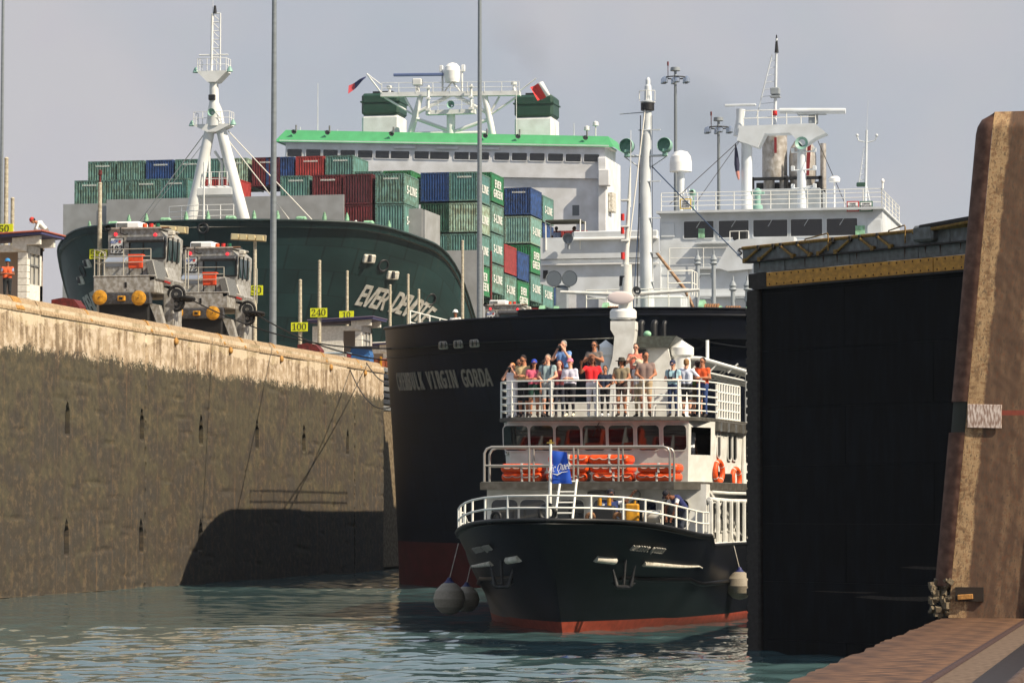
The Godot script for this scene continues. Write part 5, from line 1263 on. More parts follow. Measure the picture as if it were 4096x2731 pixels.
	for q in [[-17.8, 2.0], [-15.7, 7.0], [-13.3, 1.6], [-10.7, 1.2], [-4.6, 1.4], [7.8, 6.4], [12.4, 1.4], [14.5, 1.6]]:
		put("aerial", mb().cyl(Vector3(q[0], 45.4, -92), Vector3(q[0], 45.6 + q[1], -92), 0.06, 0.03, 5), M.white_far, t)
	for x in [16.0, 17.0]: put("dome_light", mb().lathe([[0, 0], [0.35, 0.05], [0.32, 0.45], [0, 0.6]], Vector3(x, 46.3 + (x - 16) * 0.5, -92), 10).cyl(Vector3(x, 45, -92), Vector3(x, 46.4 + (x - 16) * 0.5, -92), 0.08, -1, 6), M.white_far, t)
	for q in [[8.0, 34.4], [15.0, 37.1], [8.0, 37.1]]: window(t, Vector3(q[0], q[1], -90.49), 0.8, 1.2, 0.05, Basis(), mat("port_dark", rgb(90, 98, 104), 0.4), M.bridge_white, 0.1)
	put("wing_lattice", mb().box(Vector3(18.5, 40.6, -89.4), Vector3(1.3, 1.9, 1.0), Basis(), 0.1), M.bridge_white, t)
	put("fire_locker", mb().box(Vector3(19.0, 38.0, -91.5), Vector3(0.5, 2.2, 2.0), Basis(), 0.05), M.white_worn, t)
	# twin funnels
	for q in [[-9.3, 0.25], [8.95, -0.45]]:
		var f := put("funnel", mb().box(Vector3(q[0], 46.8 + q[1], -98), Vector3(4.5, 4.4, 4.0), Basis(), 0.25), M.bridge_white, t)
		put("funnel_top", mb().box(Vector3(q[0], 50.3 + q[1], -98), Vector3(4.56, 2.6, 4.06), Basis(), 0.3).box(Vector3(q[0], 50.6 + q[1], -98), Vector3(4.76, 0.16, 4.26)), M.funnel_green, f)
		put("uptake", mb().box(Vector3(q[0] + 0.1, 51.7 + q[1], -98), Vector3(2.4, 0.4, 2.4)), M.black, f)
	# radar mast: raked legs, cross braces, long yard platform
	var rm := put("radar_mast", mb().tube([Vector3(-5.2, 45.4, -93), Vector3(-3.6, 51.3, -93)], [0.42, 0.34], 12), M.white_far, t)
	put("mast_leg", mb().tube([Vector3(5.1, 45.0, -93), Vector3(3.8, 51.0, -93)], [0.42, 0.34], 12), M.white_far, rm)
	var cl := put("centre_column", mb().cyl(Vector3(-0.1, 45.3, -93), Vector3(-0.1, 48.7, -93), 0.5, -1, 14), M.white_far, rm)
	for q in [[-4.4, 48.4, -0.5, 46.9], [-4.9, 46.6, -0.4, 46.6], [-3.6, 45.4, -0.5, 46.4], [4.2, 48.0, 0.3, 46.7], [4.9, 46.5, 0.3, 46.5], [2.6, 45.2, 0.3, 46.3], [-4.3, 48.9, 0.0, 51.0], [4.3, 48.7, 0.4, 50.9], [-8.0, 50.9, -4.4, 48.7], [7.6, 50.5, 4.3, 48.4], [-5.6, 50.9, -4.5, 49.0], [5.6, 50.6, 4.4, 48.6]]:
		put("brace", mb().cyl(Vector3(q[0], q[1], -93), Vector3(q[2], q[3], -93), 0.22 if absf(q[0]) < 5.0 else 0.13, -1, 10), M.white_far, rm)
	put("yard_platform", mb().box(Vector3(-0.15, 51.05, -93), Vector3(16.4, 0.5, 1.0), Rz(-1.0)), M.white_far, rm)
	railing(rm, [Vector3(-8.2, 51.3, -92.5), Vector3(8.0, 51.0, -92.5)], 1.2, [0.5, 1.0], 2.0, 0.04, M.white_far, "yard_rail")
	put("mid_platform", mb().box(Vector3(0, 48.9, -92.6), Vector3(5.8, 0.5, 1.0)), M.white_far, rm)
	railing(rm, [Vector3(-2.8, 49.1, -92), Vector3(2.8, 49.1, -92)], 1.1, [0.5, 1.0], 1.4, 0.03, M.white_far, "mid_rail")
	for x in [-2.55, 2.5]: put("light_column", mb().cyl(Vector3(x, 48.7, -92), Vector3(x, 52.0, -92), 0.16, -1, 8).box(Vector3(x, 49.2, -91.9), Vector3(0.5, 0.3, 0.3)).box(Vector3(x, 50.5, -91.9), Vector3(0.5, 0.2, 0.3)).box(Vector3(x, 51.7, -91.9), Vector3(0.5, 0.2, 0.3)), M.white_far, rm)
	put("fog_horn", mb().lathe([[0.12, 0], [0.16, 0.3], [0.46, 0.8]], Vector3(0.2, 49.6, -92.3), 16, Rx(85)), M.horn_green, rm)
	put("sat_dome", mb().lathe([[0.0, -1.35], [0.82, -1.3], [0.9, -0.9], [1.0, 0], [0.86, 0.5], [0.5, 0.87], [0, 1.0]], Vector3(0.05, 53.7, -93), 24), M.white_clean, rm)
	for s in [-1, 1]:
		put("dome_leg", mb().cyl(Vector3(0.05, 52.5, -93), Vector3(0.05 + s * 0.95, 51.3, -93), 0.1, -1, 8), M.white_far, rm)
		put("side_pole", mb().cyl(Vector3(0.05 + s * 1.15, 51.2, -93), Vector3(0.05 + s * 1.15, 53.6, -93), 0.12, -1, 8).box(Vector3(0.05 + s * 1.3, 54.0, -93), Vector3(0.4, 0.8, 0.4), Basis(), 0.05), M.white_far, rm)
	put("scanner", mb().box(Vector3(-3.85, 53.35, -92.6), Vector3(5.9, 0.34, 0.4), Rz(-1), 0.06), mat("scanner_blue", rgb(92, 108, 150), 0.5), rm)
	put("scanner_head", mb().box(Vector3(-4.0, 52.5, -92.8), Vector3(1.1, 0.8, 0.8), Basis(), 0.1).cyl(Vector3(-4.0, 51.2, -92.8), Vector3(-4.0, 52.2, -92.8), 0.25), M.white_far, rm)
	for x in [-7.4, 7.3]: put("small_dome", mb().lathe([[0.3, 0], [0.1, 0.6], [0.36, 0.75], [0.36, 1.0], [0, 1.15]], Vector3(x, 51.2, -93), 12), M.white_far, rm)
	put("gaff", mb().cyl(Vector3(-8.2, 51.2, -93), Vector3(-10.1, 53.7, -93), 0.1, -1, 6).cyl(Vector3(-8.3, 52.3, -93), Vector3(-10.1, 53.7, -93), 0.08, -1, 6), M.white_far, rm)
	put("gaff", mb().cyl(Vector3(8.0, 51.2, -93), Vector3(9.9, 52.6, -93), 0.07, -1, 6), M.white_far, rm)
	# flags flown from the gaffs
	for q in [[Vector3(-10.2, 53.4, -93), -1, [rgb(40, 48, 92), rgb(52, 60, 110), rgb(176, 60, 70)], "dark blue and red flag flying from the container ship's mast", 2.0], [Vector3(9.9, 52.3, -93), 1, [rgb(232, 232, 230), rgb(214, 60, 56), rgb(208, 50, 48)], "white and red flag flying from the container ship's mast", 1.5]]:
		var f := thing("flag", q[3], "flag", Vector3(-83.4, 0, -260) + q[0], 0)
		for k in 3:
			var rows := []
			for i in 7:
				var v := i / 6.0; var row := PackedVector3Array()
				for j in 5:
					var u := (k + j / 4.0) / 3.0
					if q[1] < 0: row.append(Vector3(-u * 2.1, -u * 1.0 - v * 1.0 * (0.2 + u * 0.8), 0.25 * sin(u * 6 + v)))
					else: row.append(Vector3(0.3 + v * 0.9 - u * 1.5 + 0.5, -0.1 - v * 1.6 - u * 0.6, 0.25 * sin(u * 6 + v)))
				rows.append(row)
			put("cloth_stripe", mb().grid(rows), mat("fl%d_%d" % [q[1], k], q[2][k], 0.8), f)

func container_meshes() -> void:
	# ends and sides corrugated, roof flat; origin at the middle of the bottom front edge
	var W := 2.74; var H := 2.78; var D := 5.6
	var g := mb(); var rows := []
	var n := 10
	for y in [0.12, H - 0.14]:
		var row := PackedVector3Array()
		for i in n:
			var x := -W / 2 + 0.1 + (W - 0.2) * i / n; var w := (W - 0.2) / n
			row.append(Vector3(x, y, -0.11)); row.append(Vector3(x + w * 0.2, y, -0.02)); row.append(Vector3(x + w * 0.5, y, -0.02)); row.append(Vector3(x + w * 0.7, y, -0.11))
		rows.append(row)
	for j in rows[0].size() - 1: g.quad(rows[0][j], rows[1][j], rows[1][j + 1], rows[0][j + 1])
	for sg in [-1.0, 1.0]:
		var a := []; var b := []; n = 18
		for i in n:
			var z := -0.1 - (D - 0.2) * i / n; var w := (D - 0.2) / n
			for q in [[0.0, -0.05], [0.25, -0.02], [0.5, -0.02], [0.75, -0.05]]:
				a.append(Vector3(sg * (W / 2 + q[1]), 0.12, z - w * q[0])); b.append(Vector3(sg * (W / 2 + q[1]), H - 0.12, z - w * q[0]))
		for j in a.size() - 1: g.quad(a[j], b[j], b[j + 1], a[j + 1])
	g.quad(Vector3(-W / 2, H - 0.03, 0), Vector3(-W / 2, H - 0.03, -D), Vector3(W / 2, H - 0.03, -D), Vector3(W / 2, H - 0.03, 0))
	g.quad(Vector3(-W / 2, 0.05, -D), Vector3(W / 2, 0.05, -D), Vector3(W / 2, H, -D), Vector3(-W / 2, H, -D))
	cache.box_body = g.mesh()
	var f := mb()
	for sg in [-1, 1]:
		f.box(Vector3(sg * (W / 2 - 0.06), H / 2, -0.07), Vector3(0.13, H, 0.14)); f.box(Vector3(sg * (W / 2 - 0.06), H / 2, -D + 0.07), Vector3(0.13, H, 0.14))
		f.box(Vector3(sg * (W / 2 - 0.05), 0.07, -D / 2), Vector3(0.1, 0.14, D - 0.28)); f.box(Vector3(sg * (W / 2 - 0.05), H - 0.06, -D / 2), Vector3(0.1, 0.12, D - 0.28))
	f.box(Vector3(0, 0.07, -0.06), Vector3(W - 0.26, 0.14, 0.1)); f.box(Vector3(0, H - 0.07, -0.06), Vector3(W - 0.26, 0.14, 0.1))
	cache.box_frame = f.mesh()
	var cols := {"teal": rgb(100, 146, 142), "blue": rgb(38, 76, 140), "green": rgb(52, 136, 88), "forest": rgb(40, 88, 74), "maroon": rgb(104, 38, 46), "red": rgb(176, 62, 60), "pale": rgb(150, 188, 176)}
	for k in cols:
		mat("box_" + k, cols[k], 0.55, 0, T.grime, Vector3(0.25, 0.12, 0.25)); mat("boxf_" + k, cols[k], 0.6, 0, T.rusty, Vector3.ONE * 0.6)
		mat("box_" + k + "1", Color(cols[k].r * 1.1, cols[k].g * 1.06, cols[k].b * 1.05), 0.6, 0, T.rusty, Vector3(0.3, 0.15, 0.3)); mat("box_" + k + "2", Color(cols[k].r * 0.86, cols[k].g * 0.92, cols[k].b * 0.95), 0.5, 0, T.grime, Vector3(0.4, 0.2, 0.4))
	mat("box_text", rgb(226, 228, 222), 0.6)

func one_box(k: String, at: Vector3, label: String, side_text := "", front_text := "") -> void:
	var c := thing("shipping_container", label, "container", Vector3(-83.4, 0, -260) + at, 0, "containers stacked on the green ship")
	put("body", cache.box_body, M["box_" + k + ["", "1", "2", "1", ""][int(absf(at.x * 7.0 + at.y * 3.0 + at.z)) % 5]], c); put("frame", cache.box_frame, M["boxf_" + k], c)
	if side_text:
		var ls := side_text.split("|")
		for i in ls.size():
			text(ls[i], 0.78, M.box_text, c, Vector3(1.39, 1.35 + (ls.size() - 1) * 0.45 - i * 0.95, -2.9), Ry(90) * Basis.from_scale(Vector3(1.15, 1, 1)))
	if front_text: text(front_text, 0.15, M.box_text, c, Vector3(0.1, 2.3, 0.0), Basis.from_scale(Vector3(1.2, 1, 1)))

func containers() -> void:
	container_meshes()
	var word := {"teal": "teal", "blue": "dark blue", "green": "bright green", "forest": "dark green", "maroon": "maroon", "red": "faded red", "pale": "pale green"}
	# bays: [metres aft, first x, tier top y, step x, colours per tier from the top, where]
	var H := 2.85; var Wd := 2.8
	var bays := [
		[22.0, -18.35, 34.3, [["teal", "teal", "teal", "teal", "red", "teal", "maroon", "maroon", "teal"], ["teal", "teal", "teal", "teal", "red", "teal", "maroon", "maroon", "teal"]], "behind the grey breakwater", [0, 1, 2, 3, 4.6, 7.2, 8.3, 9.35, 10.45]],
		[30.0, -19.9, 37.0, [["teal", "teal", "blue", "teal", "teal", "pale", "maroon", "blue", "red", "teal"]], "in the second bay from the bow", [0, 1.05, 2.1, 3.15, 4.2, 4.75, 5.9, 6.4, 7.45, 8.5]],
		[30.6, 6.35, 35.5, [["teal", "teal", "green"]], "in the second bay beside the round mark", [-1.0, 0.05, 1.1]],
		[33.0, 12.5, 35.6, [["blue", "teal"], ["forest", "pale"], ["teal", "teal"], ["teal", "green"]], "in the tall pile beside the lamp pole", [0, 1.0]],
		[39.2, 15.3, 36.2, [["green"], ["teal"], ["teal"], ["teal"]], "on the outer side of the fourth bay", [0]],
		[45.2, 15.3, 29.7, [["red"], ["teal"]], "in the low gap of the fifth bay", [0]],
		[51.1, 15.35, 29.5, [["blue"], ["green"]], "in the low gap of the sixth bay", [0]],
		[57.0, 12.6, 36.5, [["maroon", "blue"], ["teal", "pale"], ["teal", "green"], ["teal", "teal"]], "in the tall pile ahead of the bridge", [0, 1.02]],
		[63.0, 15.5, 36.3, [["teal"], ["blue"], ["teal"], ["teal"], ["red"]], "aft of the tall pile ahead of the bridge", [0]],
		[69.0, 15.5, 30.4, [["teal"], ["blue"], ["green"]], "beside the bridge front under the wing", [0]],
		[75.0, 15.0, 33.6, [["maroon", "red"]], "on its own close to the bridge front", [0, 1]],
	]
	var ords := ["first", "second", "third", "fourth", "fifth", "sixth", "seventh", "eighth", "ninth", "tenth"]
	var tiers := ["top tier", "second tier", "third tier", "fourth tier", "bottom tier"]
	var front := {0: "EVERGREEN", 2: "EVERGREEN"}
	var n := 0
	for b in bays:
		for k in b[3].size():
			for j in b[3][k].size():
				var c: String = b[3][k][j]
				var st := ""
				var last: bool = j == b[3][k].size() - 1 and b[1] > 6.0 or (b[0] == 22.0 and j == 8)
				if last and c in ["teal", "pale"]: st = "S-LINE"
				if last and c == "green": st = "EVER|GREEN"
				var ft := "EVERGREEN" if (n % 3 != 1 and k == 0) else ""
				one_box(c, Vector3(b[1] + b[5][j] * Wd, b[2] - (H if b[0] < 31 else 2.95) * (k + 1), -b[0]), ("%s container %s, %s" % [word[c], b[4], tiers[k]]) + (", %s along" % ords[j] if b[3][k].size() > 1 else ""), st, ft)
				n += 1
	# the printed mark on the green box and the initials on the maroon one
	for o in get_children():
		if o.has_meta("group") and o.get_meta("group") == "containers stacked on the green ship":
			var p: Vector3 = o.position - Vector3(-83.4, 0, -260)
			if o.get_meta("label").begins_with("bright green container in the second bay"):
				put("round_mark", mb().torus(Vector3(0.1, 1.35, 0.02), 0.4, 0.11, Basis(), 20, 6).torus(Vector3(0.1, 1.35, 0.02), 0.12, 0.07, Basis(), 12, 6), M.box_text, o)
			if o.get_meta("label").begins_with("maroon container behind the grey") and p.x < 2.5 and p.y > 30:
				text("C&", 0.75, M.box_text, o, Vector3(-0.45, 1.95, 0.0))

# ---------------------------------------------------------------- towing locomotives, sheds, posts and gear on the wall
func make_loco(label: String, number: String, at: Vector3) -> Node3D:
	var t := thing("towing_locomotive", label, "locomotive", at, 0.0, "towing locomotives on the lock wall")
	if not M.has("loco"):
		mat("loco", rgb(176, 176, 174), 0.5, 0.15, T.grime, Vector3(0.7, 0.5, 0.7)); mat("loco_dark", rgb(84, 86, 92), 0.5, 0.2, T.grime, Vector3.ONE)
		mat("loco_rail", rgb(176, 172, 160), 0.5, 0.3); mat("loco_orange", rgb(226, 78, 34), 0.5, 0, T.soft, Vector3.ONE)
		mat("plate", rgb(206, 208, 206), 0.6); mat("loco_glass", rgb(40, 60, 62), 0.08); mat("under", rgb(26, 26, 28), 0.7, 0.2, T.grime, Vector3.ONE)
		mat("lamp_red", rgb(230, 40, 50), 0.3); M.lamp_red.emission_enabled = true; M.lamp_red.emission = rgb(255, 40, 50); M.lamp_red.emission_energy_multiplier = 1.2
		mat("tread", rgb(160, 160, 156), 0.5, 0.4, tone(71, 0.12, rgb(120, 120, 120), rgb(255, 255, 255), 256, 256, 3.0), Vector3.ONE * 1.5)
	put("underframe", mb().box(Vector3(-0.1, 0.72, -2.2), Vector3(2.3, 1.15, 4.2), Basis(), 0.05), M.under, t)
	for z in [-1.0, -3.3]:
		for x in [-1.0, 0.85]:
			var w := put("wheel", mb().cyl(Vector3(x - 0.08, 0.42, z), Vector3(x + 0.08, 0.42, z), 0.42, -1, 20), M.under, t)
			put("tyre", mb().torus(Vector3(x, 0.42, z), 0.4, 0.06, Ry(90), 20, 6), M.steel, w)
	put("buffer_beam", mb().box(Vector3(-0.1, 1.48, -0.1), Vector3(2.55, 0.5, 0.3), Basis(), 0.03), M.loco_dark, t)
	put("skirt", mb().ext(PackedVector2Array([Vector2(1.0, 1.3), Vector2(1.45, 1.2), Vector2(1.75, 0.15), Vector2(1.5, 0.1)]), Transform3D(Basis(), Vector3(0, 0, -0.7)), 0.4), M.loco, t)
	put("body", mb().box(Vector3(-0.04, 2.08, -2.2), Vector3(2.86, 0.74, 4.4), Basis(), 0.04), M.loco, t)
	put("deck_edge", mb().box(Vector3(-0.04, 2.47, -2.2), Vector3(2.9, 0.07, 4.44), Basis(), 0.02), M.loco, t)
	put("vent_slot", mb().box(Vector3(0.03, 2.08, 0.0), Vector3(0.1, 0.24, 0.04)), M.under, t)
	for x in [-0.9, 0.1, 0.5]: put("bolt", mb().ball(Vector3(x, 1.86, 0.01), Vector3.ONE * 0.03, 4), M.steel, t)
	put("hood", mb().box(Vector3(-0.15, 2.88, -1.2), Vector3(2.35, 0.75, 0.9), Basis(), 0.06), M.loco, t)
	put("hood_cover", mb().box(Vector3(-0.75, 3.2, -1.0), Vector3(0.95, 0.3, 0.7), Rx(25), 0.04), mat("hood_blue", rgb(150, 160, 176), 0.35, 0.3), t)
	put("tread_panel", mb().box(Vector3(1.2, 2.7, -0.75), Vector3(0.36, 0.9, 1.5), Rz(14), 0.03), M.tread, t)
	for q in [[-1.05, 1.52], [0.75, 1.47]]:
		var b := put("buffer", mb().cyl(Vector3(q[0], q[1], 0.05), Vector3(q[0], q[1], 0.32), 0.14, -1, 14), M.yellow, t)
		put("buffer_disc", mb().lathe([[0, 0.06], [0.2, 0.05], [0.33, 0.0], [0.33, -0.05], [0, -0.06]], Vector3(q[0], q[1], 0.36), 28, Rx(90)), M.yellow, b)
		put("buffer_bolt", mb().ball(Vector3(q[0], q[1], 0.43), Vector3.ONE * 0.03, 4), M.under, b)
	var cp := put("coupler", mb().box(Vector3(-0.12, 1.48, 0.12), Vector3(0.34, 0.22, 0.14), Basis(), 0.02), M.yellow, t)
	put("coupler_slot", mb().box(Vector3(-0.12, 1.48, 0.2), Vector3(0.16, 0.12, 0.02)), M.under, cp)
	# operator cab
	var cab := put("cab", mb().ext(PackedVector2Array([Vector2(-1.36, 2.5), Vector2(1.28, 2.5), Vector2(1.34, 4.35), Vector2(0.98, 4.66), Vector2(-1.36, 4.66)]), Transform3D(Basis(), Vector3(0, 0, -4.0)), 2.4), M.loco, t)
	put("cab_roof", mb().box(Vector3(-0.15, 4.7, -2.8), Vector3(2.6, 0.08, 2.6), Basis(), 0.02), M.loco, cab)
	put("brow", mb().box(Vector3(0.42, 4.2, -1.5), Vector3(1.75, 0.2, 0.2), Rx(-30), 0.02), M.loco_dark, cab)
	var wn := put("windscreen", mb().box(Vector3(0.48, 3.74, -1.585), Vector3(1.58, 0.72, 0.03)), M.loco_glass, cab)
	put("window_bar", mb().box(Vector3(0.3, 3.74, -1.56), Vector3(0.05, 0.74, 0.04)), M.under, wn)
	put("window_frame", ring_plate(round_rect(1.7, 0.84, 0.04), round_rect(1.56, 0.7, 0.03), Transform3D(Basis(), Vector3(0.48, 3.74, -1.59)), 0.05), M.under, wn)
	put("side_window", mb().box(Vector3(1.325, 3.75, -2.7), Vector3(0.04, 0.9, 1.7), Rz(-2)), M.loco_glass, cab)
	for z in [-1.75, -2.4, -3.1]: put("guard_bar", mb().cyl(Vector3(1.5, 4.3, z + 0.3), Vector3(1.36, 3.2, z), 0.035, -1, 6), M.under, cab)
	var np := put("number_plate", mb().box(Vector3(-0.94, 3.95, -1.58), Vector3(0.62, 0.72, 0.04), Basis(), 0.01), M.under, cab)
	put("plate_face", mb().box(Vector3(-0.94, 3.95, -1.565), Vector3(0.56, 0.66, 0.04)), M.plate, np)
	text(number, 0.3, M.ink, np, Vector3(-0.94, 3.8, -1.53), Basis.from_scale(Vector3(0.85, 1, 1)))
	text("ACP", 0.13, mat("logo_blue", rgb(70, 100, 170), 0.6), np, Vector3(-1.06, 4.12, -1.53), Basis(Vector3(1, 0, 0), Vector3(0.25, 1, 0), Vector3.BACK))
	var star := PackedVector2Array()
	for i in 10: star.append(Vector2.from_angle(PI / 2 + i * PI / 5) * (0.09 if i % 2 == 0 else 0.04))
	put("star", mb().ext(star, Transform3D(Basis(), Vector3(-0.8, 4.13, -1.545)), 0.015), M.red, np)
	for q in [[-1.0, 4.46], [0.85, 4.4]]: put("marker_lamp", mb().ball(Vector3(q[0], q[1], -1.56), Vector3(0.08, 0.08, 0.05), 8), M.lamp_red, cab)
	put("air_conditioner", rbox(Vector3(1.15, 0.34, 1.2), 0.1, 3, Vector3(-0.6, 4.9, -2.6)), M.white_clean, cab)
	put("vent_grille", mb().box(Vector3(-0.85, 4.9, -1.99), Vector3(0.5, 0.2, 0.02)), M.grey_mid, cab)
	for q in [[0.28, "orange"], [0.58, "red"], [0.88, "lamp_green_roof"]]:
		if q[1] == "lamp_green_roof" and not M.has("lamp_green_roof"): mat("lamp_green_roof", rgb(24, 86, 62), 0.3)
		put("roof_lamp", mb().cyl(Vector3(q[0], 4.74, -1.8), Vector3(q[0], 4.93, -1.8), 0.105, 0.1, 12), M[q[1]], cab)
	put("roof_bar", mb().cyl(Vector3(-1.3, 4.72, -1.55), Vector3(1.5, 4.72, -1.55), 0.04, -1, 6), M.rope, cab)
	put("head_lamp", mb().lathe([[0, -0.1], [0.12, 0], [0.14, 0.12]], Vector3(-1.3, 4.72, -1.5), 12, Rx(90)), M.under, cab)
	put("air_hose", mb().tube([Vector3(-0.75, 4.75, -1.5), Vector3(-0.72, 4.5, -1.45), Vector3(-0.55, 4.42, -1.45), Vector3(-0.4, 4.46, -1.5)], 0.03, 6), M.under, cab)
	put("work_lamp", mb().box(Vector3(1.62, 4.45, -1.5), Vector3(0.32, 0.2, 0.26), Basis(), 0.05).box(Vector3(1.6, 4.3, -1.5), Vector3(0.26, 0.12, 0.2), Basis(), 0.03), M.white_worn, cab)
	put("lamp_arm", mb().cyl(Vector3(1.1, 4.7, -1.6), Vector3(1.6, 4.66, -1.5), 0.03, -1, 6), M.loco_dark, cab)
	# front platform with rail and folding seat
	railing(t, [Vector3(-1.44, 2.5, -1.5), Vector3(-1.44, 2.5, -0.05), Vector3(-0.1, 2.5, -0.05), Vector3(1.16, 2.5, -0.05)], 1.16, [0.5, 0.72, 1.0], 1.35, 0.022, M.loco_rail, "platform_rail")
	put("grab_rail", mb().tube([Vector3(-1.42, 2.5, -0.6), Vector3(-1.42, 3.5, -0.6), Vector3(-1.3, 3.62, -0.6), Vector3(-1.18, 3.5, -0.6), Vector3(-1.18, 2.5, -0.6)], 0.025, 6), M.loco_rail, t)
	var st := put("seat", rbox(Vector3(0.68, 0.56, 0.1), 0.05, 3, Vector3(0.36, 3.1, -0.35)), M.loco_orange, t)
	put("seat_top", rbox(Vector3(0.72, 0.1, 0.36), 0.04, 3, Vector3(0.36, 3.4, -0.45)), M.loco_orange, st)
	for x in [0.06, 0.66]: put("seat_leg", mb().cyl(Vector3(x, 2.5, -0.35), Vector3(x, 2.95, -0.35), 0.025, -1, 6), M.under, st)
	# winch side: guide sheaves and bracket towards the chamber
	put("winch_bracket", mb().box(Vector3(1.62, 1.2, -1.7), Vector3(0.55, 1.9, 1.1), Basis(), 0.06).box(Vector3(1.55, 2.2, -1.9), Vector3(0.5, 0.5, 1.5), Rz(-20), 0.05), M.loco, t)
	for q in [[Vector3(1.98, 1.72, -1.2), 0.36, Rx(8)], [Vector3(1.98, 1.3, -1.25), 0.3, Rx(-6)]]:
		var s := put("guide_sheave", mb().torus(q[0], q[1], 0.07, q[2], 22, 8), M.under, t)
		put("sheave_disc", mb().cyl(q[0] - Vector3(0, 0, 0.06), q[0] + Vector3(0, 0, 0.06), q[1] * 0.7, -1, 18), M.steel_dark, s)
		put("sheave_hub", mb().cyl(q[0] - Vector3(0, 0, 0.1), q[0] + Vector3(0, 0, 0.12), 0.08, -1, 10), M.steel, s)
	var fs := put("fair_sheave", mb().torus(Vector3(2.5, 1.5, -1.1), 0.3, 0.08, Rx(80), 22, 8), M.under, t)
	put("fair_arm", mb().box(Vector3(2.2, 1.55, -1.15), Vector3(0.7, 0.1, 0.3), Rz(-6), 0.02), M.under, fs)
	put("side_panel", mb().box(Vector3(1.42, 2.5, -2.3), Vector3(0.1, 1.4, 1.2), Rz(20), 0.03), M.loco, t)
	put("stripe", mb().box(Vector3(1.5, 2.28, -1.12), Vector3(0.44, 0.07, 0.05), Rz(-20)), M.red, t)
	put("ladder_rail", mb().tube([Vector3(1.5, 2.2, -3.9), Vector3(1.5, 3.9, -3.9)], 0.03, 6).tube([Vector3(1.5, 2.2, -4.3), Vector3(1.5, 3.9, -4.3)], 0.03, 6), M.loco_rail, t)
	put("rear_buffer", mb().cyl(Vector3(0.75, 1.55, -4.4), Vector3(0.75, 1.55, -4.75), 0.3, -1, 16), M.yellow, t)
	return t

func sign_post(at: Vector3, top: float, s: String, sy: float, sw: float, label: String, lamp := "") -> void:
	var t := thing("marker_post", label, "post", at, 0.0, "concrete marker posts along the wall")
	var h := top - at.y
	put("pole", mb().tube([Vector3.ZERO, Vector3(0, h * 0.5, 0), Vector3(0, h, 0)], [0.12, 0.105, 0.085], 12), M.pole_pale, t)
	put("pole_cap", mb().ball(Vector3(0, h, 0), Vector3(0.1, 0.08, 0.1), 6), M.pole_pale, t)
	if s:
		var b := put("distance_board", mb().box(Vector3(0, sy - at.y, 0.16), Vector3(sw, sw * 0.52, 0.03), Basis(), 0.004), M.sign_yellow, t)
		text(s, sw * 0.36, M.ink, b, Vector3(0, sy - at.y - 0.0, 0.185), Basis.from_scale(Vector3(1.05, 1, 1)), "Droid Serif", 0.008, 400)
	if lamp == "red": put("top_lamp", mb().cyl(Vector3(0, h + 0.05, 0), Vector3(0, h + 0.4, 0), 0.05, -1, 8).cyl(Vector3(0, h + 0.4, 0), Vector3(0, h + 0.62, 0), 0.1, 0.08, 10), M.maroon, t)
	if lamp == "camera":
		put("camera_box", mb().box(Vector3(0, h * 0.42, 0.1), Vector3(0.5, 0.22, 0.3), Basis(), 0.03).box(Vector3(0.1, h * 0.36, 0.1), Vector3(0.2, 0.2, 0.2), Basis(), 0.03), M.ship_grey, t)
	if lamp == "flood":
		var bar := put("lamp_bar", mb().box(Vector3(-0.35, h - 0.02, 0.0), Vector3(1.9, 0.34, 0.12), Rz(-4), 0.03), mat("bar", rgb(150, 140, 116), 0.6), t)
		for i in 4: put("flood_lamp", mb().ext(PackedVector2Array([Vector2(-0.2, -0.13), Vector2(0.2, -0.13), Vector2(0.14, 0.13), Vector2(-0.14, 0.13)]), Transform3D(Rz(-4), Vector3(-1.0 + i * 0.44, h + 0.02 - i * 0.03, 0.06)), 0.2), mat("reflector", rgb(222, 206, 160), 0.25, 0.4), bar)

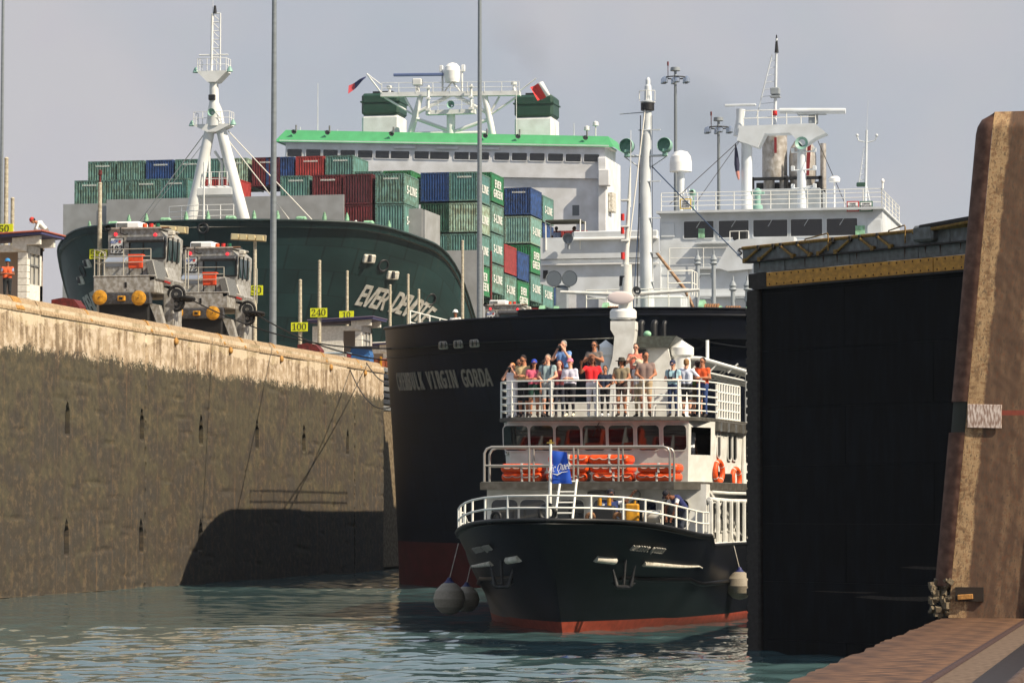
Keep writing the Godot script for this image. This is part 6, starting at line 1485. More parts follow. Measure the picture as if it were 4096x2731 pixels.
func shed(label: String, at: Vector3, w: float, d: float, h: float, roof: Material) -> Node3D:
	# local +x faces the chamber, +z the open water; the near side is open, with a block pillar at the corner
	var t := thing("signal_shed", label, "shed", at, 0.0)
	mat("block", rgb(226, 224, 216), 0.75, 0, T.soft, Vector3.ONE * 0.8); mat("shed_beige", rgb(176, 160, 146), 0.8); mat("shed_trim", rgb(60, 62, 104), 0.7)
	put("back_wall", mb().box(Vector3(-w / 2, h / 2, -d + 0.08), Vector3(w, h, 0.14)), M.shed_beige, t)
	var ny := int(h / 0.24)
	for i in ny:      # block courses of the corner pillar
		put("block", mb().box(Vector3(-0.2, 0.12 + i * h / ny, -0.16), Vector3(0.4, h / ny - 0.014, 0.3 + 0.006 * (i % 2)), Basis(), 0.012), M.block, t)
	put("end_wall", mb().box(Vector3(-0.07, 0.55, -d / 2 - 0.15), Vector3(0.14, 1.1, d - 0.34)).box(Vector3(-0.07, h - 0.15, -d / 2 - 0.15), Vector3(0.14, 0.3, d - 0.34)).box(Vector3(-0.07, h / 2, -d + 0.2), Vector3(0.14, h, 0.25)), M.block, t)
	var win := put("window", mb().box(Vector3(-0.1, (h + 0.8) / 2, -d / 2 - 0.1), Vector3(0.04, h - 1.4, d - 0.5)), mat("shed_glass", rgb(170, 168, 160), 0.2), t)
	for i in 3: put("glazing_bar", mb().box(Vector3(-0.05, (h + 0.8) / 2, -0.42 - i * (d - 0.75) / 2), Vector3(0.06, h - 1.4, 0.05)), M.grey_mid, win)
	put("transom", mb().box(Vector3(-0.05, h - 0.75, -d / 2 - 0.1), Vector3(0.06, 0.06, d - 0.5)), M.grey_mid, win)
	put("front_beam", mb().box(Vector3(-w / 2, h - 0.12, -0.12), Vector3(w - 0.05, 0.28, 0.2)), M.block, t)
	for z in [-0.1, -d + 0.1]: put("bracket", mb().ext(PackedVector2Array([Vector2(-0.6, h - 0.1), Vector2(0.0, h - 0.25), Vector2(0.0, h - 0.0), Vector2(0.55, h + 0.02), Vector2(0.55, h + 0.36), Vector2(-0.6, h + 0.28)]), Transform3D(Basis(), Vector3(0, 0, z)), 0.2), M.block, t)
	put("roof", mb().box(Vector3(-w / 2 + 0.3, h + 0.42 - 0.0, -d / 2), Vector3(w + 1.0, 0.07, d + 0.9), Rz(2.5), 0.02), roof, t)
	put("fascia", mb().box(Vector3(-w / 2 + 0.3, h + 0.33, -d / 2), Vector3(w + 0.9, 0.1, d + 0.8), Rz(2.5), 0.01), M.shed_trim, t)
	return t

func cable(called: String, label: String, a: Vector3, b: Vector3, sag: float, r: float, m: Material) -> void:
	var p := []
	for i in 25:
		var u := i / 24.0
		p.append((b - a) * u - Vector3(0, sag * 4.0 * u * (1 - u), 0))
	var t := thing(called, label, "cable", a, 0.0, "wires running to the tanker")
	put("wire", mb().tube(p, r, 5), m, t)

func high_mast(at: Vector3, h: float, label: String) -> void:
	var t := thing("high_mast_light", label, "light mast", at, 0.0, "floodlight masts beyond the tanker")
	put("pole", mb().tube([Vector3.ZERO, Vector3(0, h, 0)], [0.24, 0.1], 12), M.pole_grey, t)
	put("lamp_ring", mb().torus(Vector3(0, h, 0), 0.75, 0.05, Rx(90), 20, 6), M.steel_dark, t)
	put("head_box", mb().cyl(Vector3(0, h, 0), Vector3(0, h + 0.5, 0), 0.1, -1, 8).cyl(Vector3(0, h + 0.5, 0), Vector3(0, h + 0.75, 0), 0.38, 0.34, 14), M.ship_grey, t)
	for i in 6:
		var a := TAU * (i + 0.3) / 6.0
		put("lamp", mb().lathe([[0.0, 0.14], [0.1, 0.12], [0.2, -0.02], [0.22, -0.3], [0.2, -0.36]], Vector3(cos(a) * 0.95, h - 0.05, sin(a) * 0.5), 12), mat("lamp_metal", rgb(190, 200, 214), 0.2, 0.8), t)
	put("warning_lamp", mb().cyl(Vector3(-0.55, h, 0), Vector3(-0.55, h + 0.9, 0), 0.03, -1, 5).cyl(Vector3(-0.55, h + 0.9, 0), Vector3(-0.55, h + 1.2, 0), 0.07, -1, 6), M.maroon, t)

func lamp_pole(at: Vector3, h: float, r: float, label: String) -> void:
	var t := thing("lamp_pole", label, "lamp pole", at, 0.0, "tall tapered lamp poles")
	put("pole", mb().tube([Vector3.ZERO, Vector3(0, h, 0)], [r, r * 0.55], 14), M.pole_grey, t)
	put("base_flange", mb().cyl(Vector3.ZERO, Vector3(0, 0.08, 0), r * 1.7, -1, 14), M.pole_grey, t)
	put("crosshead", mb().box(Vector3(0, h, 0), Vector3(2.4, 0.2, 0.4), Basis(), 0.04), M.pole_grey, t)

func quay() -> void:
	make_loco("silver towing locomotive number 193 standing by the yellow board 550", "193", Vector3(-46.0, TOP, -132.3))
	make_loco("silver towing locomotive number 173 following behind, by the floodlight post and board 650", "173", Vector3(-46.0, TOP, -143.0))
	make_loco("silver towing locomotive numbered 156 behind the tanker's bow", "156", Vector3(-44.7, TOP + 1.1, -203.0))
	var rl := thing("rail_track", "pair of steel rails laid along the lock wall under the locomotives", "rail track", Vector3(-46, TOP, -104))
	for x in [-1.05, 0.8]: put("rail", mb().box(Vector3(x, 0.0, -90), Vector3(0.09, 0.12, 180), Basis(), 0.02), M.steel_dark, rl)
	put("rack", mb().box(Vector3(-0.1, -0.01, -90), Vector3(0.16, 0.08, 180)), M.steel_dark, rl)
	# marker posts
	var y := TOP
	sign_post(Vector3(-47.937, 11.967, -134.4) * Vector3(1, 0, 1) + Vector3(0, y, 0), Vector3(-47.98, 17.741, -134.4).y, "550", Vector3(-48.039, 14.578, -134.4).y, 0.84, "pale marker post with yellow board 550 behind the front locomotive", "red")
	sign_post(Vector3(-46.932, 13.223, -155) * Vector3(1, 0, 1) + Vector3(0, y, 0), Vector3(-46.95, 17.082, -155).y, "650", Vector3(-46.937, 14.346, -155).y, 0.95, "pale marker post with yellow board 650 and four floodlights on top", "flood")
	sign_post(Vector3(-45.23, 12.092, -137) * Vector3(1, 0, 1) + Vector3(0, y, 0), Vector3(-45.253, 15.896, -137).y, "", 0, 0, "pale post with four floodlights on top between the two locomotives", "flood")
	sign_post(Vector3(-47.686, 13.911, -166) * Vector3(1, 0, 1) + Vector3(0, y, 0), Vector3(-47.692, 15.655, -166).y, "100", Vector3(-47.697, 13.121, -166).y, 0.94, "pale marker post with yellow board 100 beside the blue tractor")
	sign_post(Vector3(-48.004, 14.223, -171) * Vector3(1, 0, 1) + Vector3(0, y, 0), Vector3(-48.014, 17.098, -171).y, "240", Vector3(-48.019, 14.209, -171).y, 0.98, "pale marker post with yellow board 240 in front of the white shed")
	sign_post(Vector3(-53.995, 16.027, -199) * Vector3(1, 0, 1) + Vector3(0, y, 0), Vector3(-54.003, 18.699, -199).y, "10", Vector3(-54.028, 15.865, -199).y, 0.98, "pale marker post with yellow board 10 behind the white shed roof")
	sign_post(Vector3(-51.883, 16.184, -202) * Vector3(1, 0, 1) + Vector3(0, y, 0), Vector3(-51.887, 17.964, -202).y, "", 0, 0, "pale post with a small camera box standing behind the tanker's bow", "camera")
	sign_post(Vector3(-51.917, 16.493, -207) * Vector3(1, 0, 1) + Vector3(0, y, 0), Vector3(-51.922, 19.023, -207).y, "", 0, 0, "taller pale post with a camera box in front of the ship's name", "camera")
	sign_post(Vector3(-51.914, 16.677, -210) * Vector3(1, 0, 1) + Vector3(0, y, 0), Vector3(-51.916, 18.216, -210).y, "", 0, 0, "plain pale post between the camera posts and the tanker's bow")
	sign_post(Vector3(-46.058, 15.86, -198) * Vector3(1, 0, 1) + Vector3(0, y, 0), Vector3(-46.062, 20.445, -198).y, "0", Vector3(-45.958, 15.184, -198).y, 0.8, "tall pale post with a yellow board beside the man in the white helmet")
	sign_post(Vector3(-49.782, 13.721, -127.7) * Vector3(1, 0, 1) + Vector3(0, y, 0), Vector3(-49.823, 18.177, -127.7).y, "50", Vector3(-49.704, 15.156, -127.7).y, 0.78, "pale marker post with yellow board 50 above the shed roof")
	sign_post(Vector3(-53.983, 14.685, -139.3) * Vector3(1, 0, 1) + Vector3(0, y, 0), Vector3(-54.01, 17.668, -139.3).y, "00", Vector3(-53.816, 15.266, -139.3).y, 0.72, "pale marker post with yellow board 00 seen through the shed", "camera")
	# tall lamp poles rising out of the picture
	lamp_pole(Vector3(-49.969, 14.095, -168.5) * Vector3(1, 0, 1) + Vector3(0, y, 0), 26, 0.2, "thick tall grey lamp pole standing beside the yellow board 650")
	lamp_pole(Vector3(-51.068, 17.59, -225) * Vector3(1, 0, 1) + Vector3(0, y, 0), 34, 0.22, "tall grey lamp pole standing beside locomotive 156")
	lamp_pole(Vector3(-52.072, 14.167, -133) * Vector3(1, 0, 1) + Vector3(0, y, 0), 22, 0.09, "thin tall pale pole rising behind the small shed")
	high_mast(Vector3(Vector3(-37.394, 35.076, -230).x, 0, -230), Vector3(-37.394, 35.076, -230).y, "higher floodlight mast with a ring of lamps behind the satellite dome")
	high_mast(Vector3(Vector3(-34.488, 31.534, -232).x, 0, -232), Vector3(-34.488, 31.534, -232).y, "lower floodlight mast with a ring of lamps seen through mast stays")
	# sheds
	mat("roof_red", rgb(170, 92, 76), 0.7, 0, T.soft, Vector3.ONE); mat("roof_dark", rgb(96, 86, 112), 0.7, 0, T.soft, Vector3.ONE); mat("roof_white", rgb(222, 220, 214), 0.7)
	shed("small white block shed with a red roof beside the man in the blue helmet", Vector3(-45.0, TOP, -117.75), 3.6, 1.75, 2.62, M.roof_red)
	var s2 := shed("white shed with a dark roof edge and window at the end of the wall", Vector3(-46.0, TOP, -172.7), 2.9, 2.3, 2.6, M.roof_dark)
	put("front_wall", mb().box(Vector3(-2.0, 1.3, -0.1), Vector3(1.8, 2.6, 0.14)), M.block, s2)
	shed("plain white shed with a flat pale roof mostly behind the tanker's bow", Vector3(Vector3(-50.402, 13.399, -196).x, TOP, -196), 1.6, 2.0, 2.5, M.roof_white)
	# maroon fairlead guards, bins, tractor and boxes along the wall
	for q in [[Vector3(-44.2, TOP, -120.6), "maroon curved guard plate at the foot of the small shed"], [Vector3(-44.0, TOP, -155.5), "maroon curved guard plate under the yellow board 650"], [Vector3(-44.2, TOP, -176.5), "maroon curved guard plate at the foot of the white shed"]]:
		var g := thing("rope_guard", q[1], "rope guard", q[0], 0.0, "maroon rope guards along the wall")
		put("guard", mb().ext(PackedVector2Array([Vector2(-0.7, 0), Vector2(0.5, 0), Vector2(0.48, 0.35), Vector2(0.25, 0.62), Vector2(-0.2, 0.7), Vector2(-0.7, 0.62)]), Transform3D(Basis(), Vector3(0, 0, -0.4)), 0.8), M.maroon, g)
		put("base", mb().box(Vector3(-0.1, 0.04, 0), Vector3(1.4, 0.08, 1.0)), M.steel_dark, g)
	var b1 := thing("steel_barrier", "low black ribbed steel barrier on the wall beside the lamp pole", "barrier", Vector3(-46.2, TOP, -164.5))
	put("rail", mb().box(Vector3(0, 0.52, 0), Vector3(1.5, 0.1, 0.4), Basis(), 0.02), M.maroon, b1)
	for i in 7: put("rib", mb().box(Vector3(-0.66 + i * 0.22, 0.25, 0.0), Vector3(0.06, 0.46, 0.4)), M.black, b1)
	put("panel", mb().box(Vector3(0, 0.25, -0.05), Vector3(1.45, 0.46, 0.2)), M.black, b1)
	var cbx := thing("equipment_box", "white equipment box with a maroon end and pale blue lid", "box", Vector3(-46.4, TOP, -169.0))
	put("box_body", mb().box(Vector3(0, 0.42, 0), Vector3(1.3, 0.84, 0.9), Basis(), 0.03), M.block, cbx)
	put("end_panel", mb().box(Vector3(0.66, 0.42, 0.02), Vector3(0.03, 0.8, 0.86)), M.maroon, cbx)
	put("lid", mb().box(Vector3(0, 0.87, 0), Vector3(1.4, 0.07, 1.0), Basis(), 0.02), mat("lid", rgb(150, 172, 190), 0.6), cbx)
	var tr := thing("small_tractor", "small blue tractor with a flat canopy parked on the lock wall", "tractor", Vector3(-45.4, TOP, -170.4))
	mat("tractor", rgb(44, 98, 160), 0.5, 0, T.soft, Vector3.ONE)
	put("bonnet", rbox(Vector3(1.2, 0.55, 0.9), 0.1, 3, Vector3(0, 0.55, 0)), M.tractor, tr)
	put("cabin", mb().ext(PackedVector2Array([Vector2(-0.6, 0), Vector2(0.6, 0), Vector2(0.48, 0.45), Vector2(-0.48, 0.45)]), Transform3D(Basis(), Vector3(0, 0.78, -0.4)), 0.8), M.tractor, tr)
	put("canopy", mb().box(Vector3(0, 1.27, 0), Vector3(1.5, 0.06, 1.2), Basis(), 0.02), M.black, tr)
	for x in [-0.45, 0.45]:
		put("wheel", mb().cyl(Vector3(x - 0.12, 0.28, 0.3), Vector3(x + 0.12, 0.28, 0.3), 0.28, -1, 16), M.rubber, tr)
		put("wheel", mb().cyl(Vector3(x - 0.12, 0.28, -0.4), Vector3(x + 0.12, 0.28, -0.4), 0.28, -1, 16), M.rubber, tr)
	for q in [[Vector3(-45.3, TOP, -172.0), 1.5, "long rusty steel bin standing in front of the white shed"], [Vector3(-44.5, TOP, -172.6), 0.7, "short rusty steel bin with a yellow upright in front of the shed"]]:
		var bn := thing("steel_bin", q[2], "bin", q[0], 0.0, "rusty bins by the white shed")
		mat("bin_rust", rgb(158, 92, 60), 0.8, 0.1, T.rusty, Vector3.ONE * 0.9)
		put("bin_body", mb().box(Vector3(0, 0.42, 0), Vector3(q[1], 0.6, 0.8), Basis(), 0.03), M.bin_rust, bn)
		put("skid", mb().box(Vector3(0, 0.06, 0), Vector3(q[1], 0.12, 0.7)), M.steel_dark, bn)
		put("upright", mb().box(Vector3(q[1] / 2 - 0.05, 0.7 if q[1] < 1 else 0.45, 0.42), Vector3(0.12, 1.4 if q[1] < 1 else 0.7, 0.06), Basis(), 0.01), M.yellow, bn)
	# towing wires
	var dark: Material = M.wire
	cable("towing_wire", "taut towing wire from locomotive 173 to the tanker's bow fairlead", Vector3(-43.6, TOP + 1.5, -144.1), Vector3(-22, 0, -122) + Vector3(-2.3, 9.9, 1.6), 1.6, 0.035, dark)
	cable("towing_wire", "second taut towing wire from locomotive 193 across the wall", Vector3(-43.6, TOP + 1.62, -133.4), Vector3(-22, 0, -122) + Vector3(-8.6, 9.9, -4.2), 0.9, 0.03, dark)
	cable("slack_wire", "slack black wire sagging down the face of the lock wall", Vector3(-43.0, TOP + 0.2, -158.0), Vector3(-22, 0, -122) + Vector3(-8.75, 9.75, -4.2), 2.6, 0.03, dark)
	cable("slack_wire", "shorter slack black wire hanging just below the wall's edge", Vector3(-42.6, TOP + 0.1, -160.5), Vector3(-22, 0, -122) + Vector3(-8.75, 9.85, -4.2), 1.4, 0.03, dark)
	cable("bow_line", "thin dark line from the tanker's second fairlead towards the gate", Vector3(-22, 0, -122) + Vector3(3.0, 9.75, 1.4), Vector3(-6.0, 9.2, -95.0), 0.8, 0.025, dark)

# ---------------------------------------------------------------- people
class Field:      # signed distance on a grid, meshed as surface nets
	var lo: Vector3; var n: Vector3i; var h: float
	var d := PackedFloat32Array(); var c := PackedByteArray(); var near := PackedFloat32Array()
	func _init(a: Vector3, b: Vector3, cell: float) -> void:
		lo = a; h = cell
		n = Vector3i(((b - a) / cell).ceil()) + Vector3i.ONE
		d.resize(n.x * n.y * n.z); d.fill(1.0); near.resize(d.size()); near.fill(1.0); c.resize(d.size())
	# tapered capsule; colour ci up to share f of its length, then cj
	func bone(a: Vector3, b: Vector3, ra: float, rb: float, ci: int, cj := -1, f := 1.0, k := 0.035, sq := Vector3.ONE) -> void:
		var m := maxf(ra, rb) + 3.0 * h
		var p0 := Vector3i(((Vector3(minf(a.x, b.x), minf(a.y, b.y), minf(a.z, b.z)) - Vector3.ONE * m - lo) / h).floor()).clamp(Vector3i.ZERO, n - Vector3i.ONE)
		var p1 := Vector3i(((Vector3(maxf(a.x, b.x), maxf(a.y, b.y), maxf(a.z, b.z)) + Vector3.ONE * m - lo) / h).ceil()).clamp(Vector3i.ZERO, n - Vector3i.ONE)
		var ab := b - a; var l2 := maxf(ab.length_squared(), 1e-8)
		for z in range(p0.z, p1.z + 1):
			for y in range(p0.y, p1.y + 1):
				for x in range(p0.x, p1.x + 1):
					var p := lo + Vector3(x, y, z) * h
					var t := clampf((p - a).dot(ab) / l2, 0, 1)
					var q := (p - a - ab * t) * sq
					var e := q.length() - lerpf(ra, rb, t)
					var i := x + n.x * (y + n.y * z)
					if e < near[i]:
						near[i] = e; c[i] = cj if (cj >= 0 and t > f) else ci
					var o := d[i]; var w := clampf(0.5 + 0.5 * (o - e) / k, 0, 1)
					d[i] = lerpf(o, e, w) - k * w * (1.0 - w)
	func build(g: MB, cols: Array) -> void:
		var sx := 1; var sy := n.x; var sz := n.x * n.y
		var id := PackedInt32Array(); id.resize(d.size()); id.fill(-1)
		var P := PackedVector3Array(); var N := PackedVector3Array(); var C := PackedByteArray()
		var off := [0, sx, sy, sx + sy, sz, sx + sz, sy + sz, sx + sy + sz]
		for z in n.z - 1:
			for y in n.y - 1:
				var base := n.x * (y + n.y * z)
				for x in n.x - 1:
					var i := base + x
					if d[i] > h * 2.0: continue
					var neg := 0
					for o in off:
						if d[i + o] < 0: neg += 1
					if neg == 0 or neg == 8: continue
					var s := Vector3.ZERO; var k := 0
					for e in [[0, 1], [0, 2], [0, 4], [1, 3], [1, 5], [2, 3], [2, 6], [3, 7], [4, 5], [4, 6], [5, 7], [6, 7]]:
						var da := d[i + off[e[0]]]; var db := d[i + off[e[1]]]
						if (da < 0) != (db < 0):
							var t := da / (da - db)
							var pa := Vector3(e[0] & 1, (e[0] >> 1) & 1, e[0] >> 2); var pb := Vector3(e[1] & 1, (e[1] >> 1) & 1, e[1] >> 2)
							s += pa.lerp(pb, t); k += 1
					id[i] = P.size()
					P.append(lo + (Vector3(x, y, z) + s / k) * h)
					N.append(Vector3(d[i + sx] + d[i + sx + sy] + d[i + sx + sz] + d[i + sx + sy + sz] - d[i] - d[i + sy] - d[i + sz] - d[i + sy + sz], d[i + sy] + d[i + sx + sy] + d[i + sy + sz] + d[i + sx + sy + sz] - d[i] - d[i + sx] - d[i + sz] - d[i + sx + sz], d[i + sz] + d[i + sx + sz] + d[i + sy + sz] + d[i + sx + sy + sz] - d[i] - d[i + sx] - d[i + sy] - d[i + sx + sy]).normalized())
					C.append(c[i])
		for z in range(1, n.z - 1):
			for y in range(1, n.y - 1):
				for x in range(1, n.x - 1):
					var i := x + n.x * (y + n.y * z)
					if absf(d[i]) > h * 2.0: continue
					for ax in [[sx, sy, sz], [sy, sz, sx], [sz, sx, sy]]:
						var a := d[i] < 0; var b := d[i + ax[0]] < 0
						if a == b: continue
						var q := [id[i], id[i - ax[1]], id[i - ax[1] - ax[2]], id[i - ax[2]]]
						if q.min() < 0: continue
						for t in [[0, 1, 2], [0, 2, 3]]:
							for v in (t if a else [t[0], t[2], t[1]]):
								g.v.append(P[q[v]]); g.n.append(N[q[v]]); g.c.append(cols[C[q[v]]])

func head_mesh() -> MB:      # one adult head, chin at y = 0, looking along +z; colours 1 skin, darker for eyes and lips
	if cache.has("head"): return cache.head
	var f := Field.new(Vector3(-0.12, -0.06, -0.14), Vector3(0.12, 0.27, 0.15), 0.0085)
	var k := 0.02
	f.bone(Vector3(0, 0.15, -0.02), Vector3(0, 0.145, 0.015), 0.088, 0.082, 0, -1, 1, k, Vector3(1.14, 0.95, 1))
	f.bone(Vector3(0, 0.1, 0.03), Vector3(0, 0.032, 0.055), 0.066, 0.036, 0, -1, 1, k)
	f.bone(Vector3(0, 0.05, -0.03), Vector3(0, -0.05, -0.035), 0.052, 0.056, 0, -1, 1, k)
	f.bone(Vector3(0, 0.125, 0.098), Vector3(0, 0.088, 0.115), 0.008, 0.014, 0, -1, 1, 0.012)
	for s in [-1, 1]:
		f.bone(Vector3(0.079 * s, 0.125, -0.01), Vector3(0.082 * s, 0.095, -0.005), 0.012, 0.009, 0, -1, 1, 0.008)
		f.bone(Vector3(0.02 * s, 0.142, 0.088), Vector3(0.045 * s, 0.142, 0.078), 0.012, 0.01, 0, -1, 1, 0.012)
		f.bone(Vector3(0.03 * s, 0.122, 0.088), Vector3(0.034 * s, 0.122, 0.087), 0.0125, 0.0125, 1, -1, 1, 0.004)
	f.bone(Vector3(-0.02, 0.058, 0.089), Vector3(0.02, 0.058, 0.089), 0.0105, 0.0105, 2, -1, 1, 0.006)
	var g := mb(); f.build(g, [Color(1, 1, 1), Color(0.12, 0.1, 0.1), Color(0.62, 0.4, 0.38)])
	cache.head = g
	return g

func lin(c: Color) -> Color: return c.srgb_to_linear()

var SKIN := {"fair": rgb(214, 160, 134), "tan": rgb(176, 120, 90), "brown": rgb(122, 78, 56), "dark": rgb(78, 50, 38)}

func person(p: Dictionary) -> Node3D:
	var H: float = p.get("h", 1.7); var k := H / 1.76
	var t := thing("person", p.label, "person", p.at, deg_to_rad(p.get("turn", 0.0)), p.get("group", ""))
	var J := {"pelvis": Vector3(0, 0.96, 0), "chest": Vector3(0, 1.3, 0), "neck": Vector3(0, 1.47, -0.01), "head": Vector3(0, 1.53, 0.0), "tilt": Vector3.ZERO}
	for s in [-1, 1]:
		var a := "l" if s < 0 else "r"
		J["sh" + a] = Vector3(0.185 * s, 1.41, 0); J["hip" + a] = Vector3(0.09 * s, 0.92, 0)
		J["kn" + a] = Vector3(0.1 * s, 0.5, 0.02); J["an" + a] = Vector3(0.105 * s, 0.09, -0.02); J["toe" + a] = Vector3(0.125 * s, 0.035, 0.14)
		match p.get("pose", "rail"):
			"rail": J["el" + a] = Vector3(0.26 * s, 1.16, 0.04); J["wr" + a] = Vector3(0.13 * s, 1.06, 0.26)
			"camera": J["el" + a] = Vector3(0.27 * s, 1.24, 0.16); J["wr" + a] = Vector3(0.07 * s, 1.55, 0.2)
			"hold": J["el" + a] = Vector3(0.25 * s, 1.16, 0.03); J["wr" + a] = Vector3(0.06 * s, 1.17, 0.24)
			"chest": J["el" + a] = Vector3(0.27 * s, 1.2, 0.08); J["wr" + a] = Vector3(0.05 * s, 1.32, 0.22)
			_: J["el" + a] = Vector3(0.25 * s, 1.14, -0.02); J["wr" + a] = Vector3(0.26 * s, 0.89, 0.05)
	for q in p.get("joints", {}): J[q] = p.joints[q]
	var sleeve: float = p.get("sleeve", 0.55); var leg: float = p.get("leg", 2.0)
	# 0 shirt 1 skin 2 trousers 3 shoes 4 second shirt colour
	var f := Field.new(Vector3(-0.62, -0.02, -0.6), Vector3(0.66, 1.72, 0.66), 0.026)
	var fat: float = p.get("fat", 1.0)
	var pe: Vector3 = J.pelvis; var ch: Vector3 = J.chest
	var top := 4 if p.has("vest") else 0
	for s in [-1, 1]:
		var sd := Vector3(0.075 * s, 0, 0)
		f.bone(pe + sd + (ch - pe) * 0.25, ch + sd * 1.15, 0.105 * fat, 0.115 * fat, top)
		f.bone(pe + sd * 0.9 + Vector3(0, -0.02, 0), pe + sd * 0.9 + (ch - pe) * 0.12, 0.108 * fat, 0.1 * fat, 2)
		var a := "l" if s < 0 else "r"
		f.bone(ch + Vector3(0.05 * s, 0.06, 0), J["sh" + a], 0.09, 0.066, top)
		f.bone(J["sh" + a], J["el" + a], 0.06 * sqrt(fat), 0.046, 0, 1, minf(sleeve, 1.0))
		f.bone(J["el" + a], J["wr" + a], 0.043, 0.03, 0 if sleeve > 1.0 else 1, 1, clampf(sleeve - 1.0, 0.0, 1.0))
		var wd: Vector3 = (J["wr" + a] - J["el" + a]).normalized()
		f.bone(J["wr" + a] + wd * 0.02, J["wr" + a] + wd * 0.08, 0.034, 0.036, 1, -1, 1, 0.02)
		f.bone(J["hip" + a], J["kn" + a], 0.092 * sqrt(fat), 0.062, 2, 1, minf(leg, 1.0))
		f.bone(J["kn" + a], J["an" + a], 0.058, 0.04, 2 if leg > 1.0 else 1, 1, clampf(leg - 1.0, 0.0, 1.0))
		f.bone(J["an" + a], J["toe" + a], 0.045, 0.036, 3)
	f.bone(ch + Vector3(0, 0.1, -0.01), J.neck, 0.075, 0.058, top, 1, 0.6)
	f.bone(J.neck, J.head + Vector3(0, 0.02, -0.01), 0.056, 0.05, 1)
	var skin := lin(SKIN[p.get("skin", "fair")])
	var g := mb()
	f.build(g, [lin(p.shirt), skin, lin(p.get("pants", rgb(40, 44, 58))), lin(p.get("shoes", rgb(50, 46, 44))), lin(p.get("vest", p.shirt))])
	# fingers and thumb, curled
	g.col = skin
	for a in ["l", "r"]:
		var w: Vector3 = J["wr" + a]; var wd: Vector3 = (w - J["el" + a]).normalized()
		var sd := wd.cross(Vector3.UP).normalized() * (1 if a == "r" else -1)
		var dn := wd.cross(sd).normalized() * (1 if a == "r" else -1)
		for i in 4:
			var o := w + wd * 0.1 + sd * (i - 1.5) * 0.019
			g.tube([o, o + wd * (0.035 - 0.004 * absf(i - 1.3)) + dn * 0.008, o + wd * 0.045 + dn * 0.036], [0.0095, 0.009, 0.007], 5)
		g.tube([w + wd * 0.035 - sd * 0.03, w + wd * 0.07 - sd * 0.052 + dn * 0.015, w + wd * 0.1 - sd * 0.045 + dn * 0.03], [0.011, 0.01, 0.008], 5)
	# head on the neck, turned and tilted
	var hb := Basis.from_euler(Vector3(deg_to_rad(J.tilt.x), deg_to_rad(J.tilt.y), deg_to_rad(J.tilt.z)))
	var hx := Transform3D(hb, J.head)
	var hm := head_mesh()
	for i in hm.v.size():
		g.v.append(hx * hm.v[i]); g.n.append(hb * hm.n[i]); g.c.append(skin * hm.c[i])
	var sc := Basis.from_scale(Vector3.ONE * k)
	put("body", g, M.cloth, t, Vector3.ZERO, sc)
	var hx2 := Transform3D(sc, Vector3.ZERO) * hx
	var hair: String = p.get("hair", "short")
	var hm2 := mb()
	var hc: Color = lin(p.get("hair_color", rgb(36, 28, 24))); hm2.col = hc
	if hair != "bald":
		hm2.ball(Vector3(0, 0.168, -0.024), Vector3(0.087, 0.09, 0.1), 7)
		hm2.ball(Vector3(0, 0.12, -0.055), Vector3(0.08, 0.09, 0.07), 6)
		if hair == "long":
			for s in [-1, 1]: hm2.tube([Vector3(0.07 * s, 0.19, -0.02), Vector3(0.092 * s, 0.1, -0.03), Vector3(0.1 * s, -0.02, -0.04)], [0.03, 0.042, 0.025], 7)
			hm2.tube([Vector3(0, 0.18, -0.08), Vector3(0, 0.05, -0.09), Vector3(0.0, -0.08, -0.09)], [0.06, 0.075, 0.04], 8)
		if hair == "curly":
			rng.seed = 77
			for i in 26:
				var an := rng.randf_range(-2.4, 2.4); hm2.ball(Vector3(sin(an) * 0.09, rng.randf_range(-0.02, 0.2), -cos(an) * 0.08 - 0.02), Vector3.ONE * rng.randf_range(0.025, 0.042), 4)
		if hair == "pony": hm2.tube([Vector3(0.03, 0.17, -0.11), Vector3(0.08, 0.1, -0.14), Vector3(0.1, -0.04, -0.13)], [0.03, 0.045, 0.02], 7)
		put("hair", hm2, M.cloth, t, hx2.origin, hx2.basis)
	var ht := mb(); ht.col = lin(p.get("hat_color", rgb(40, 60, 140)))
	match p.get("hat", ""):
		"cap":
			ht.lathe([[0.096, 0.15], [0.094, 0.19], [0.074, 0.24], [0.04, 0.262], [0, 0.268]], Vector3(0, 0, -0.01), 16)
			ht.ext(PackedVector2Array([Vector2(-0.075, 0.06), Vector2(0.075, 0.06), Vector2(0.06, 0.15), Vector2(0.0, 0.175), Vector2(-0.06, 0.15)]), Transform3D(Basis(Vector3.RIGHT, Vector3(0, -0.12, 1).normalized(), Vector3.UP), Vector3(0, 0.166, 0)), 0.012)
		"sun": ht.lathe([[0.19, 0.135], [0.185, 0.15], [0.1, 0.165], [0.095, 0.22], [0.07, 0.25], [0, 0.258]], Vector3(0, 0, -0.005), 20)
		"helmet": ht.lathe([[0.125, 0.15], [0.112, 0.165], [0.11, 0.2], [0.085, 0.25], [0.04, 0.275], [0, 0.28]], Vector3(0, 0, -0.005), 18).box(Vector3(0, 0.158, 0.12), Vector3(0.14, 0.012, 0.07), Basis(), 0.004)
	if p.get("hat", "") != "": put("hat", ht, M.cloth, t, hx2.origin, hx2.basis)
	if p.get("glasses", false):
		var gl := mb(); gl.col = Color(0.01, 0.01, 0.012)
		for s in [-1, 1]: gl.ball(Vector3(0.032 * s, 0.122, 0.1), Vector3(0.03, 0.02, 0.012), 5).cyl(Vector3(0.06 * s, 0.125, 0.09), Vector3(0.085 * s, 0.125, 0.0), 0.005, -1, 4)
		gl.cyl(Vector3(-0.01, 0.125, 0.108), Vector3(0.01, 0.125, 0.108), 0.005, -1, 4)
		put("sunglasses", gl, M.cloth, t, hx2.origin, hx2.basis)
	var ex := mb()
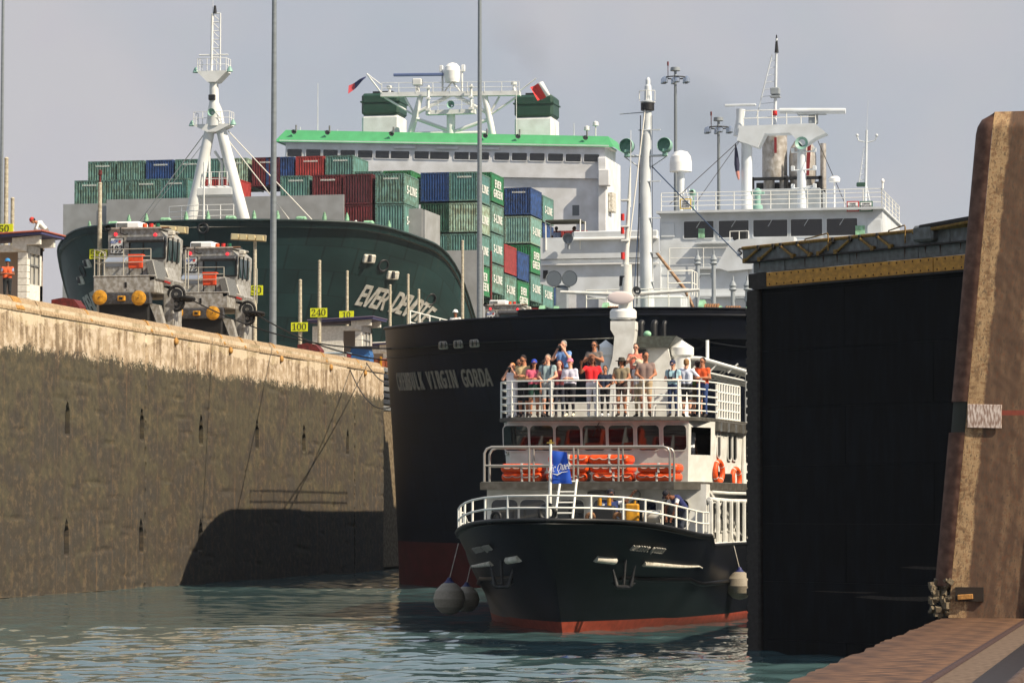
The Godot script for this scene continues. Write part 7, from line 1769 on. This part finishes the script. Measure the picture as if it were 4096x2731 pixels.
	if p.get("straps", false):
		ex.col = lin(rgb(34, 48, 66))
		for s in [-1, 1]: ex.tube([Vector3(0.11 * s, 1.2, 0.13), Vector3(0.12 * s, 1.36, 0.13), Vector3(0.12 * s, 1.48, 0.04), Vector3(0.11 * s, 1.42, -0.12)], 0.024, 5)
		ex.box(Vector3(0, 1.25, -0.19), Vector3(0.28, 0.4, 0.14), Basis(), 0.04)
		put("backpack", ex, M.cloth, t, Vector3.ZERO, sc)
	if p.has("camera"):      # a thing of its own, held in the hands
		var wl: Vector3 = J.wrl; var wr: Vector3 = J.wrr
		var cpos: Vector3 = (wl + wr) * 0.5 * k + Vector3(0, 0.03, 0.07)
		var c := thing("camera", p.camera, "camera", t.position + t.basis * cpos, t.rotation.y, "cameras in the passengers' hands")
		put("camera_body", rbox(Vector3(0.13, 0.085, 0.06), 0.015, 2), M.black, c)
		put("lens", mb().lathe([[0.034, 0.0], [0.036, 0.05], [0.03, 0.08], [0, 0.078]], Vector3(0, 0, 0.03), 12, Rx(90)), M.black, c)
	return t

func people() -> void:
	M.cloth = StandardMaterial3D.new(); M.cloth.vertex_color_use_as_albedo = true; M.cloth.roughness = 0.85
	var o := Vector3(-15.881, 0, -79.537); var b := Ry(3.2)
	var D := 5.73
	var gp := "passengers on the ferry's top deck"
	var L := [
		[Vector3(-2.66, D, -8.62), {"h": 1.55, "turn": -12, "pose": "camera", "shirt": rgb(236, 232, 238), "pants": rgb(236, 234, 240), "shoes": rgb(220, 220, 220), "hair": "short", "hair_color": rgb(190, 130, 80), "skin": "fair", "camera": "small black camera held by the woman in white", "label": "woman in white shirt and white trousers taking a photograph at the rail"}],
		[Vector3(-2.62, D, -9.55), {"h": 1.7, "shirt": rgb(70, 72, 86), "hair": "bald", "skin": "brown", "glasses": true, "label": "bald person in sunglasses standing behind the beige shirt"}],
		[Vector3(-2.3, D, -8.45), {"h": 1.76, "turn": -8, "pose": "hold", "shirt": rgb(196, 172, 128), "pants": rgb(26, 26, 30), "leg": 1.1, "skin": "tan", "glasses": true, "joints": {"tilt": Vector3(22, -10, 0)}, "label": "person in beige shirt and black shorts looking down at the rail"}],
		[Vector3(-1.98, D, -8.28), {"h": 1.62, "turn": 8, "pose": "hold", "shirt": rgb(206, 92, 118), "pants": rgb(24, 60, 50), "leg": 0.8, "skin": "tan", "hat": "cap", "hat_color": rgb(40, 70, 176), "hair": "long", "label": "person in pink top, green shorts and blue cap at the rail"}],
		[Vector3(-1.85, D, -9.5), {"h": 1.66, "turn": 60, "shirt": rgb(168, 124, 108), "skin": "tan", "pose": "down", "label": "dark-haired person standing behind the pink top and blue cap"}],
		[Vector3(-1.58, D, -8.2), {"h": 1.76, "turn": -6, "pose": "rail", "shirt": rgb(146, 166, 170), "pants": rgb(150, 156, 160), "leg": 0.95, "hair_color": rgb(120, 112, 104), "straps": true, "label": "tall person in grey-blue shirt with backpack straps leaning on the rail"}],
		[Vector3(-1.42, D, -9.4), {"h": 1.65, "shirt": rgb(110, 40, 48), "pose": "down", "hair": "long", "hair_color": rgb(96, 34, 30), "label": "red-haired person half hidden behind the backpack straps"}],
		[Vector3(-1.45, 6.2, -10.45), {"h": 1.8, "turn": -18, "pose": "camera", "shirt": rgb(112, 150, 208), "pants": rgb(40, 44, 56), "hair_color": rgb(140, 136, 132), "camera": "black camera raised by the person in the blue polo", "label": "grey-haired person in blue polo shirt standing on the bench taking a photograph"}],
		[Vector3(-0.95, D, -8.25), {"h": 1.64, "turn": -14, "pose": "hold", "fat": 1.12, "shirt": rgb(208, 206, 222), "sleeve": 1.5, "pants": rgb(26, 28, 36), "shoes": rgb(216, 210, 190), "hat": "cap", "hat_color": rgb(232, 128, 160), "skin": "fair", "label": "person in pale shirt, black trousers and pink cap leaning on the rail"}],
		[Vector3(-0.55, 6.2, -10.45), {"h": 1.78, "turn": -10, "pose": "chest", "fat": 1.1, "shirt": rgb(112, 104, 100), "pants": rgb(50, 50, 56), "hair": "pony", "skin": "tan", "glasses": true, "label": "long-haired person in grey polo and sunglasses standing on the bench"}],
		[Vector3(-0.36, D, -8.55), {"h": 1.74, "turn": 14, "shirt": rgb(222, 34, 44), "pants": rgb(232, 230, 236), "shoes": rgb(230, 230, 226), "hair": "curly", "hair_color": rgb(64, 36, 24), "skin": "brown", "joints": {"ell": Vector3(-0.34, 1.28, 0.1), "wrl": Vector3(-0.34, 1.5, 0.22), "elr": Vector3(0.3, 1.18, 0.02), "wrr": Vector3(0.18, 1.1, 0.22), "tilt": Vector3(-14, 6, -6)}, "label": "curly-haired person in red shirt and white trousers with one hand raised"}],
		[Vector3(0.05, D, -8.2), {"h": 1.44, "shirt": rgb(32, 40, 66), "pants": rgb(30, 32, 38), "shoes": rgb(220, 220, 220), "skin": "tan", "pose": "rail", "label": "child in navy shirt holding the rail beside the mast"}],
		[Vector3(0.66, 6.2, -10.45), {"h": 1.7, "turn": -6, "pose": "chest", "shirt": rgb(222, 130, 110), "sleeve": 0.06, "pants": rgb(90, 70, 70), "hair": "short", "skin": "fair", "glasses": true, "label": "person in peach sleeveless top and sunglasses standing above the sun hats"}],
		[Vector3(0.52, D, -8.2), {"h": 1.66, "turn": -10, "pose": "rail", "shirt": rgb(142, 128, 104), "pants": rgb(66, 48, 44), "leg": 0.75, "skin": "tan", "hat": "sun", "hat_color": rgb(66, 60, 50), "glasses": true, "hair": "long", "label": "person in olive shirt, brown shorts and dark sun hat at the rail"}],
		[Vector3(0.92, D, -9.1), {"h": 1.64, "turn": -20, "pose": "down", "shirt": rgb(222, 218, 220), "pants": rgb(186, 170, 140), "hat": "sun", "hat_color": rgb(200, 188, 164), "joints": {"tilt": Vector3(26, 0, 0)}, "label": "person in white blouse and beige sun hat looking down behind the rail"}],
		[Vector3(1.2, D, -8.22), {"h": 1.82, "turn": 8, "pose": "rail", "fat": 1.08, "shirt": rgb(134, 112, 106), "pants": rgb(178, 158, 130), "leg": 0.9, "skin": "tan", "joints": {"tilt": Vector3(0, 22, 0)}, "label": "person in brown polo shirt and khaki shorts with both hands on the rail"}],
		[Vector3(1.95, D, -8.42), {"h": 1.58, "turn": -10, "pose": "hold", "shirt": rgb(158, 196, 208), "pants": rgb(44, 60, 96), "hat": "cap", "hat_color": rgb(52, 58, 84), "skin": "fair", "straps": true, "camera": "small dark phone camera held by the person in the navy cap", "joints": {"tilt": Vector3(18, 0, 0)}, "label": "person in pale blue print shirt, jeans and navy cap looking down"}],
		[Vector3(2.28, D, -8.95), {"h": 1.64, "turn": 165, "shirt": rgb(216, 222, 238), "sleeve": 1.9, "pants": rgb(70, 70, 74), "leg": 0.95, "hair_color": rgb(140, 104, 66), "skin": "fair", "joints": {"ell": Vector3(-0.34, 1.24, 0.06), "wrl": Vector3(-0.48, 1.12, 0.1), "elr": Vector3(0.3, 1.42, 0.1), "wrr": Vector3(0.16, 1.52, 0.2)}, "label": "person in white long-sleeved shirt with back turned and a hand raised"}],
		[Vector3(2.55, D, -9.25), {"h": 1.6, "turn": 190, "pose": "rail", "shirt": rgb(104, 148, 76), "pants": rgb(110, 92, 70), "leg": 0.9, "skin": "fair", "label": "person in green striped shirt with back turned beside the orange polo"}],
		[Vector3(2.72, D, -9.05), {"h": 1.68, "turn": -22, "pose": "hold", "fat": 1.08, "shirt": rgb(222, 92, 44), "pants": rgb(50, 72, 122), "skin": "tan", "glasses": true, "label": "person in orange polo shirt and jeans at the corner of the rail"}],
	]
	for q in L:
		q[1].at = o + b * q[0]; q[1].turn = q[1].get("turn", 0.0) + 3.2; q[1].group = gp
		person(q[1])
	# crew on the foredeck and in the wheelhouse
	var seat := {"pelvis": Vector3(0, 0.5, -0.1), "chest": Vector3(0.0, 0.82, 0.02), "neck": Vector3(0, 0.99, 0.03), "head": Vector3(0, 1.05, 0.05), "shl": Vector3(-0.185, 0.93, 0.02), "shr": Vector3(0.185, 0.93, 0.02), "hipl": Vector3(-0.1, 0.46, -0.08), "hipr": Vector3(0.1, 0.46, -0.08), "knl": Vector3(-0.16, 0.5, 0.32), "knr": Vector3(0.2, 0.5, 0.32), "anl": Vector3(-0.16, 0.09, 0.3), "anr": Vector3(0.2, 0.09, 0.3), "toel": Vector3(-0.18, 0.035, 0.45), "toer": Vector3(0.22, 0.035, 0.45), "ell": Vector3(-0.24, 0.66, 0.1), "wrl": Vector3(-0.1, 0.56, 0.3), "elr": Vector3(0.42, 0.98, 0.1), "wrr": Vector3(0.58, 1.18, 0.16), "tilt": Vector3(8, 14, 0)}
	person({"at": o + b * Vector3(1.05, 2.38, -1.5), "turn": 3.2 + 6, "h": 1.72, "shirt": rgb(230, 230, 232), "vest": rgb(38, 54, 104), "pants": rgb(32, 38, 46), "skin": "brown", "hat": "cap", "hat_color": rgb(34, 36, 44), "joints": seat, "group": "crew on the ferry's foredeck", "label": "seated crew member in navy life vest and cap raising one arm"})
	var bend := {"pelvis": Vector3(0, 0.94, -0.14), "chest": Vector3(0, 1.18, 0.1), "neck": Vector3(0, 1.26, 0.27), "head": Vector3(0, 1.26, 0.33), "shl": Vector3(-0.185, 1.24, 0.2), "shr": Vector3(0.185, 1.24, 0.2), "ell": Vector3(-0.26, 0.98, 0.3), "wrl": Vector3(-0.18, 0.74, 0.34), "elr": Vector3(0.26, 0.98, 0.3), "wrr": Vector3(0.16, 0.74, 0.36), "hipl": Vector3(-0.1, 0.9, -0.14), "hipr": Vector3(0.1, 0.9, -0.14), "tilt": Vector3(50, 0, 0)}
	person({"at": o + b * Vector3(2.5, 2.2, -5.0), "turn": -50, "h": 1.74, "shirt": rgb(232, 232, 234), "vest": rgb(36, 46, 96), "pants": rgb(50, 56, 70), "skin": "brown", "hat": "cap", "hat_color": rgb(30, 32, 40), "joints": bend, "group": "crew on the ferry's foredeck", "label": "crew member in navy life vest bending over the bow rail"})
	person({"at": o + b * Vector3(2.3, 3.92, -9.5), "turn": 60, "h": 1.68, "shirt": rgb(236, 236, 238), "pants": rgb(40, 44, 56), "skin": "brown", "pose": "down", "label": "person in white shirt standing inside the open wheelhouse corner window"})
	# on the walls and the ships
	person({"at": Vector3(-44.05, TOP, -113.2), "turn": 14, "h": 1.68, "shirt": rgb(140, 160, 196), "vest": rgb(214, 92, 48), "pants": rgb(28, 30, 36), "skin": "brown", "hat": "helmet", "hat_color": rgb(54, 132, 190), "pose": "hold", "label": "lock worker in blue helmet and orange vest standing beside the small shed"})
	person({"at": Vector3(-22, 0, -122) + Vector3(-7.0, 9.42, -1.4), "turn": -10, "h": 1.7, "shirt": rgb(232, 230, 226), "pants": rgb(226, 224, 220), "sleeve": 1.9, "skin": "brown", "hat": "helmet", "hat_color": rgb(236, 236, 232), "pose": "rail", "label": "crew member in white overall and white helmet at the tanker's bow"})
	var low := bend.duplicate()
	person({"at": Vector3(-83.4, 0, -260) + Vector3(11.6, 26.95, -6.2), "turn": 60, "h": 1.75, "shirt": rgb(70, 100, 172), "pants": rgb(44, 58, 104), "sleeve": 1.9, "skin": "tan", "hat": "helmet", "hat_color": rgb(236, 236, 232), "joints": low, "label": "worker in blue overall and white helmet bending on the container ship's bow"})
	person({"at": Vector3(-22, 0, -122) + Vector3(-12.0, 16.8, -46.7), "h": 1.75, "turn": 20, "shirt": rgb(150, 162, 190), "pants": rgb(40, 44, 60), "skin": "dark", "hat": "cap", "hat_color": rgb(40, 40, 48), "pose": "rail", "group": "crew on the tanker's bridge wing", "label": "crew member in blue shirt under the dark awning on the tanker's wing"})
	person({"at": Vector3(-22, 0, -122) + Vector3(-11.0, 16.8, -46.6), "h": 1.75, "turn": -60, "shirt": rgb(240, 240, 240), "pants": rgb(40, 44, 60), "skin": "dark", "pose": "rail", "group": "crew on the tanker's bridge wing", "label": "crew member in white shirt at the edge of the dark awning"})
	person({"at": Vector3(-47, 13.864, -124.744), "h": 1.75, "turn": -60, "shirt": rgb(226, 224, 220), "pants": rgb(120, 110, 104), "sleeve": 1.9, "skin": "tan", "hat": "helmet", "hat_color": rgb(190, 60, 50), "joints": low, "label": "worker in white with a red helmet bending behind the shed roof"})

# ---------------------------------------------------------------- funnel smoke
func smoke() -> void:
	rng.seed = 31
	for q in [[Vector3(-73.0, 52.5, -356.0), Vector3(-0.5, 0.9, 0), "thin puff of dark smoke trailing above the green ship's funnel", 0.011, 3.4], [Vector3(-24.4, 23.0, -184.0), Vector3(-0.75, 0.55, 0), "brown puff of smoke trailing beside the tanker's funnel", 0.016, 3.0]]:
		for i in 7:
			var f := FogVolume.new(); f.name = numbered("smoke"); add_child(f)
			f.shape = RenderingServer.FOG_VOLUME_SHAPE_ELLIPSOID
			var s: float = q[4] * (0.5 + 0.22 * i)
			f.size = Vector3(s * rng.randf_range(0.9, 1.4), s * rng.randf_range(0.7, 1.1), s)
			f.position = q[0] + q[1] * i * 1.15 + Vector3(rng.randf_range(-0.6, 0.6), rng.randf_range(-0.5, 0.5), 0)
			var m := FogMaterial.new(); m.density = q[3] * (1.0 - 0.08 * i); m.albedo = rgb(104, 96, 88); f.material = m
			tag(f, q[2], "smoke", "smoke puffs from the funnels"); setting(f, "stuff")

func _ready() -> void:
	world()
	materials()
	water()
	centre_wall()
	side_wall()
	gate()
	ferry()
	ferry_gear()
	tanker()
	liner()
	containers()
	quay()
	people()
	smoke()
